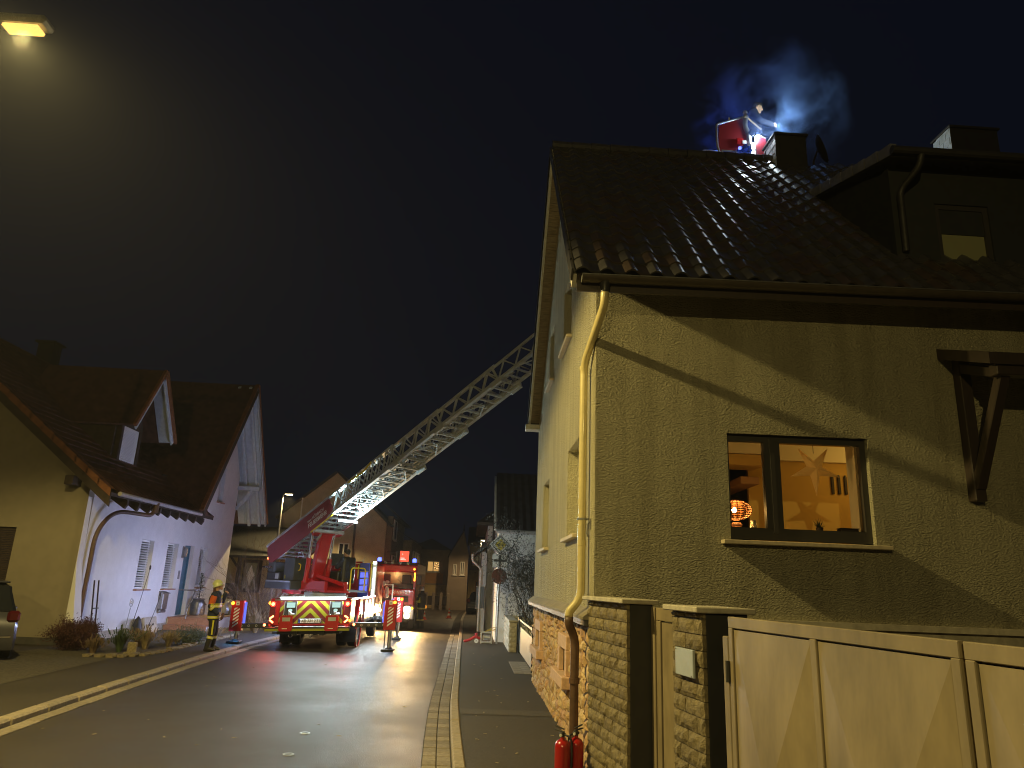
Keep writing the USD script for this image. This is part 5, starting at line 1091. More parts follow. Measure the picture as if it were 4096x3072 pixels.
# rescue cage at the ladder's tip
CX0, CX1, CY0, CY1, CZ = 4.66, 6.02, 12.98, 14.0, 10.56
tw('cage_arm', G().bar(tip, (CX0 + .5, CY1 - .3, CZ - .05), .10, .14, b=.01), 'alu')
cg = tw('rescue_cage', G().bb((CX0, CY0, CZ - .06), (CX1, CY1, CZ), .02), 'alu')
def cpart(name, g, m, smooth=False): return tw(name, g, m, parent=cg, smooth=smooth)
cpart('cage_panel', G().prism(Polygon([(0, .36), (.04, .98), (.60, 1.22), (.62, .62), (.30, .36)]), (CX0, CY0 + .03, CZ), (1, 0, 0), (0, 0, 1), .03), 'red_panel')
cpart('cage_panel', G().prism(Polygon([(.78, .30), (.78, .68), (.83, .74), (.98, .68), (1.0, .40), (.94, .28)]).buffer(.02), (CX0, CY0 - .02, CZ), (1, 0, 0), (0, 0, 1), .03), 'red_panel')
cpart('panel_rim', G().tube(bend([(CX0 + .76, CY0 - .06, CZ + .30), (CX0 + .76, CY0 - .06, CZ + .72), (CX0 + .84, CY0 - .06, CZ + .77), (CX0 + 1.0, CY0 - .06, CZ + .70)], .04), .016, 6), 'alu', smooth=True)
cpart('cage_rail', G().tube(bend([(CX0 + .10, CY0, CZ), (CX0 - .02, CY0, CZ + .5), (CX0 - .02, CY0, CZ + 1.0), (CX0 + .62, CY0, CZ + 1.24)], .06), .022, 8), 'alu', smooth=True)
cpart('cage_rail', G().tube([(CX0 + .70, CY0 + .1, CZ + 1.28), (CX0 + .98, CY0 + .1, CZ + 1.02)], .02, 6), 'alu')
cpart('cage_rail', G().tube(bend([(CX0, CY1, CZ), (CX0, CY1, CZ + 1.05), (CX1, CY1, CZ + 1.05), (CX1, CY1, CZ)], .06), .022, 8), 'alu', smooth=True)
gr = cpart('cage_grille', G().bb((CX0 + .06, CY0 - .02, CZ + .10), (CX0 + .38, CY0 + .0, CZ + .13)).bb((CX0 + .06, CY0 - .02, CZ + .36), (CX0 + .38, CY0 + .0, CZ + .39)).bb((CX0 + .06, CY0 - .02, CZ + .13), (CX0 + .085, CY0, CZ + .36)).bb((CX0 + .355, CY0 - .02, CZ + .13), (CX0 + .38, CY0, CZ + .36)), 'alu')
g = G()
for k in range(7): g.bb((CX0 + .086, CY0 - .012, CZ + .145 + k * .03), (CX0 + .354, CY0 - .004, CZ + .155 + k * .03))
tw('grille_bars', g, 'alu', parent=cg, kind='stuff')
cpart('water_monitor', G().tube(bend([(CX0 + .66, CY0 - .02, CZ + .55), (CX0 + .64, CY0 - .02, CZ + .85), (CX0 + .58, CY0 - .02, CZ + .98), (CX0 + .60, CY0 - .02, CZ + 1.18)], .1), [.05] * 14, 12).lathe([(.05, 0), (.065, .02), (.065, .06), (.04, .08), (.03, .13), (.05, .15), (.03, .2)], (CX0 + .60, CY0 - .02, CZ + 1.16), 12), 'alu', smooth=40)
cpart('pressure_gauge', G().lathe([(0, .02), (.06, .02), (.075, .0), (.075, -.04)], (CX0 + .70, CY0 - .06, CZ + .80), 18, (0, -1, 0)), 'chrome')
for z in (.50, .30): cpart('cage_floodlight', G().bb((CX0 + .68, CY0 - .09, CZ + z - .085), (CX0 + .76, CY0 - .03, CZ + z + .085), .02), 'led_white')
cpart('blue_beacon', G().ball((CX0 + .44, CY0 - .04, CZ + .44), .035, 2), 'blue_lamp', True); cpart('blue_beacon', G().ball((CX0 + .48, CY0 - .04, CZ + .20), .03, 2), 'blue_lamp', True)
cpart('marker_box', G().bb((CX0 + .38, CY0 - .05, CZ + .52), (CX0 + .52, CY0 - .02, CZ + .68), .01), 'red'); cpart('marker_label', G().bb((CX0 + .50, CY0 - .06, CZ + .54), (CX0 + .58, CY0 - .052, CZ + .62)), 'white_film')
cpart('yellow_loop', G().bb((CX0 + .36, CY0 + .3, CZ + 1.30), (CX0 + .39, CY0 + .32, CZ + 1.42), .006), 'yellow_rail')
cpart('cage_step', G().bb((CX0 + .62, CY0 + .45, CZ + .002), (CX1 - .04, CY1 - .05, CZ + .28), .01), 'alu')
ball_light('cage_flood', (CX0 + .80, CY0 - .14, CZ + .70), .05, (.80, .95, 1.0), 5.5)
ball_light('cage_blue_light', (CX0 + .55, CY1 + .1, CZ + 1.55), .05, (.12, .26, 1.0), 15)
cpart('blue_beacon', G().lathe([(.0, .0), (.06, .0), (.06, .09), (.03, .12), (0, .12)], (CX0 + .55, CY1 - .02, CZ + 1.06), 12), 'blue_lamp', True)
rect_light('cage_search_light', (CX0 + 1.3, CY0 - .06, CZ + 1.05), (CX0 + 5.2, CY0 + 1.5, CZ + 5.6), .12, .12, (.75, 1.0, .95), 10, spread=26)
# ------------------------------------------------------------------ right-hand side: wall, shrub, signs, neighbours
M['wall_tan'] = pm('wall_tan', (.54, .46, .33), .9, var=.1, vscale=2, bump=.2, bscale=60, bdist=.004)
M['wall_grey'] = pm('wall_grey', (.30, .25, .21), .9, var=.12, vscale=2)
M['wall_white'] = pm('wall_white', (.66, .66, .66), .9, var=.12, vscale=1.5, bump=.2, bscale=60, bdist=.004)
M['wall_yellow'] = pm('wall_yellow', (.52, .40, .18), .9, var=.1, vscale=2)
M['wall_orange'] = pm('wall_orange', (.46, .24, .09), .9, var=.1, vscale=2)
M['tile_dark'] = pm('dark_tiles', (.05, .045, .05), .55, var=.3, vscale=5)
M['pane_dark'] = pm('dark_pane', (.02, .022, .03), .08, spec=.7)
M['pane_lit'] = em('lit_pane', (1.0, .55, .16), .55)
M['block_pale'] = pm('garden_block', (.44, .40, .32), .95, var=.3, vscale=12, bump=.9, bscale=50, bdist=.012)
gw = thing('garden_wall', 'low wall of pale rough blocks with flat top, beside the pavement past the corner house', 'wall', (1.35, 27, .085))
r_ = random.Random(4); z = .085; k = 0
part(gw, 'core', G().bb((1.25, 23.44, 0), (1.44, 30.5, .97)), 'block_pale')
while z < .95:
    h = .145; y = 23.42
    v, f = rock((1.235, 23.42, z + .004), (1.465, 23.5, z + h - .004), 1, -1, .012, 4, 3, seed=900 + k, inset=.01); part(gw, 'block', (v, f), 'block_pale')
    y += .02 + (k % 2) * .2
    while y < 30.5:
        e = min(y + .42 * r_.uniform(.85, 1.15), 30.5)
        if e - y > .1: v, f = rock((1.225, y + .005, z + .004), (1.28, e - .005, z + h - .004), 0, -1, r_.uniform(.012, .03), 4, 3, seed=950 + k * 40 + int(y * 3), inset=.012); part(gw, 'block', (v, f), 'block_pale')
        y = e
    z += h; k += 1
part(gw, 'coping', G().bb((1.20, 23.38, .96), (1.49, 30.5, 1.02), .012), 'concrete')
M['gate_grey'] = pm('gate_grey_green', (.11, .12, .11), .5, var=.1, vscale=6)
yg = thing('yard_gate', 'grey metal yard gate with top rail between block wall and corner house', 'gate', (1.55, 21, .085))
part(yg, 'post', G().bb((1.50, 23.22, .08), (1.60, 23.32, 1.16), .008), 'black_metal'); part(yg, 'post', G().bb((1.50, 18.2, .08), (1.60, 18.3, 1.16), .008), 'black_metal')
part(yg, 'panel', G().bb((1.535, 18.4, .14), (1.56, 23.15, .86), .004), 'gate_grey'); part(yg, 'top_rail', G().bb((1.52, 18.35, 1.02), (1.575, 23.2, 1.08), .006), 'gate_grey')
for k in range(11): part(yg, 'baluster', G().bb((1.538, 18.6 + k * .45, .86), (1.558, 18.625 + k * .45, 1.02)), 'gate_grey')
gpv = thing('gateway_paving', kind='structure')
for i in range(11):
    for j in range(2):
        part(gpv, 'paver', G().bb((1.10 + j * .23, 18.0 + i * .24, .02), (1.325 + j * .23, 18.235 + i * .24, .094 + (i * 7 + j * 3) % 3 * .001), .005), ['paver', 'paver3'][(i + j) % 2])
M['twig'] = pm('twig', (.07, .055, .04), .9)
M['leaf_grey'] = pm('leaf_grey', (.035, .038, .033), .7, var=.3, vscale=9)
M['leaf_red'] = pm('leaf_red', (.07, .025, .018), .7, var=.4, vscale=12)
M['leaf_green'] = pm('leaf_green', (.055, .085, .035), .7, var=.4, vscale=12)
M['leaf_blue'] = pm('leaf_bluegreen', (.10, .13, .11), .8, var=.3, vscale=12)
M['straw'] = pm('straw', (.26, .20, .11), .85, var=.35, vscale=14)
M['straw_dark'] = pm('straw_dark', (.15, .10, .06), .85, var=.35, vscale=14)
def twigs(g, base, n, ln, spread, r=.008, seed=0, depth=2, up=1.0, tips=None):
    q = random.Random(seed)
    def grow(p, d, l, rad, lev):
        pts = [p]; 
        for s in range(4):
            d = d + A_([q.gauss(0, .13), q.gauss(0, .13), q.gauss(.02, .08)]); d /= np.linalg.norm(d); pts.append(pts[-1] + d * l / 4)
        g.tube(pts, list(np.linspace(rad, rad * .4, 5)), 4, caps=False)
        if tips is not None: tips.extend([(pts[i], d) for i in (2, 3, 4)])
        if lev > 0:
            for _ in range(3):
                i = q.randint(1, 4); e = d + A_([q.gauss(0, .55), q.gauss(0, .55), q.gauss(.15, .3)]); e /= np.linalg.norm(e); grow(pts[i], e, l * q.uniform(.4, .65), rad * .5, lev - 1)
    for _ in range(n):
        a = q.uniform(0, 6.283); s = spread * q.random() ** .6; d = A_([math.cos(a) * s, math.sin(a) * s, up]); grow(A_(base) + A_([math.cos(a), math.sin(a), 0]) * .12 * q.random(), d / np.linalg.norm(d), ln * q.uniform(.7, 1.1), r, depth)
def leaves(g, tips, per, size, seed=0, jit=.08, slim=.35):
    q = np.random.default_rng(seed)
    for p, d in tips:
        for _ in range(per):
            c = p + q.normal(0, jit, 3); a = d + q.normal(0, .7, 3); a /= np.linalg.norm(a); b = np.cross(a, q.normal(0, 1, 3)); b /= np.linalg.norm(b) + 1e-6; l = size * q.uniform(.6, 1.3)
            g.raw([c, c + a * l * .5 + b * l * slim * .5, c + a * l, c + a * l * .5 - b * l * slim * .5], [[0, 1, 2, 3]])
def shrub(name, label, cat, base, n, ln, spread, per, size, twig, leaf, seed, depth=2, r=.008, group=None, up=1.0, jit=.08):
    t = thing(name, label, cat, base, group=group); g = G(); tp_ = []; twigs(g, base, n, ln, spread, r, seed, depth, up, tp_); part(t, 'stems', g, twig)
    if per: g = G(); leaves(g, tp_, per, size, seed, jit); part(t, 'foliage', g, leaf)
    return t
shrub('tall_shrub', 'tall dark slender-leaved shrub standing behind the block wall against the pale neighbour house', 'shrub', (2.15, 25.0, .1), 26, 2.5, .42, 14, .075, 'twig', 'leaf_grey', 21, 2, .014, jit=.12)
def tuft(name, label, base, n, h, spread, m, seed, group):
    t = thing(name, label, 'grass', base, group=group); q = random.Random(seed); g = G(); gs = G()
    for i in range(n):
        a = q.uniform(0, 6.283); s = spread * q.random(); l = h * q.uniform(.55, 1.1); d = A_([math.cos(a), math.sin(a), 0]); b = A_([-d[1], d[0], 0]) * .006; p = A_(base) + d * .06 * q.random()
        m1 = p + d * s * .35 * l + UP * l * .7; m2 = p + d * s * l + UP * l * (1 - .35 * s)
        g.raw([p - b, p + b, m1 + b * .8, m1 - b * .8, m2], [[0, 1, 2, 3], [3, 2, 4, 4]])
        if i % 6 == 0: gs.box(m2, (.018, .018, .10), 0, (A_([1, 0, 0]), A_([0, 1, 0]), (d * s + UP) / np.linalg.norm(d * s + UP)))
    part(t, 'blades', g, m); part(t, 'seed_heads', gs, m); return t
# sign post with three signs
sp = thing('sign_post', 'traffic sign post with yellow-centred diamond sign, square sign and round red sign', 'sign', (.96, 26.3, .085))
part(sp, 'post', G().cyl((.96, 26.3, .085), (.96, 26.3, 3.72), .035, 10), 'zinc')
M['sign_white'] = pm('sign_white', (.62, .62, .60), .4); M['sign_yellow'] = pm('sign_yellow', (.55, .42, .05), .4); M['sign_red'] = pm('sign_red', (.07, .012, .014), .45); M['sign_back'] = pm('sign_grey', (.12, .12, .12), .5)
def diamond(c, r, y, m): return G().prism(Polygon([(0, -r), (r, 0), (0, r), (-r, 0)]).buffer(.02), (c[0], y, c[1]), (1, 0, 0), (0, 0, 1), .006)
s1 = part(sp, 'diamond_sign', diamond((.96, 3.42), .36, 26.25, 0), 'sign_white'); part(sp, 'diamond_border', G().prism(Polygon([(0, -.33), (.33, 0), (0, .33), (-.33, 0)]).difference(Polygon([(0, -.30), (.30, 0), (0, .30), (-.30, 0)])), (.96, 26.243, 3.42), (1, 0, 0), (0, 0, 1), .003), 'plate_black', parent=s1); part(sp, 'diamond_centre', diamond((.96, 3.42), .18, 26.243, 0), 'sign_yellow', parent=s1)
s2 = part(sp, 'square_sign', G().bb((.70, 26.24, 2.64), (1.22, 26.25, 3.10), .003), 'sign_white'); part(sp, 'cross_mark', G().bb((.92, 26.232, 2.67), (1.00, 26.239, 3.07)).bb((.735, 26.2305, 2.83), (1.185, 26.2375, 2.91)), 'plate_black', parent=s2)
s3 = part(sp, 'round_sign', G().lathe([(0, 0), (.27, 0), (.27, .01), (0, .01)], (.96, 26.25, 2.34), 26, (0, -1, 0)), 'sign_red'); part(sp, 'clamp', G().bb((.91, 26.252, 2.32), (1.01, 26.30, 2.36)), 'zinc', parent=s3)
# neighbour with its roof slope towards the camera
def hipless(name, label, x0, x1, y0, y1, ze, yr, zr_, wallm, roofm, over=.25, ox=.12):
    t = thing(name, label, 'house', ((x0 + x1) / 2, y0, 0))
    part(t, 'wall', G().prism(Polygon([(y0, 0), (y1, 0), (y1, ze), (yr, zr_ - .1), (y0, ze)]), (x0, 0, 0), (0, 1, 0), (0, 0, 1), x1 - x0), wallm)
    for (ya, za, yb_, zb) in ((y0, ze, yr, zr_), (y1, ze, yr, zr_)):
        s = 1 if yb_ > ya else -1; sl = (zb - za) / abs(yb_ - ya); ya2 = ya - s * over; za2 = za - over * sl
        d = A_([0, yb_ - ya2, zb - za2]); L = np.linalg.norm(d); d /= L; nn = A_([0, -d[2], d[1]]); nn = nn if nn[2] > 0 else -nn
        rf = part(t, 'roof', G().box(A_([(x0 + x1) / 2, (ya2 + yb_) / 2, (za2 + zb) / 2]) + nn * .06, (x1 - x0 + 2 * ox, .10, L), .0, ((1, 0, 0), nn, d)), roofm)
        if s > 0:
            g = G(); n = int(L / .34); m = int((x1 - x0 + 2 * ox) / .28)
            for i in range(n):
                a, b = A_([0, ya2, za2]) + d * L * i / n, A_([0, ya2, za2]) + d * L * (i + 1) / n
                for q in range(m):
                    xa = x0 - ox + q * .28
                    g.raw([a + nn * .15 + A_([xa, 0, 0]), a + nn * .18 + A_([xa + .14, 0, 0]), a + nn * .15 + A_([xa + .27, 0, 0]), b + nn * .115 + A_([xa, 0, 0]), b + nn * .145 + A_([xa + .14, 0, 0]), b + nn * .115 + A_([xa + .27, 0, 0])], [[0, 1, 4, 3], [1, 2, 5, 4]])
            part(t, 'roof_tiles', g, roofm, parent=rf, kind='stuff')
            gt = part(t, 'gutter', G().tube([(x0 - ox, ya2 - .06, za2 + .04), (x1 + ox, ya2 - .06, za2 + .04)], .07, 8), 'gutter_white', smooth=40)
    return t
def win(t, plane, a0, z0, a1, z1, at, shutters=None, pane='pane_dark', frame_='frame_white', out=-1):
    """a window on a wall plane ('x' or 'y' = at), facing the street or the camera."""
    def bbx(u0, w0_, u1, w1_, d0, d1, b=.0):
        return G().bb((at + d0, u0, w0_), (at + d1, u1, w1_), b) if plane == 'x' else G().bb((u0, at + d0, w0_), (u1, at + d1, w1_), b)
    o = out
    f = part(t, 'window_frame', bbx(a0, z0, a1, z1, 0, o * .05, .01), frame_)
    mid = (a0 + a1) / 2
    for (u0, u1) in ((a0 + .07, mid - .04), (mid + .04, a1 - .07)): part(t, 'pane', bbx(u0, z0 + .07, u1, z1 - .07, o * .051, o * .056), pane, parent=f)
    part(t, 'window_sill', bbx(a0 - .06, z0 - .06, a1 + .06, z0 - .004, 0, o * .12), frame_, parent=f)
    if shutters:
        w = (a1 - a0) * .5
        for (u0, u1) in ((a0 - w - .03, a0 - .03), (a1 + .03, a1 + w + .03)): part(t, 'shutter', bbx(u0, z0, u1, z1, 0, o * .05, .008), shutters, parent=f)
    return f
nf = hipless('neighbour_house', 'pale house behind the tall shrub with dark tiled roof sloping towards the camera', .92, 9, 27.2, 32.0, 4.12, 29.6, 6.35, 'wall_white', 'tile_dark')
part(nf, 'verge_board', G().bar((.83, 27.0, 3.98), (.83, 29.6, 6.30), .05, .2, up=(1, 0, 0)), 'frame_white')
ng = thing('white_street_house', 'white house with overhanging hipped roof and low front roof with white downpipe, past the shrub', 'house', (1.5, 33, 0))
part(ng, 'wall', G().bb((.62, 33.2, 0), (6, 41, 4.75)), 'wall_white'); part(ng, 'plinth', G().bb((.60, 33.18, .02), (.615, 41, .62)), 'wall_orange')
part(ng, 'hip_roof', G().raw([(.12, 32.7, 4.70), (6.4, 32.7, 4.70), (6.4, 41.5, 4.70), (.12, 41.5, 4.70), (2.4, 35.2, 6.6), (2.4, 39, 6.6), (6.4, 35.2, 6.6), (6.4, 39, 6.6), (.12, 32.7, 4.58), (6.4, 32.7, 4.58), (6.4, 41.5, 4.58), (.12, 41.5, 4.58)], [[0, 1, 6, 4], [0, 4, 5, 3], [3, 5, 7, 2], [4, 6, 7, 5], [0, 8, 9, 1], [0, 3, 11, 8], [8, 11, 10, 9]]), 'tile_dark')
lr = part(ng, 'low_roof', G().raw([(.02, 32.4, 3.30), (.02, 36.5, 3.30), (.63, 36.5, 3.85), (.63, 32.4, 3.85), (.02, 32.4, 3.20), (.02, 36.5, 3.20), (.63, 36.5, 3.72), (.63, 32.4, 3.72)], [[0, 1, 2, 3], [4, 7, 6, 5], [0, 3, 7, 4], [0, 4, 5, 1]]), 'tile_dark')
part(ng, 'low_wall', G().bb((.40, 32.6, 0), (.618, 36.4, 3.4)), 'wall_white'); part(ng, 'low_plinth', G().bb((.385, 32.58, .02), (.398, 36.4, .60)), 'wall_orange')
part(ng, 'gutter', G().tube([(-.02, 32.4, 3.26), (-.02, 36.5, 3.26)], .06, 8), 'frame_white', smooth=True)
part(ng, 'downpipe', G().tube(bend([(-.02, 32.45, 3.22), (-.02, 32.45, 3.0), (.36, 32.5, 2.7), (.36, 32.5, .1)], .12), .045, 8), 'frame_white', smooth=True)
M['board_grey'] = pm('board_grey', (.10, .13, .16), .35)
nb = part(ng, 'notice_board', G().bb((.22, 32.52, 1.05), (.58, 32.58, 1.92), .01), 'board_grey'); part(ng, 'board_frame', G().bb((.20, 32.50, 1.92), (.60, 32.58, 1.95)).bb((.20, 32.50, 1.02), (.60, 32.58, 1.05)), 'zinc', parent=nb)
# street lamps
M['lamp_head'] = em('lamp_head', (1.0, .80, .45), 22.0); M['sodium_head'] = em('sodium_head', (1.0, .55, .12), 1.7)
def lamp(label, base, h, arm, m, col, power, cone=70):
    t = thing('street_lamp', label, 'street lamp', base, group=None); b = A_(base, float); a = A_(arm, float); top = b + UP * h
    part(t, 'pole', G().tube([b, b + UP * h * .5, top], [.075, .06, .045], 10), 'zinc', smooth=True); part(t, 'arm', G().tube(bend([top - UP * .02, top + UP * .10, top + a * .8 + UP * .12], .1), .03, 8), 'zinc', smooth=True)
    d = a / np.linalg.norm(a); c = top + a + UP * .12; s = A_([-d[1], d[0], 0])
    part(t, 'housing', G().box(c + UP * .05, (.5, .2, .09), .03, (d, s, UP)), 'zinc'); part(t, 'lens', G().box(c - UP * .015, (.36, .15, .035), .01, (d, s, UP)), m)
    ball_light('street_lamp_light', c - UP * .10, .06, col, power, cone=cone, soft=.3); return t
lamp('lit street lamp on a thin pole in front of the tan gabled house', (-9.8, 37.6, 0), 5.93, (.30, -.05, 0), 'lamp_head', (1.0, .74, .30), 520, cone=68)
lamp('small lit street lamp on the right, beyond the white house with the downpipe', (.42, 45.0, 0), 4.45, (.2, 0, 0), 'lamp_head', (1.0, .80, .45), 90)
big = thing('street_lamp', 'glowing amber street lamp head in the upper left corner of the picture', 'street lamp', (-7.9, 7.9, 0))
part(big, 'pole', G().tube([(-7.9, 7.9, 0), (-7.9, 7.9, 4), (-7.9, 7.9, 8.3)], [.10, .08, .055], 12), 'zinc', smooth=True); part(big, 'arm', G().tube(bend([(-7.9, 7.9, 8.28), (-7.9, 7.9, 8.62), (-6.2, 7.9, 8.68)], .2), .035, 8), 'zinc', smooth=True)
part(big, 'housing', G().box(LAMP + A_([-.02, 0, .10]), (.66, .26, .12), .04), 'zinc'); part(big, 'lens', G().box(LAMP + A_([.0, 0, .0]), (.46, .19, .07), .03), 'sodium_head')
b2 = thing('street_lamp', 'added unseen fill lamp on the left pavement behind the camera', 'street lamp', (-5.7, -11, 0)); part(b2, 'pole', G().tube([(-5.7, -11, 0), (-5.7, -11, 8.22)], [.10, .055], 12), 'zinc', smooth=True); part(b2, 'arm', G().tube(bend([(-5.7, -11, 8.2), (-5.7, -11, 8.48), (-3.7, -11, 8.5)], .2), .035, 8), 'zinc', smooth=True); part(b2, 'housing', G().box(LAMP2 + A_([0, 0, .12]), (.66, .26, .12), .04), 'zinc'); part(b2, 'lens', G().box(LAMP2 + A_([0, 0, .03]), (.46, .19, .05), .02), 'sodium_head')  # lamp body built for the added fill light
fp = thing('white_pole', 'thin white pole standing between the street lamp and the raised ladder', 'pole', (-9.5, 40.6, 0)); part(fp, 'pole', G().tube([(-9.5, 40.6, 0), (-9.5, 40.6, 6.15)], [.05, .035], 10), 'frame_white'); part(fp, 'cap', G().ball((-9.5, 40.6, 6.18), .05, 2), 'frame_white')
# tan gabled house beyond the truck, houses along the bend
ha = thing('tan_house', 'tall tan gabled house behind the fire truck with dark downpipe', 'house', (-8, 42, 0))
part(ha, 'gable_wall', G().prism(Polygon([(-10.9, 0), (-4.98, 0), (-4.98, 5.15), (-8.0, 7.85), (-10.9, 5.35)]), (0, 42.3, 0), (1, 0, 0), (0, 0, 1), .3), 'wall_tan')
for (xa, za, xc, zc) in ((-11.15, 5.13, -8.0, 7.85), (-4.75, 4.95, -8.0, 7.85)):
    d = A_([xc - xa, 0, zc - za]); L = np.linalg.norm(d); d /= L; nn = A_([-d[2], 0, d[0]]); nn = nn if nn[2] > 0 else -nn
    part(ha, 'roof', G().box(A_([(xa + xc) / 2, 46, (za + zc) / 2]) + nn * .07, (8.2, .12, L), 0, ((0, 1, 0), nn, d)), 'tile_dark')
part(ha, 'side_wall', G().bb((-5.2, 42.301, 0), (-4.981, 50, 5.0)), 'wall_tan'); part(ha, 'downpipe', G().cyl((-6.72, 41.93, 0), (-6.72, 41.93, 5.6), .06, 8), 'pipe_brown')
win(ha, 'y', -7.55, 2.95, -6.95, 3.95, 42.0); win(ha, 'y', -9.0, 5.1, -8.35, 5.95, 42.0)
hb = thing('brown_house', 'dim brown house with white shutters behind the red sign', 'house', (-4.5, 45, 0))
part(hb, 'wall', G().bb((-9, 50.01, 0), (-4.1, 59, 4.65)), 'wall_grey'); part(hb, 'front_wall', G().bb((-4.979, 42.6, 0), (-4.70, 50, 5.6)), 'wall_grey')
part(hb, 'roof', G().raw([(-4.3, 42.5, 5.55), (-4.3, 50.2, 5.55), (-7.5, 50.2, 8.2), (-7.5, 42.5, 8.2), (-4.3, 42.5, 5.43), (-4.3, 50.2, 5.43), (-4.7, 42.5, 5.5), (-4.7, 50.2, 5.5)], [[0, 1, 2, 3], [0, 4, 5, 1], [4, 6, 7, 5], [0, 3, 3, 4]]), 'tile_dark')
part(hb, 'roof', G().raw([(-3.8, 50.3, 4.6), (-3.8, 59.3, 4.6), (-6.6, 59.3, 6.0), (-6.6, 50.3, 6.0), (-3.8, 50.3, 4.5), (-3.8, 59.3, 4.5)], [[0, 1, 2, 3], [0, 4, 5, 1], [0, 3, 3, 4]]), 'tile_dark')
for y, z in ((43.6, 4.3), (43.6, 2.3), (46.3, 2.6)): win(hb, 'x', y, z, y + .9, z + 1.15, -4.70, 'shutter_white', out=1)
for y in (51.2, 53.6, 56.0): win(hb, 'x', y, 2.9, y + .8, 4.0, -4.10, 'shutter_white', out=1)
M['sign_glow'] = em('sign_glow', (1.0, .10, .05), 1.5); M['sign_glow_text'] = em('sign_glow_text', (1.0, .55, .45), 1.6)
sg_ = thing('lit_sign', 'glowing red box sign projecting from the brown house above the second fire truck', 'sign', (-3.75, 41.0, 2.95))
part(sg_, 'box', G().bb((-3.98, 40.9, 2.98), (-3.50, 41.05, 3.60), .012), 'sign_glow'); part(sg_, 'bracket', G().bb((-4.72, 40.95, 3.50), (-3.99, 41.0, 3.54)), 'black_metal'); part(sg_, 'frame', G().bb((-4.0, 40.89, 2.95), (-3.48, 41.06, 2.976)).bb((-4.0, 40.89, 3.604), (-3.48, 41.06, 3.63)), 'black_metal')
for k, (w, z) in enumerate(((.30, 3.12), (.22, 3.20))): part(sg_, 'print_line', G().bb((-3.94, 40.893, z), (-3.94 + w, 40.899, z + .04)), 'sign_glow_text')
part(sg_, 'print_mark', G().prism(Polygon([(0, 0), (.05, .02), (.03, .12)]), (-3.86, 40.899, 3.38), (1, 0, 0), (0, 0, 1), .006), 'sign_glow_text')
ball_light('sign_light', (-3.75, 40.7, 3.3), .15, (1.0, .25, .14), 2.2)
hd = thing('corner_end_house', 'house at the road bend with a lit window and orange lower wall', 'house', (-2.8, 60, 0))
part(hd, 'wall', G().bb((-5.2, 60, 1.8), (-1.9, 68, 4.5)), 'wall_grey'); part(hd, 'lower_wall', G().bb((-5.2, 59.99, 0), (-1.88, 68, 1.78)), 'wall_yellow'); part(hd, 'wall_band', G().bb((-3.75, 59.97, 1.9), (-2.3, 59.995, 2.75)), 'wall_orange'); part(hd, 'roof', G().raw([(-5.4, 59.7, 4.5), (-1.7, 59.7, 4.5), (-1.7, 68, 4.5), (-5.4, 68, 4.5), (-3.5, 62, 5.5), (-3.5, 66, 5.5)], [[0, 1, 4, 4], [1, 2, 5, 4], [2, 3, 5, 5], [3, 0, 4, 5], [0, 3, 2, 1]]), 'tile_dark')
win(hd, 'y', -3.62, 2.78, -2.62, 3.62, 60.0, pane='pane_lit'); part(hd, 'shutter', G().bb((-2.48, 59.94, 2.68), (-1.95, 59.99, 4.1), .01), 'wall_grey')
wr = thing('window_wreath', 'small wreath of tiny lights in the lit window at the road bend', 'wreath', (-2.86, 59.9, 3.15)); M['fairy'] = em('fairy_light', (1.0, .5, .2), 6.0)
part(wr, 'ring', G().tube([(-2.84 + .16 * math.cos(t), 59.92, 3.22 + .2 * math.sin(t)) for t in np.linspace(0, 6.283, 17)], .04, 6), 'leaf_green')
for k in range(7): part(wr, 'light', G().ball((-2.84 + .16 * math.cos(k * .9), 59.87, 3.22 + .2 * math.sin(k * .9)), .022, 1), 'fairy')
he = thing('gable_end_house', 'narrow dark gabled house with small windows at the end of the street', 'house', (-1.2, 58, 0))
part(he, 'wall', G().prism(Polygon([(-1.85, 0), (-.35, 0), (-.35, 4.2), (-.80, 5.9), (-1.85, 4.0)]), (0, 58.4, 0), (1, 0, 0), (0, 0, 1), .4), 'wall_grey'); part(he, 'side_wall', G().bb((-.6, 58.41, 0), (-.352, 66, 4.2)), 'wall_tan'); part(he, 'roof', G().raw([(-.25, 57.9, 4.0), (-.25, 66, 4.0), (-.80, 66, 6.0), (-.80, 57.9, 6.0), (-1.95, 57.9, 3.95), (-1.95, 66, 3.95)], [[0, 1, 2, 3], [3, 2, 5, 4]]), 'tile_dark'); win(he, 'y', -.95, 2.6, -.60, 3.6, 58.0); win(he, 'y', -1.5, 2.6, -1.2, 3.4, 58.0); part(he, 'plinth', G().bb((-1.88, 57.98, 0), (-.33, 57.999, 1.9)), 'wall_grey')
part(he, 'finial', G().cyl((-.80, 57.95, 5.95), (-.80, 57.95, 6.5), .06, 8, .02), 'slate_dark')
hf = thing('yellow_end_house', 'house with lit yellow lower wall beyond the parked black car', 'house', (.4, 64, 0))
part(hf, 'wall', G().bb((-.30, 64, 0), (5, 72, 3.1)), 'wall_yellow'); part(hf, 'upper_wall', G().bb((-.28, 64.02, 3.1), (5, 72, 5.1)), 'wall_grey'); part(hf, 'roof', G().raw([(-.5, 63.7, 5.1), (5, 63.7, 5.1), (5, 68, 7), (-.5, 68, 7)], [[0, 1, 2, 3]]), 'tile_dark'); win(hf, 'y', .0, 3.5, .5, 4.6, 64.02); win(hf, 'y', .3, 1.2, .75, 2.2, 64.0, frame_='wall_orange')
ball_light('far_lamp_light', (.15, 54, 5.0), .08, (1.0, .66, .28), 130, cone=80)
gf = thing('timber_house', 'low tan house with dark timber balcony, bay window and dark roof left of the truck', 'house', (-11, 37, 0))
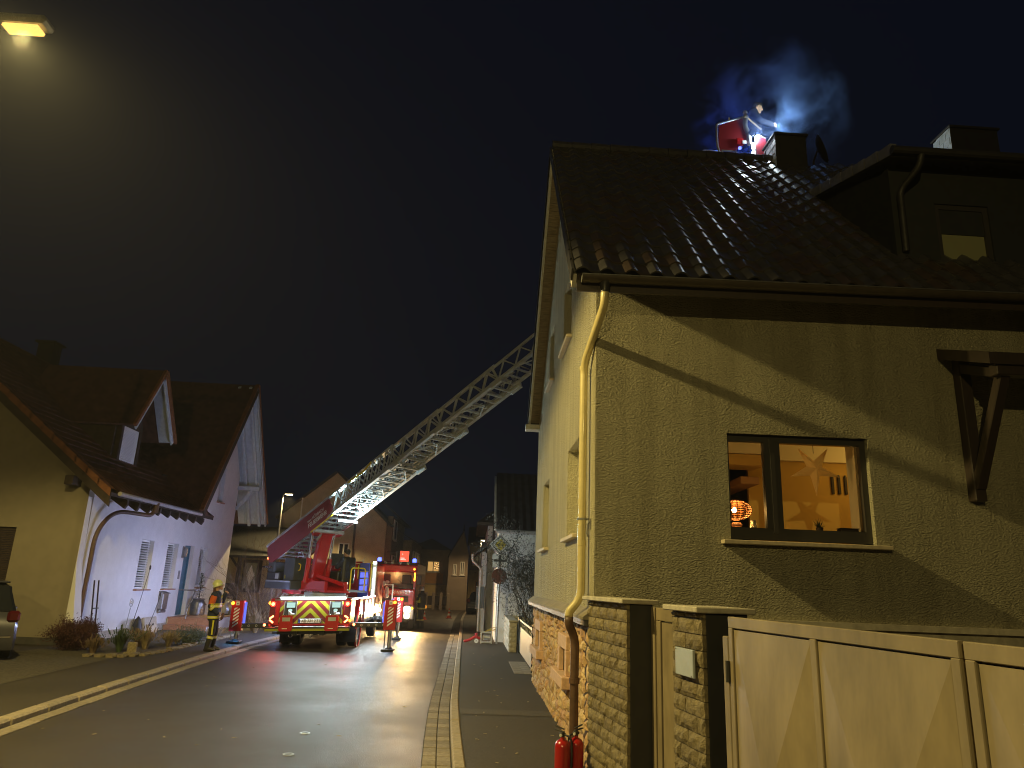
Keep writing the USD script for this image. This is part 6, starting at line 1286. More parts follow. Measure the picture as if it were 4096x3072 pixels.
part(gf, 'wall', G().bb((-15, 38.0, 0), (-9.7, 44, 2.95)), 'wall_yellow'); part(gf, 'roof', G().raw([(-15.4, 37.3, 2.95), (-9.3, 37.3, 2.95), (-9.3, 41, 4.6), (-15.4, 41, 4.6), (-15.4, 37.3, 2.83), (-9.3, 37.3, 2.83), (-9.3, 44.4, 2.95)], [[0, 1, 2, 3], [0, 4, 5, 1], [1, 6, 2, 2]]), 'slate_dark')
bw_ = part(gf, 'bay_window', G().bb((-11.3, 37.5, 1.2), (-10.5, 38.0, 2.75), .01), 'dark_wood'); part(gf, 'bay_pane', G().bb((-11.2, 37.47, 1.35), (-10.6, 37.498, 2.6)), 'pane_dark', parent=bw_); part(gf, 'star_curtain', G().prism(Polygon([(0, -.5), (.14, -.12), (.2, .0), (.14, .12), (0, .5), (-.14, .12), (-.2, 0), (-.14, -.12)]), (-10.88, 37.465, 2.0), (1, 0, 0), (0, 0, 1), .004), 'wall_white', parent=bw_)
for x in (-12.2, -11.55): part(gf, 'balcony_post', G().bb((x, 37.35, 0), (x + .16, 37.5, 2.9)), 'dark_wood')
part(gf, 'balcony_panel', G().bb((-13, 37.38, 1.0), (-11.4, 37.45, 1.6)), 'dark_wood'); part(gf, 'post_brace', G().bar((-11.47, 37.42, 2.3), (-11.9, 37.42, 2.85), .1, .1), 'dark_wood')
win(gf, 'y', -10.2, 1.5, -9.85, 2.5, 38.0, frame_='dark_wood')
# low dark fence and slope at the bend
bf = thing('bend_fence', 'low dark fence with stone posts along the outside of the road bend', 'fence', (-3, 57, 0))
for k in range(5): part(bf, 'post', G().bb((-4.0 + k * .55, 56.6, 0), (-3.78 + k * .55, 56.8, 1.25), .02), 'wall_grey')
part(bf, 'rail', G().bb((-4.0, 56.66, .35), (-1.6, 56.74, 1.0)), 'dark_wood')
# ------------------------------------------------------------------ people
import manifold3d as m3
def ball3(p, r, n=14): return m3.Manifold.sphere(float(r), n).translate([float(x) for x in p])
def chain(*segs):
    out = m3.Manifold()
    for (p, r, q, s) in segs: out = out + m3.Manifold.batch_hull([ball3(p, r), ball3(q, s)])
    return out
def tmesh(man, ref=.035, it=6):
    man = man.refine_to_length(ref); k = man.to_mesh(); t = trimesh.Trimesh(np.array(k.vert_properties[:, :3]), np.array(k.tri_verts), process=True)
    trimesh.smoothing.filter_taubin(t, iterations=it); return t
def band(t, planes, off=.005):
    q = t
    for o, n in planes:
        q = q.slice_plane(A_(o, float), A_(n, float))
        if q is None or len(q.faces) == 0: return None
    q = trimesh.Trimesh(q.vertices, q.faces, process=True); return trimesh.Trimesh(q.vertices + q.vertex_normals * off, q.faces, process=False)
def hand(w, d, side, up, curl=.5, s=1.0):
    """palm and five fingers from the wrist w along d; side points to the thumb, up out of the back of the hand."""
    d, side, up = [A_(x, float) / np.linalg.norm(x) for x in (d, side, up)]; P = lambda a, b, c=0.0: A_(w, float) + (d * a + side * b + up * c) * s
    out = chain((P(0, 0), .026 * s, P(.05, .024), .02 * s), (P(0, 0), .026 * s, P(.055, -.026), .018 * s), (P(.05, .028), .019 * s, P(.055, -.028), .017 * s))
    for b, l in ((.030, .070), (.010, .078), (-.010, .072), (-.029, .056)):
        k0, c1 = P(.055, b), curl; k1 = k0 + (d * math.cos(c1) - up * math.sin(c1)) * l * .5 * s; k2 = k1 + (d * math.cos(2 * c1) - up * math.sin(2 * c1)) * l * .32 * s; k3 = k2 + (d * math.cos(2.7 * c1) - up * math.sin(2.7 * c1)) * l * .24 * s
        out = out + chain((k0, .0105 * s, k1, .0095 * s), (k1, .0095 * s, k2, .0088 * s), (k2, .0088 * s, k3, .008 * s))
    t0, t1 = P(.012, .024), P(.045, .055, -.012); return out + chain((t0, .014 * s, t1, .011 * s), (t1, .011 * s, P(.072, .052, -.026), .009 * s))
M['skin'] = pm('skin', (.50, .29, .20), .55, var=.12, vscale=20)
M['navy'] = pm('navy_cloth', (.022, .028, .065), .85, var=.3, vscale=9, bump=.3, bscale=50)
M['dark_cloth'] = pm('dark_cloth', (.022, .02, .02), .9, var=.3, vscale=9, bump=.3, bscale=50)
M['orange_cloth'] = pm('orange_cloth', (.50, .09, .02), .85, var=.15, vscale=9)
M['band_yellow'] = pm('band_yellow', (.55, .52, .03), .5); M['band_silver'] = pm('band_silver', (.62, .62, .58), .35)
M['helmet'] = pm('helmet_pale', (.55, .58, .30), .3, coat=.5); M['helmet_white'] = pm('helmet_white', (.70, .70, .66), .3, coat=.5)
M['boot'] = pm('boot', (.018, .015, .014), .5); M['hair'] = pm('dark_hair', (.02, .016, .012), .7); M['glove'] = pm('glove', (.10, .04, .03), .8); M['eye'] = pm('eye', (.03, .025, .02), .3)
def person(label, base, rz, J, helmet='helmet', orange=True, jacket='navy', trousers='dark_cloth', bands=True, handpose=None, group=None, tilt=0.0, bare=False, yaw=0.0):
    t = thing('person', label, 'person', base, rz, group)
    hd_, nk = A_(J['head'], float), A_(J['neck'], float); ch, pv = A_(J['chest'], float), A_(J['pelvis'], float)
    F = A_([math.cos(tilt) * math.cos(yaw), math.cos(tilt) * math.sin(yaw), math.sin(tilt)]); L = A_([-math.sin(yaw), math.cos(yaw), 0]); U = np.cross(F, L)
    hp = lambda f, l, u: hd_ + F * f + L * l + U * u
    head = chain((hp(-.02, 0, .035), .090, hp(.025, 0, .0), .078), (hp(.03, 0, -.02), .068, hp(.062, 0, -.088), .034), (hp(-.03, 0, .0), .08, nk, .058), (hp(.092, 0, .0), .014, hp(.108, 0, -.03), .016), (hp(.082, .035, .022), .014, hp(.082, -.035, .022), .014), (hp(.078, .022, -.062), .012, hp(.078, -.022, -.062), .012), (hp(-.005, .08, .0), .02, hp(-.008, .084, -.035), .016), (hp(-.005, -.08, .0), .02, hp(-.008, -.084, -.035), .016))
    S = [A_(J['sh_l'], float), A_(J['sh_r'], float)]; E = [A_(J['el_l'], float), A_(J['el_r'], float)]; W = [A_(J['wr_l'], float), A_(J['wr_r'], float)]
    K = [A_(J['kn_l'], float), A_(J['kn_r'], float)]; AN = [A_(J['an_l'], float), A_(J['an_r'], float)]; HP = [pv + A_([0, .095, -.03]), pv + A_([0, -.095, -.03])]
    if 'hip_l' in J: HP = [A_(J['hip_l'], float), A_(J['hip_r'], float)]
    def torso(x): return chain((ch + A_([0, .09, .02]), .125 + x, ch + A_([0, -.09, .02]), .125 + x), (ch + A_([0, .09, .0]), .125 + x, pv + A_([0, .07, .06]), .115 + x), (ch + A_([0, -.09, .0]), .125 + x, pv + A_([0, -.07, .06]), .115 + x), (ch + A_([-.01, .05, .08]), .09 + x, nk + A_([0, 0, -.03]), .06 + x), (ch + A_([-.01, -.05, .08]), .09 + x, nk + A_([0, 0, -.03]), .06 + x), (ch, .12 + x, S[0], .065 + x), (ch, .12 + x, S[1], .065 + x))
    def arm(i, x, to=1.0): return chain((S[i], .062 + x, E[i], .047 + x), (E[i], .047 + x, W[i], .032 + x * 1.1))
    def leg(i, x): return chain((HP[i], .095 + x, K[i], .066 + x), (K[i], .066 + x, AN[i], .046 + x))
    feet = m3.Manifold(); boots = m3.Manifold()
    for i in (0, 1):
        fd = A_(J.get('toe', (1, 0, 0)), float); toe = AN[i] + fd * .17 + A_([0, 0, -.045]); heel_ = AN[i] - fd * .04 + A_([0, 0, -.04])
        feet = feet + chain((AN[i], .04, toe, .028), (heel_, .035, toe, .03)); boots = boots + chain((AN[i] + (K[i] - AN[i]) * .55, .072, AN[i], .058), (AN[i], .058, toe, .042), (heel_, .047, toe, .044))
    hands = m3.Manifold()
    for i, (d, sd, up, c) in enumerate(handpose or [((0, 0, -1), (1, 0, 0), (0, 1, 0), .35), ((0, 0, -1), (1, 0, 0), (0, -1, 0), .35)]): hands = hands + hand(W[i], d, sd, up, c)
    part(t, 'body', (lambda q: (q.vertices, q.faces))(tmesh(head + torso(-.01) + arm(0, -.004) + arm(1, -.004) + leg(0, -.006) + leg(1, -.006) + feet + hands, .03, 3)), 'skin', smooth=True, local=True)
    for l in (-.032, .032): part(t, 'eye', G().ball(hp(.082, l, .004), .012, 1), 'eye', local=True)
    jk = tmesh(torso(.035) + arm(0, .024) + arm(1, .024) + chain((pv + A_([0, .08, .02]), .15, pv + A_([0, .08, -.09]), .15), (pv + A_([0, -.08, .02]), .15, pv + A_([0, -.08, -.09]), .15), (pv + A_([0, .08, -.02]), .15, pv + A_([0, -.08, -.02]), .15)) if not J.get('short') else torso(.03) + arm(0, .02) + arm(1, .02), .04, 8)
    jp = part(t, 'jacket', (jk.vertices, jk.faces), jacket, smooth=True, local=True)
    tr = tmesh(leg(0, .022) + leg(1, .022) + chain((HP[0], .115, HP[1], .115)), .04, 8); tp2 = part(t, 'trousers', (tr.vertices, tr.faces), trousers, smooth=True, local=True)
    bt = tmesh(boots, .03, 4); bt.vertices[:, 2] = np.maximum(bt.vertices[:, 2], J.get('floor', 0.0)); part(t, 'boots', (bt.vertices, bt.faces), 'boot', smooth=True, local=True)
    def addband(src, planes, m, parent, off=.006):
        q = band(src, planes, off)
        if q is not None: part(t, 'reflective_band', (q.vertices, q.faces), m, smooth=True, parent=parent, local=True)
    if orange:
        for i in (0, 1):
            q = tmesh(chain((S[i], .092, S[i] + (E[i] - S[i]) * .80, .078)), .03, 4); part(t, 'orange_sleeve', (q.vertices, q.faces), 'orange_cloth', smooth=True, parent=jp, local=True)
    if bands:
        up_ = (nk - pv) / np.linalg.norm(nk - pv)
        for f0, f1, m in ((-.13, -.105, 'band_yellow'), (-.105, -.085, 'band_silver'), (-.085, -.06, 'band_yellow'), (.155, .18, 'band_yellow'), (.18, .20, 'band_silver'), (.20, .225, 'band_yellow'), (.235, .255, 'band_yellow')):
            addband(jk, [(pv + up_ * f0, up_), (pv + up_ * f1, -up_), (pv + A_([-.05, 0, 0]) if f0 > 0 else pv - A_([1, 0, 0]), A_([1.0, 0, 0]))], m, jp)
        for i in (0, 1):
            d = (W[i] - E[i]) / np.linalg.norm(W[i] - E[i]); s = 1 if i == 0 else -1
            for f0, f1, m in ((.02, .045, 'band_yellow'), (.045, .065, 'band_silver'), (.065, .09, 'band_yellow')):
                a = E[i] + d * f0; q = tmesh(chain((a, .088, E[i] + d * f1, .086)), .03, 2); q = band(q, [(a, d), (E[i] + d * f1, -d)], 0.0)
                if q is not None: part(t, 'reflective_band', (q.vertices, q.faces), m, smooth=True, parent=jp, local=True)
            d = (AN[i] - K[i]) / np.linalg.norm(AN[i] - K[i])
            for f0, f1, m in ((.12, .145, 'band_yellow'), (.145, .165, 'band_silver'), (.165, .19, 'band_yellow')):
                addband(tr, [(K[i] + d * f0, d), (K[i] + d * f1, -d), ((0, 0, 0), (0, 1.0 if i == 0 else -1.0, 0))], m, tp2)
            addband(tr, [(K[i] + d * -.28, d), (K[i] + d * .08, -d), (K[i] + A_([.035, 0, 0]), (-1.0, 0, 0)), (K[i] + A_([.0, 0, 0]), (1.0, 0, 0)), (K[i], (0, -1.0, 0) if i else (0, 1.0, 0))], 'band_yellow', tp2)
    if helmet:
        g = G(); a = np.linspace(0, math.pi / 2, 8); prof = [(.118 * math.cos(x), .125 * math.sin(x)) for x in a]
        g.lathe([(.118, -.02)] + prof, hp(-.015, 0, .03), 20, U); hm = part(t, 'helmet', g, helmet, smooth=50, local=True)
        part(t, 'brim', G().lathe([(.115, -.005), (.155, -.022), (.155, -.03), (.115, -.018)], hp(-.01, 0, .02), 20, U), helmet, parent=hm, smooth=30, local=True)
        part(t, 'comb', G().tube([hp(-.015, 0, .03) + F * .128 * math.cos(x) + U * .135 * math.sin(x) for x in np.linspace(.2, 2.9, 10)], .014, 6), helmet, parent=hm, smooth=True, local=True)
        part(t, 'neck_guard', G().raw([hp(-.015, 0, .03) + F * .125 * math.cos(x) * k + L * .125 * math.sin(x) * k - U * z for x in np.linspace(1.9, 4.38, 9) for (z, k) in ((.03, 1.0), (.17, 1.25))], [[2 * i, 2 * i + 2, 2 * i + 3, 2 * i + 1] for i in range(8)]), 'glove' if helmet == 'helmet' else 'dark_cloth', parent=hm, smooth=True, local=True)
    else:
        q = tmesh(chain((hp(-.035, .02, .05), .088, hp(.02, 0, .075), .07), (hp(-.035, -.02, .05), .088, hp(-.04, 0, -.02), .075)), .025, 3); part(t, 'cap' if not bare else 'hair', (q.vertices, q.faces), 'hair', smooth=True, local=True)
    return t
ST = dict(head=(.015, 0, 1.665), neck=(-.01, 0, 1.50), chest=(-.01, 0, 1.30), pelvis=(0, 0, .96), sh_l=(-.01, .20, 1.43), sh_r=(-.01, -.20, 1.43), el_l=(.08, .27, 1.16), el_r=(-.06, -.29, 1.15), wr_l=(.20, .10, 1.47), wr_r=(.12, -.22, .98), kn_l=(.05, .12, .51), kn_r=(.03, -.12, .51), an_l=(.03, .16, .09), an_r=(-.04, -.13, .09))
ff = person('firefighter with pale helmet, navy jacket and orange sleeves standing on the left pavement looking up', (-6.86, 20.80, .072), .12, ST, tilt=.32, handpose=[((.3, -.3, .9), (.6, .2, -.3), (-.5, .6, .2), 1.0), ((.6, .25, -.75), (.5, -.1, .6), (-.2, -1, -.1), .9)])
part(ff, 'radio', G().box((.17, .055, 1.565), (.035, .05, .12), .008).cyl((.17, .055, 1.62), (.19, .05, 1.72), .006, 6), 'black_metal', local=True)
part(ff, 'chest_patch', G().box((.148, -.05, 1.39), (.012, .035, .10), .003), 'band_yellow', local=True); part(ff, 'chest_patch', G().box((.15, -.02, 1.28), (.012, .045, .08), .003), 'band_yellow', local=True)
gm = hand((.235, -.02, .95), (.1, 0, -1), (0, 1, 0), (1, 0, 0), .3, 1.25) + hand((.24, -.10, .93), (.0, 0, -1), (0, -1, 0), (1, 0, 0), .4, 1.25); gm = tmesh(gm, .02, 2); part(ff, 'hanging_glove', (gm.vertices, gm.faces), 'glove', smooth=True, local=True)
SIT = dict(ST, head=(.06, 0, 1.18), neck=(.02, 0, 1.03), chest=(.0, 0, .84), pelvis=(-.02, 0, .52), sh_l=(.0, .2, .96), sh_r=(0, -.2, .96), el_l=(.16, .26, .72), el_r=(.16, -.26, .72), wr_l=(.36, .14, .72), wr_r=(.36, -.14, .72), kn_l=(.40, .12, .44), kn_r=(.40, -.14, .42), an_l=(.42, .12, .09), an_r=(.52, -.18, .05), floor=-.02)
op = person('operator in dark jacket and cap seated at the grey console of the ladder turntable', tuple(tt(.02, .72, 1.70)), math.radians(140), SIT, helmet=None, orange=False, bands=False, handpose=[((1, -.2, 0), (0, -1, .3), (0, 0, 1), .6), ((1, .2, 0), (0, 1, .3), (0, 0, 1), .6)])
f2J = dict(ST, el_l=(.10, .27, 1.18), wr_l=(.30, .16, 1.10), el_r=(.10, -.27, 1.18), wr_r=(.30, -.16, 1.12), head=(.06, 0, 1.64))
f2 = person('firefighter with white helmet beside the headlights of the second fire truck', (-2.22, 34.6, 0), 2.7, f2J, helmet='helmet_white', trousers='dark_cloth', jacket='dark_cloth', orange=False)
part(f2, 'yellow_flash', G().box((.05, .25, 1.25), (.20, .06, .28), .02), 'band_yellow', local=True)
cgJ = dict(ST, el_l=(.12, .26, 1.15), wr_l=(.36, .20, 1.06), el_r=(.12, -.26, 1.15), wr_r=(.36, -.16, 1.06), head=(.07, 0, 1.64), short=True)
cp = person('bareheaded person in dark clothes standing in the ladder cage amid smoke over the roof ridge', (5.74, 13.62, 10.845), -.45, cgJ, helmet=None, bare=True, orange=False, bands=False, jacket='navy', trousers='dark_cloth', tilt=-.25, handpose=[((1, 0, -.2), (0, -1, 0), (0, 0, 1), .8), ((1, 0, -.2), (0, 1, 0), (0, 0, 1), .8)])

# ------------------------------------------------------------------ second fire truck, facing the camera
SX, SY = -3.33, 33.0
M['head_core'] = em('headlamp', (1.0, .72, .34), 60.0); M['cab_inside'] = pm('cab_inside', (.45, .36, .20), .8)
ft = thing('fire_engine', 'red fire engine facing the camera with lit headlamps and white lettering, behind the ladder truck', 'fire truck', (SX, SY, 0))
def sp_part(n, g, m, parent=None, smooth=False):
    v, f = g.arrays(); return part(ft, n, (v, f), m, parent=parent, smooth=smooth, local=True)
W2 = .89
fb = sp_part('body', G().bb((-W2, .55, .62), (W2, 6.6, 2.86), .06), 'red')
fc_ = sp_part('cab', G().bb((-W2, -.02, .62), (W2, .54, 1.70), .05).bb((-W2, .02, 2.42), (W2, .54, 2.72), .05).bb((-W2, .02, 1.69), (-W2 + .09, .54, 2.43)).bb((W2 - .09, .02, 1.69), (W2, .54, 2.43)), 'red')
sp_part('windscreen', G().bb((-W2 + .092, .035, 1.70), (W2 - .092, .045, 2.42)), 'glass', parent=fc_)
sp_part('cab_interior', G().bb((-W2 + .1, .50, 1.72), (W2 - .1, .54, 2.40)), 'cab_inside', parent=fc_)
sp_part('dashboard', G().bb((-W2 + .1, .06, 1.70), (W2 - .1, .42, 1.92), .04), 'black_metal', parent=fc_)
for x in (-.45, .45): sp_part('seat', G().bb((x - .2, .40, 1.9), (x + .2, .48, 2.3), .04), 'black_metal', parent=fc_)
sp_part('wiper', G().bar((-.1, .025, 1.72), (-.55, .025, 2.1), .02, .02).bar((.55, .025, 1.72), (.1, .025, 2.1), .02, .02), 'black_metal', parent=fc_)
sp_part('grille', G().bb((-.62, -.045, 1.15), (.62, -.025, 1.42), .01), 'black_metal', parent=fc_)
q = meshkit.text_mesh('FEUERWEHR', .115, .004, True); V = q.vertices; kx = 1.28 / V[:, 0].max()
sp_part('lettering', G().raw(np.stack([-.64 + V[:, 0] * kx, -.028 - V[:, 2], 1.50 + V[:, 1]], 1), q.faces), 'white_film', parent=fc_)
bp2 = sp_part('bumper', G().bb((-W2 - .02, -.22, .45), (W2 + .02, -.03, 1.02), .04), 'alu')
for x in (-.66, .62):
    sp_part('headlamp', G().lathe([(0, .03), (.11, .02), (.145, 0), (.145, -.02)], (x, -.235, .86), 18, (0, -1, 0)), 'head_core'); sp_part('fog_lamp', G().lathe([(0, .03), (.08, .02), (.11, 0)], (x, -.235, .60), 16, (0, -1, 0)), 'head_core')
    ball_light('headlamp_light', (SX + x, SY - .32, .80), .09, (1.0, .62, .24), 600 if x > 0 else 60, cone=62, aim=(SX + x + .25, SY - 9, .05), soft=.5)
    sp_part('indicator', G().ball((x + (.2 if x > 0 else -.2), -.20, .92), .06, 2), 'amber', smooth=True)
bar_ = sp_part('roof_bar', G().bb((-.85, .04, 2.73), (.85, .30, 2.84), .02), 'black_metal')
for k in range(4): sp_part('roof_lamp', G().lathe([(0, .02), (.06, .02), (.07, 0), (.07, -.03)], (-.5 + k * .33, .04, 2.79), 14, (0, -1, 0)), 'chrome', parent=bar_)
for x in (-.78, .76): sp_part('beacon', G().lathe([(.08, 0), (.085, .12), (.06, .16), (0, .17)], (x, .18, 2.84), 14), 'blue_lamp', parent=bar_, smooth=True)
sp_part('corner_lamp', G().bb((.80, -.0, 2.05), (.86, .03, 2.40), .01), 'amber'); sp_part('corner_lamp', G().ball((.80, -.02, 2.55), .04, 2), 'amber')
for x, s in ((W2, 1), (-W2, -1)): sp_part('mirror', G().bb((x + .04 * s, .0, 1.9), (x + .24 * s, .06, 2.3), .02).bar((x, .05, 2.3), (x + .14 * s, .03, 2.28), .03), 'black_metal')
def wheel2(x, y):
    w = sp_part('wheel', G().lathe([(.25, -.13), (.40, -.135), (.46, -.1), (.46, .1), (.40, .135), (.25, .13)], (x, y, .465), 24, (1, 0, 0)), 'tyre', smooth=40); sp_part('rim', G().lathe([(0, .1), (.12, .1), (.2, .02), (.26, .12)], (x, y, .465), 20, (1 if x > 0 else -1, 0, 0)), 'alu', parent=w, smooth=40)
for x in (-.76, .76): wheel2(x, .75); wheel2(x, 4.9)
sp_part('underbody', G().bb((-.7, -.1, .38), (.7, 6.2, .60)), 'black_metal')
ball_light('cab_light', (SX, SY + .30, 2.36), .03, (1.0, .75, .4), 1.4)
# equipment carried at the flank between the two trucks
M['hose_pale'] = pm('hose_pale', (.55, .52, .46), .8)
eq = thing('equipment_rack', 'rack of pale hoses and breathing gear standing open between the two fire trucks', 'equipment', (-3.45, 30.4, 0))
part(eq, 'frame', G().bb((-3.75, 30.3, .0), (-3.70, 30.4, 1.9)).bb((-3.16, 30.3, .0), (-3.11, 30.4, 1.9)).bb((-3.70, 30.3, 1.86), (-3.16, 30.4, 1.9)).bb((-3.70, 30.3, .6), (-3.16, 30.4, .64)), 'alu')
for k in range(4): part(eq, 'hose', G().tube([(-3.6 + k * .13 + .05 * math.sin(t), 30.27, 1.0 + .1 * math.cos(t) + .05 * k) for t in np.linspace(0, 9, 22)], .03, 6), 'hose_pale', smooth=True)
for k in range(2): part(eq, 'cylinder', G().lathe([(0, 0), (.07, .02), (.08, .06), (.08, .36), (.05, .42), (.02, .46), (0, .46)], (-3.56 + k * .2, 30.27, 1.36), 14), ['red', 'frame_white'][k], smooth=40)
part(eq, 'white_glove', G().ball((-3.5, 30.22, 1.92), .08, 2, (1, .6, 1.3)).ball((-3.36, 30.22, 1.98), .07, 2, (1.2, .6, .9)), 'frame_white', smooth=True)
# ------------------------------------------------------------------ cars
M['car_silver'] = pm('car_silver', (.42, .43, .45), .28, metal=.6, coat=.5); M['car_black'] = pm('car_black', (.012, .012, .014), .25, coat=.5); M['car_glass'] = pm('car_glass', (.015, .017, .02), .06, spec=.8); M['lamp_clear'] = pm('lamp_clear', (.6, .62, .65), .1, metal=.5); M['lamp_red'] = pm('lamp_red_off', (.06, .006, .008), .2); M['van_grey'] = pm('van_grey', (.09, .09, .11), .3, metal=.5, coat=.4)
def car(name, label, base, rz, prof, glass, width, m, wb, group=None):
    """prof: side outline of the body, glass: side outline of the glasshouse; the nose points along local +x."""
    t = thing(name, label, 'car', base, rz, group); w = width / 2
    def shell(poly, hw0, hw1, zs):                                       # narrows upwards
        P = Polygon(poly).buffer(-.03).buffer(.03); c = np.array(P.exterior.coords)[:-1]; c = np.array([P.exterior.interpolate(k / 60, normalized=True).coords[0] for k in range(60)]); n = len(c); z0, z1 = zs; V = []; F = []
        for s, ins in ((-1, .0), (-1, .06), (1, .06), (1, .0)):
            ctr = c.mean(0); sc_ = c if ins else ctr + (c - ctr) * .95
            hw = hw0 + (hw1 - hw0) * np.clip((c[:, 1] - z0) / (z1 - z0), 0, 1); V.append(np.stack([sc_[:, 0], s * (hw - ins if ins else hw), sc_[:, 1]], 1))
        V = np.vstack(V)
        for a in range(3):
            for k in range(n): F.append([a * n + k, a * n + (k + 1) % n, (a + 1) * n + (k + 1) % n, (a + 1) * n + k])
        v2, tri = trimesh.creation.triangulate_polygon(Polygon(c), engine='earcut'); tri = np.argmin(np.linalg.norm(v2[:, None] - c[None], axis=2), axis=1)[tri]
        g = G().raw(V, F); g.raw(V[:n], tri); g.raw(V[3 * n:], tri[:, ::-1]); return g
    b = part(t, 'body', shell(prof, w, w * .96, (.2, .9)), m, smooth=35, local=True); part(t, 'glasshouse', shell(glass, w * .93, w * .72, (.9, 1.5)), 'car_glass', smooth=35, local=True)
    xs = [p[0] for p in glass]; part(t, 'roof', G().box(((min(xs) + max(xs)) / 2 - .1, 0, max(p[1] for p in glass) + .005), ((max(xs) - min(xs)) * .62, width * .70, .04), .02), m, parent=b, local=True)
    for x in (wb, -wb):
        for s in (-1, 1):
            wh = part(t, 'wheel', G().lathe([(.2, -.1), (.29, -.1), (.32, -.07), (.32, .07), (.29, .1), (.2, .1)], (x, s * (w - .09), .32), 22, (0, 1, 0)), 'tyre', smooth=40, local=True); part(t, 'rim', G().lathe([(0, .02), (.06, .03), (.1, .0), (.2, .07)], (x, s * (w - .08), .32), 18, (0, s, 0)), 'alu', parent=wh, smooth=40, local=True)
    x1, x0 = max(p[0] for p in prof), min(p[0] for p in prof)
    for s in (-1, 1):
        part(t, 'headlight', G().ball((x1 - .16, s * (w - .22), .74), .14, 2, (.9, 1.1, .62)), 'lamp_clear', smooth=True, local=True); part(t, 'fog_light', G().ball((x1 - .08, s * (w - .22), .42), .07, 2, (.8, 1, 1)), 'lamp_clear', smooth=True, local=True)
        part(t, 'tail_light', G().box((x0 + .05, s * (w - .14), .92), (.16, .24, .24), .05), 'lamp_red', local=True)
        part(t, 'door_mirror', G().ball((.55, s * (w + .07), .98), .09, 2, (.8, 1, .7)), m, smooth=True, local=True)
    part(t, 'number_plate', G().box((x0 - .0, 0, .62), (.03, .50, .11), .004), 'white_film', local=True)
    part(t, 'bumper_strip', G().box((x0 + .02, 0, .50), (.06, width * .86, .05), .01), 'chrome', local=True)
    return t
HB = [(-1.95, .22), (1.95, .22), (2.02, .45), (1.95, .68), (1.55, .84), (.95, .93), (-1.85, 1.0), (-2.0, .8), (-2.02, .4)]; HG = [(1.0, .92), (.30, 1.38), (-.3, 1.47), (-1.2, 1.42), (-1.75, .98)]
car('parked_car', 'silver car parked behind the white house, only its front corner showing', (-12.6, 34.75, .07), 0.0, HB, HG, 1.72, 'car_silver', 1.25)
car('parked_car', 'black car seen from behind, parked on the right side far down the street', (.78, 51.5, 0), math.pi / 2 - .1, HB, HG, 1.75, 'car_black', 1.25)
VB = [(-1.9, .22), (1.95, .22), (2.0, .5), (1.9, .72), (1.3, .92), (-1.85, 1.02), (-1.98, .75), (-1.98, .4)]; VG = [(1.35, .9), (.6, 1.5), (-.2, 1.62), (-1.6, 1.56), (-1.86, 1.0)]
car('parked_car', 'grey van at the left edge of the picture, only its rear corner in view', (-11.66, 18.25, .078), 2.2, VB, VG, 1.76, 'van_grey', 1.2)
# ------------------------------------------------------------------ cones, trolley
M['cone_red'] = pm('cone_orange', (.55, .06, .02), .5); M['cone_white'] = pm('cone_white', (.7, .7, .68), .45)
def cone(base, label, lampon):
    t = thing('traffic_cone', label, 'traffic cone', base, group='cones across the far road'); b = A_(base, float); h = .56; r = lambda z: .13 - .10 * z / h
    part(t, 'base', G().box(b + UP * .02, (.36, .36, .04), .01), 'cone_red')
    for k, (a, e) in enumerate(((.04, .16), (.16, .27), (.27, .38), (.38, .47), (.47, h))): part(t, 'ring', G().lathe([(r(a), a), (r(e), e)], b, 16), ['cone_red', 'cone_white'][k % 2], smooth=True)
    part(t, 'tip', G().lathe([(r(h), h), (0, h + .01)], b, 12), 'cone_red')
    if lampon: part(t, 'warning_lamp', G().lathe([(0, -.03), (.11, -.03), (.12, 0), (.11, .03), (0, .03)], b + UP * .68, 18, (0, -1, 0)), 'amber_soft', smooth=40); part(t, 'lamp_stem', G().cyl(b + UP * .54, b + UP * .60, .03, 8), 'cone_red')
cone((-2.55, 42.4, 0), 'striped traffic cone topped by a round warning lamp, the left one', True); cone((-1.23, 45.0, 0), 'striped red and white traffic cone without lamp, near the gutter', False)
M['trolley_red'] = pm('trolley_red', (.45, .03, .04), .4); M['cable_yellow'] = pm('cable_yellow', (.55, .45, .12), .6)
tl_ = thing('hand_trolley', 'small aluminium frame with red lever arm lying on the right pavement, yellow cables beside it', 'trolley', (.4, 26.4, .085)); z0 = .09
for x in (.42, .78):
    for y in (26.25, 26.6): part(tl_, 'frame_post', G().bb((x - .02, y - .02, z0), (x + .02, y + .02, z0 + .38)), 'alu')
part(tl_, 'frame_top', G().bb((.44, 26.23, z0 + .34), (.76, 26.27, z0 + .38)), 'alu'); part(tl_, 'frame_top', G().bb((.44, 26.58, z0 + .34), (.76, 26.62, z0 + .38)), 'alu'); part(tl_, 'frame_base', G().bb((.44, 26.23, z0 + .02), (.76, 26.62, z0 + .06)), 'alu'); part(tl_, 'motor', G().cyl((.50, 26.4, z0 + .2), (.72, 26.4, z0 + .2), .09, 14), 'alu', smooth=40)
part(tl_, 'red_arm', G().tube(bend([(.40, 26.3, z0 + .16), (.22, 26.28, z0 + .22), (.02, 26.25, z0 + .10), (-.16, 26.22, z0 + .06)], .06), .045, 8), 'trolley_red', smooth=True); part(tl_, 'red_head', G().box((.25, 26.28, z0 + .26), (.09, .1, .16), .02), 'trolley_red'); part(tl_, 'wheel', G().lathe([(.02, -.02), (.07, -.02), (.07, .02), (.02, .02)], (.26, 26.24, z0 + .08), 14, (0, 1, 0)), 'cone_white')
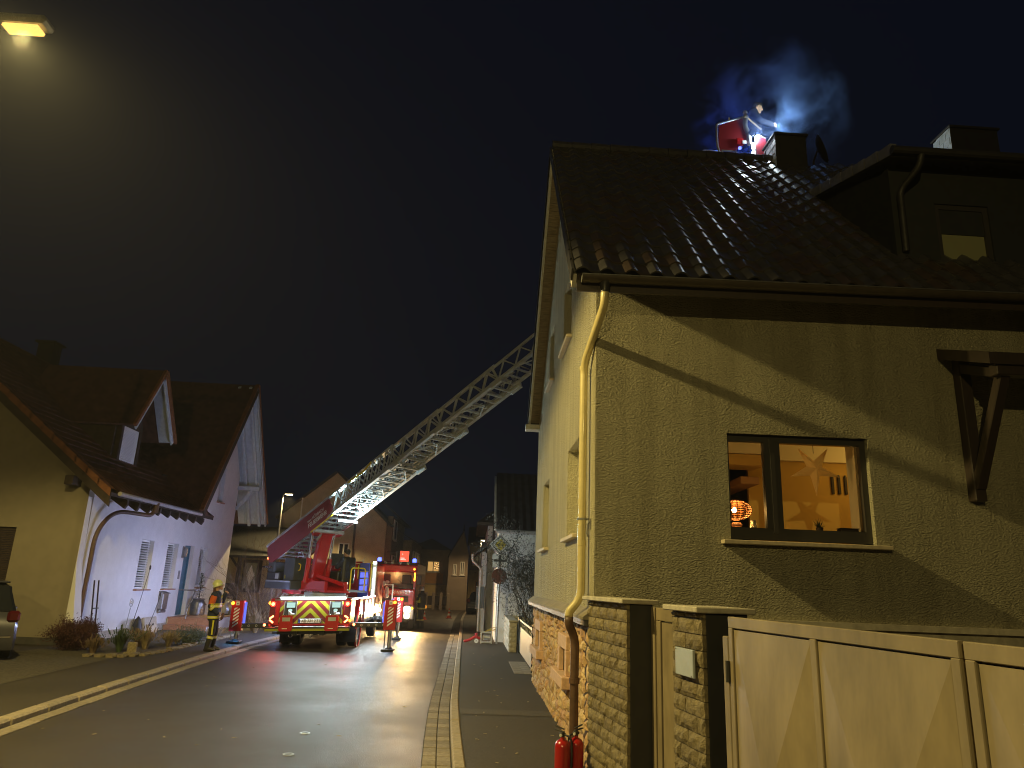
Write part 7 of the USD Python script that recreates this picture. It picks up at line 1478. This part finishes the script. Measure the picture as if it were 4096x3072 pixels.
for k in range(3): part(tl_, 'cable', G().tube(bend([(.55, 26.5, z0 + .38), (.8 + .04 * k, 26.7 + .1 * k, z0 + .42 + .05 * k), (1.0 + .06 * k, 27.2 + .2 * k, z0 + .35), (1.08, 28.0, z0 + .02)], .2), .012, 5), 'cable_yellow', smooth=True)
# ------------------------------------------------------------------ the garden bed along the white house
bed = Polygon([(-10.72, 18.9), (-8.4, 18.55), (-7.75, 19.3), (-7.75, 24.0), (-7.85, 27.2), (-9.2, 27.2), (-10.72, 27.4)])
sheet('garden_bed', bed, .082, 'gravel')
be = thing('bed_edging', 'row of small rough stones edging the planting bed along the left pavement', 'edging'); bl = [(-8.9, 18.62), (-8.3, 18.6), (-7.85, 19.2), (-7.75, 20.5), (-7.75, 24.0), (-7.85, 27.1)]; s = 0.0
be_loc = None
while s < 8.6:
    p, n, q = along(bl, s); v, f = rock((p[0] - .09, p[1] - .12, .07), (p[0] + .07, p[1] + .12, .07 + rnd.uniform(.05, .10)), 0, 1, .03, 3, 3, seed=int(s * 50) + 5, inset=.02); part(be, 'edge_stone', (v, f), 'block2'); s += .27
shrub('ball_shrub', 'rounded dark reddish shrub at the corner of the white house below the brown downpipe', 'shrub', (-9.85, 19.75, .08), 34, .46, .8, 20, .05, 'twig', 'leaf_red', 31, 2, .010, jit=.07)
for k, (x, y, h, sp__, m, lab) in enumerate(((-9.15, 19.3, .55, .8, 'straw_dark', 'dark low grass tuft next to the reddish ball shrub'), (-8.7, 19.7, .85, .75, 'leaf_green', 'greenish bushy tuft left of the small white stone'), (-8.45, 20.6, .80, .8, 'straw', 'straw-coloured ornamental grass in the middle of the planting bed'), (-8.2, 21.5, .62, .85, 'straw', 'tall straw grass just left of the standing firefighter'), (-8.35, 22.5, .5, .85, 'straw', 'straw grass behind the firefighter below the doorsteps'), (-8.05, 23.3, .42, .8, 'leaf_blue', 'grey-green cushion plant nearest the rear left outrigger'), (-8.9, 21.2, .7, .7, 'straw_dark', 'brown grass against the white wall under the first window'), (-8.0, 24.6, .45, .9, 'straw', 'pale straw grass behind the left outrigger foot'), (-8.3, 25.6, .42, .9, 'straw', 'straw grass beside the lower doorstep'))):
    tuft('ornamental_grass', lab, (x, y, .08), 420, h * .68, sp__ * 1.25, m, 40 + k, 'plants in the bed along the white house')
shrub('lavender_shrub', 'grey-green lavender cushion between the straw grasses and the firefighter', 'shrub', (-7.95, 22.2, .08), 30, .32, .8, 10, .05, 'twig', 'leaf_blue', 47, 1, .006)
shrub('bare_shrub', 'large brown leafless shrub behind the left outrigger of the ladder truck', 'shrub', (-7.9, 28.6, .05), 46, 1.9, .9, 0, .05, 'straw_dark', 'straw_dark', 51, 3, .013, jit=.06)
shrub('bare_shrub', 'thin bare upright shrub in front of the timber house bay window', 'shrub', (-9.1, 33.2, .05), 10, 2.6, .3, 0, .05, 'straw_dark', 'straw_dark', 52, 3, .014)
for k, (x, y) in enumerate(((-7.6, 27.6), (-7.7, 29.2), (-7.5, 30.6))): tuft('ornamental_grass', ['dry grass at the foot of the bare shrub, nearest the outrigger', 'dry grass at the foot of the bare shrub, middle tuft', 'dry grass below the bare shrub, farthest down the road'][k], (x, y, .06), 380, .8, .9, 'straw', 60 + k, 'grasses under the bare shrub')
ws = thing('bed_marker', 'small pale upright stone among the plants of the bed', 'stone', (-8.25, 19.35, .08)); part(ws, 'slab', G().bb((-8.36, 19.32, .08), (-8.14, 19.42, .36), .02), 'block'); part(ws, 'foot', G().bb((-8.42, 19.28, .08), (-8.08, 19.46, .13), .015), 'block')
sl = thing('face_stone', 'grey stone slab with a carved pattern leaning by the wall of the white house', 'stone', (-10.35, 25.3, .1)); part(sl, 'slab', G().box((-10.35, 25.3, .36), (.10, .95, .52), .03, ((.97, 0, .2), (0, 1, 0), (-.2, 0, .97))), 'slate_dark' if False else 'concrete')
for y in (25.15, 25.42): part(sl, 'carving', G().ball((-10.29, y, .38), .06, 2, (.3, 1, .6)), 'slate_dark')
sph = thing('dark_stone', 'small dark pointed stone left of the carved slab', 'stone', (-10.4, 24.5, .1)); part(sph, 'stone', G().lathe([(0, .6), (.08, .5), (.16, .25), (.18, .0)], (-10.4, 24.5, .08), 12), 'slate_dark', smooth=True); part(sph, 'base', G().lathe([(.2, 0), (.2, .04), (.15, .06)], (-10.4, 24.5, .08), 12), 'concrete')
for k, (x, y, h, lab) in enumerate(((-9.9, 22.8, 2.1, 'tall thin garden stake leaning in front of the first shuttered window'), (-9.9, 23.9, 1.3, 'garden stake with dark tip between window and letterbox'))):
    stk = thing('garden_stake', lab, 'garden stake', (x, y, .08)); part(stk, 'rod', G().tube([(x, y, .08), (x + .05, y + .35, h * .6), (x + .05, y + .65, h)], .010, 5), 'black_metal'); part(stk, 'tip', G().lathe([(0, .14), (.025, .1), (.03, 0), (.0, -.02)], (x + .05, y + .65, h), 8), 'black_metal')
spi = thing('spiral_stake', 'thin metal garden stake ending in a spiral against the white wall', 'garden stake', (-9.95, 22.6, .08)); part(spi, 'rod', G().tube([(-9.95, 22.6, .08), (-9.93, 22.75, 1.0)], .009, 5), 'zinc'); part(spi, 'spiral', G().tube([(-9.93, 22.75 + .012 * t * math.cos(t) * .8, 1.16 + .012 * t * math.sin(t)) for t in np.linspace(0, 13, 40)], .008, 5), 'zinc')
tre = thing('trellis', 'dark wooden trellis leaning at the downpipe behind the ball shrub', 'trellis', (-10.4, 21.7, .1))
for y in (21.55, 21.8): part(tre, 'upright', G().bar((-10.35, y, .08), (-10.55, y + .08, 1.75), .03, .03), 'dark_wood')
for z in (.6, 1.0): part(tre, 'bar', G().bar((-10.42, 21.53, z), (-10.42, 21.86, z), .025, .025), 'dark_wood')
mcx, mcy = -10.4, 29.55
mc = thing('milk_can', 'metal milk can used as a planter on the landing by the blue door', 'planter', (mcx, mcy, .5)); part(mc, 'can', G().lathe([(0, .0), (.25, .0), (.27, .05), (.27, .42), (.22, .50), (.20, .54), (.23, .60), (.21, .60)], (mcx, mcy, .497), 20), 'zinc', smooth=40); part(mc, 'handle', G().tube([(mcx + .25, mcy - .1, .9), (mcx + .31, mcy, .88), (mcx + .25, mcy + .1, .9)], .015, 6), 'zinc')
cn = thing('small_conifer', 'small conifer growing in the milk can under the right-hand window', 'plant', (mcx, mcy, 1.08)); g = G(); q_ = random.Random(77)
for k in range(420):
    z = q_.random() ** .8 * .95; a = q_.uniform(0, 6.283); r = (.26 * (1 - z / 1.0) + .02) * q_.uniform(.3, 1.05); p = A_([mcx + r * math.cos(a), mcy + r * math.sin(a), 1.08 + z]); d = A_([math.cos(a), math.sin(a), .5]) * .07; b = A_([-math.sin(a), math.cos(a), 0]) * .012; g.raw([p - b, p + b, p + d], [[0, 1, 2]])
part(cn, 'needles', g, 'leaf_green'); part(cn, 'trunk', G().cyl((mcx, mcy, 1.05), (mcx, mcy, 1.95), .018, 6), 'twig')
M['star_wood'] = pm('star_wood', (.5, .34, .2), .7, var=.2, vscale=10); so_ = A_([-9.9, 28.6, .70]); V = [so_ + A_([.02, 0, 0]), so_ - A_([.02, 0, 0])]
for k in range(10): a = math.pi / 2 + k * math.pi / 5; r = .20 if k % 2 == 0 else .085; V.append(so_ + A_([0, r * math.cos(a), r * math.sin(a)]))
ws_ = thing('wooden_star', 'pale wooden star leaning against the milk can on the landing', 'star', so_ - UP * .2); part(ws_, 'star_body', G().raw(V, [[0, 2 + k, 2 + (k + 1) % 10] for k in range(10)] + [[1, 2 + (k + 1) % 10, 2 + k] for k in range(10)]), 'star_wood'); part(ws_, 'prop', G().bar(so_ - A_([.02, 0, 0]), so_ - A_([.12, 0, .2]), .02), 'star_wood')
# ------------------------------------------------------------------ smoke at the chimney, and the night air
def volume(name, nodes, links, out): return usdkit.material(stage, '/World/Looks/' + name, nodes, links, volume=out)
def blob(c, r, sc, seed):
    m = trimesh.creation.icosphere(3, 1.0); v = m.vertices; d = .75 + .5 * meshkit.fbm(v * 1.6 + seed, 3, seed); return v * d[:, None] * r * A_(sc) + A_(c), m.faces
SC = (5.85, 13.2, 11.8)
sm = volume('smoke', {'g': ('geometry', {}), 'n': ('noise_texture', {'scale': 1.3, 'detail': 5.0, 'roughness': .62, 'distortion': .8}), 'nw': ('noise_texture', {'scale': .75, 'detail': 2.0}), 'sw': ('vector_math', {'math_type': 'scale', 'scale': 2.4}), 'aw': ('vector_math', {'math_type': 'add'}), 'd': ('vector_math', {'math_type': 'distance', 'vector2': tuple(c + 1.2 for c in SC)}), 'f': ('map_range', {'from_min': .1, 'from_max': 1.6, 'to_min': 1.0, 'to_max': 0.0, 'clamp': True}),
    'c': ('map_range', {'from_min': .46, 'from_max': .66, 'to_min': 0.0, 'to_max': 1.0, 'clamp': True}), 'm': ('math', {'math_type': 'multiply'}), 'k': ('math', {'math_type': 'multiply', 'value2': .95}), 'v': ('principled_volume', {'color': (.26, .42, 1.0), 'anisotropy': .1})},  # blue of the light is put into the smoke colour
    [('g.position', 'n.vector'), ('g.position', 'nw.vector'), ('nw.color', 'sw.vector1'), ('g.position', 'aw.vector1'), ('sw.vector', 'aw.vector2'), ('aw.vector', 'd.vector1'), ('d.value', 'f.value'), ('n.fac', 'c.value'), ('f.result', 'm.value1'), ('c.result', 'm.value2'), ('m.value', 'k.value1'), ('k.value', 'v.density')], 'v.volume')
v, f = blob((5.6, 13.4, 12.3), 2.3, (1.25, .8, .8), 3); solo('smoke', G().raw(v, f), sm, 'thin smoke, coloured blue for the light on it, drifting up from the slate chimney around the ladder cage', 'smoke', kind='stuff')
hz = volume('night_haze', {'v': ('principled_volume', {'color': (.92, .94, 1.0), 'density': .0005, 'anisotropy': .25})}, [], 'v.volume')
HAZE = True
if HAZE: solo('haze', G().bb((-401, -61, -1.03), (401, 501, 16.0)), hz, 'faint night haze glowing around the lamps', 'haze', kind='stuff')
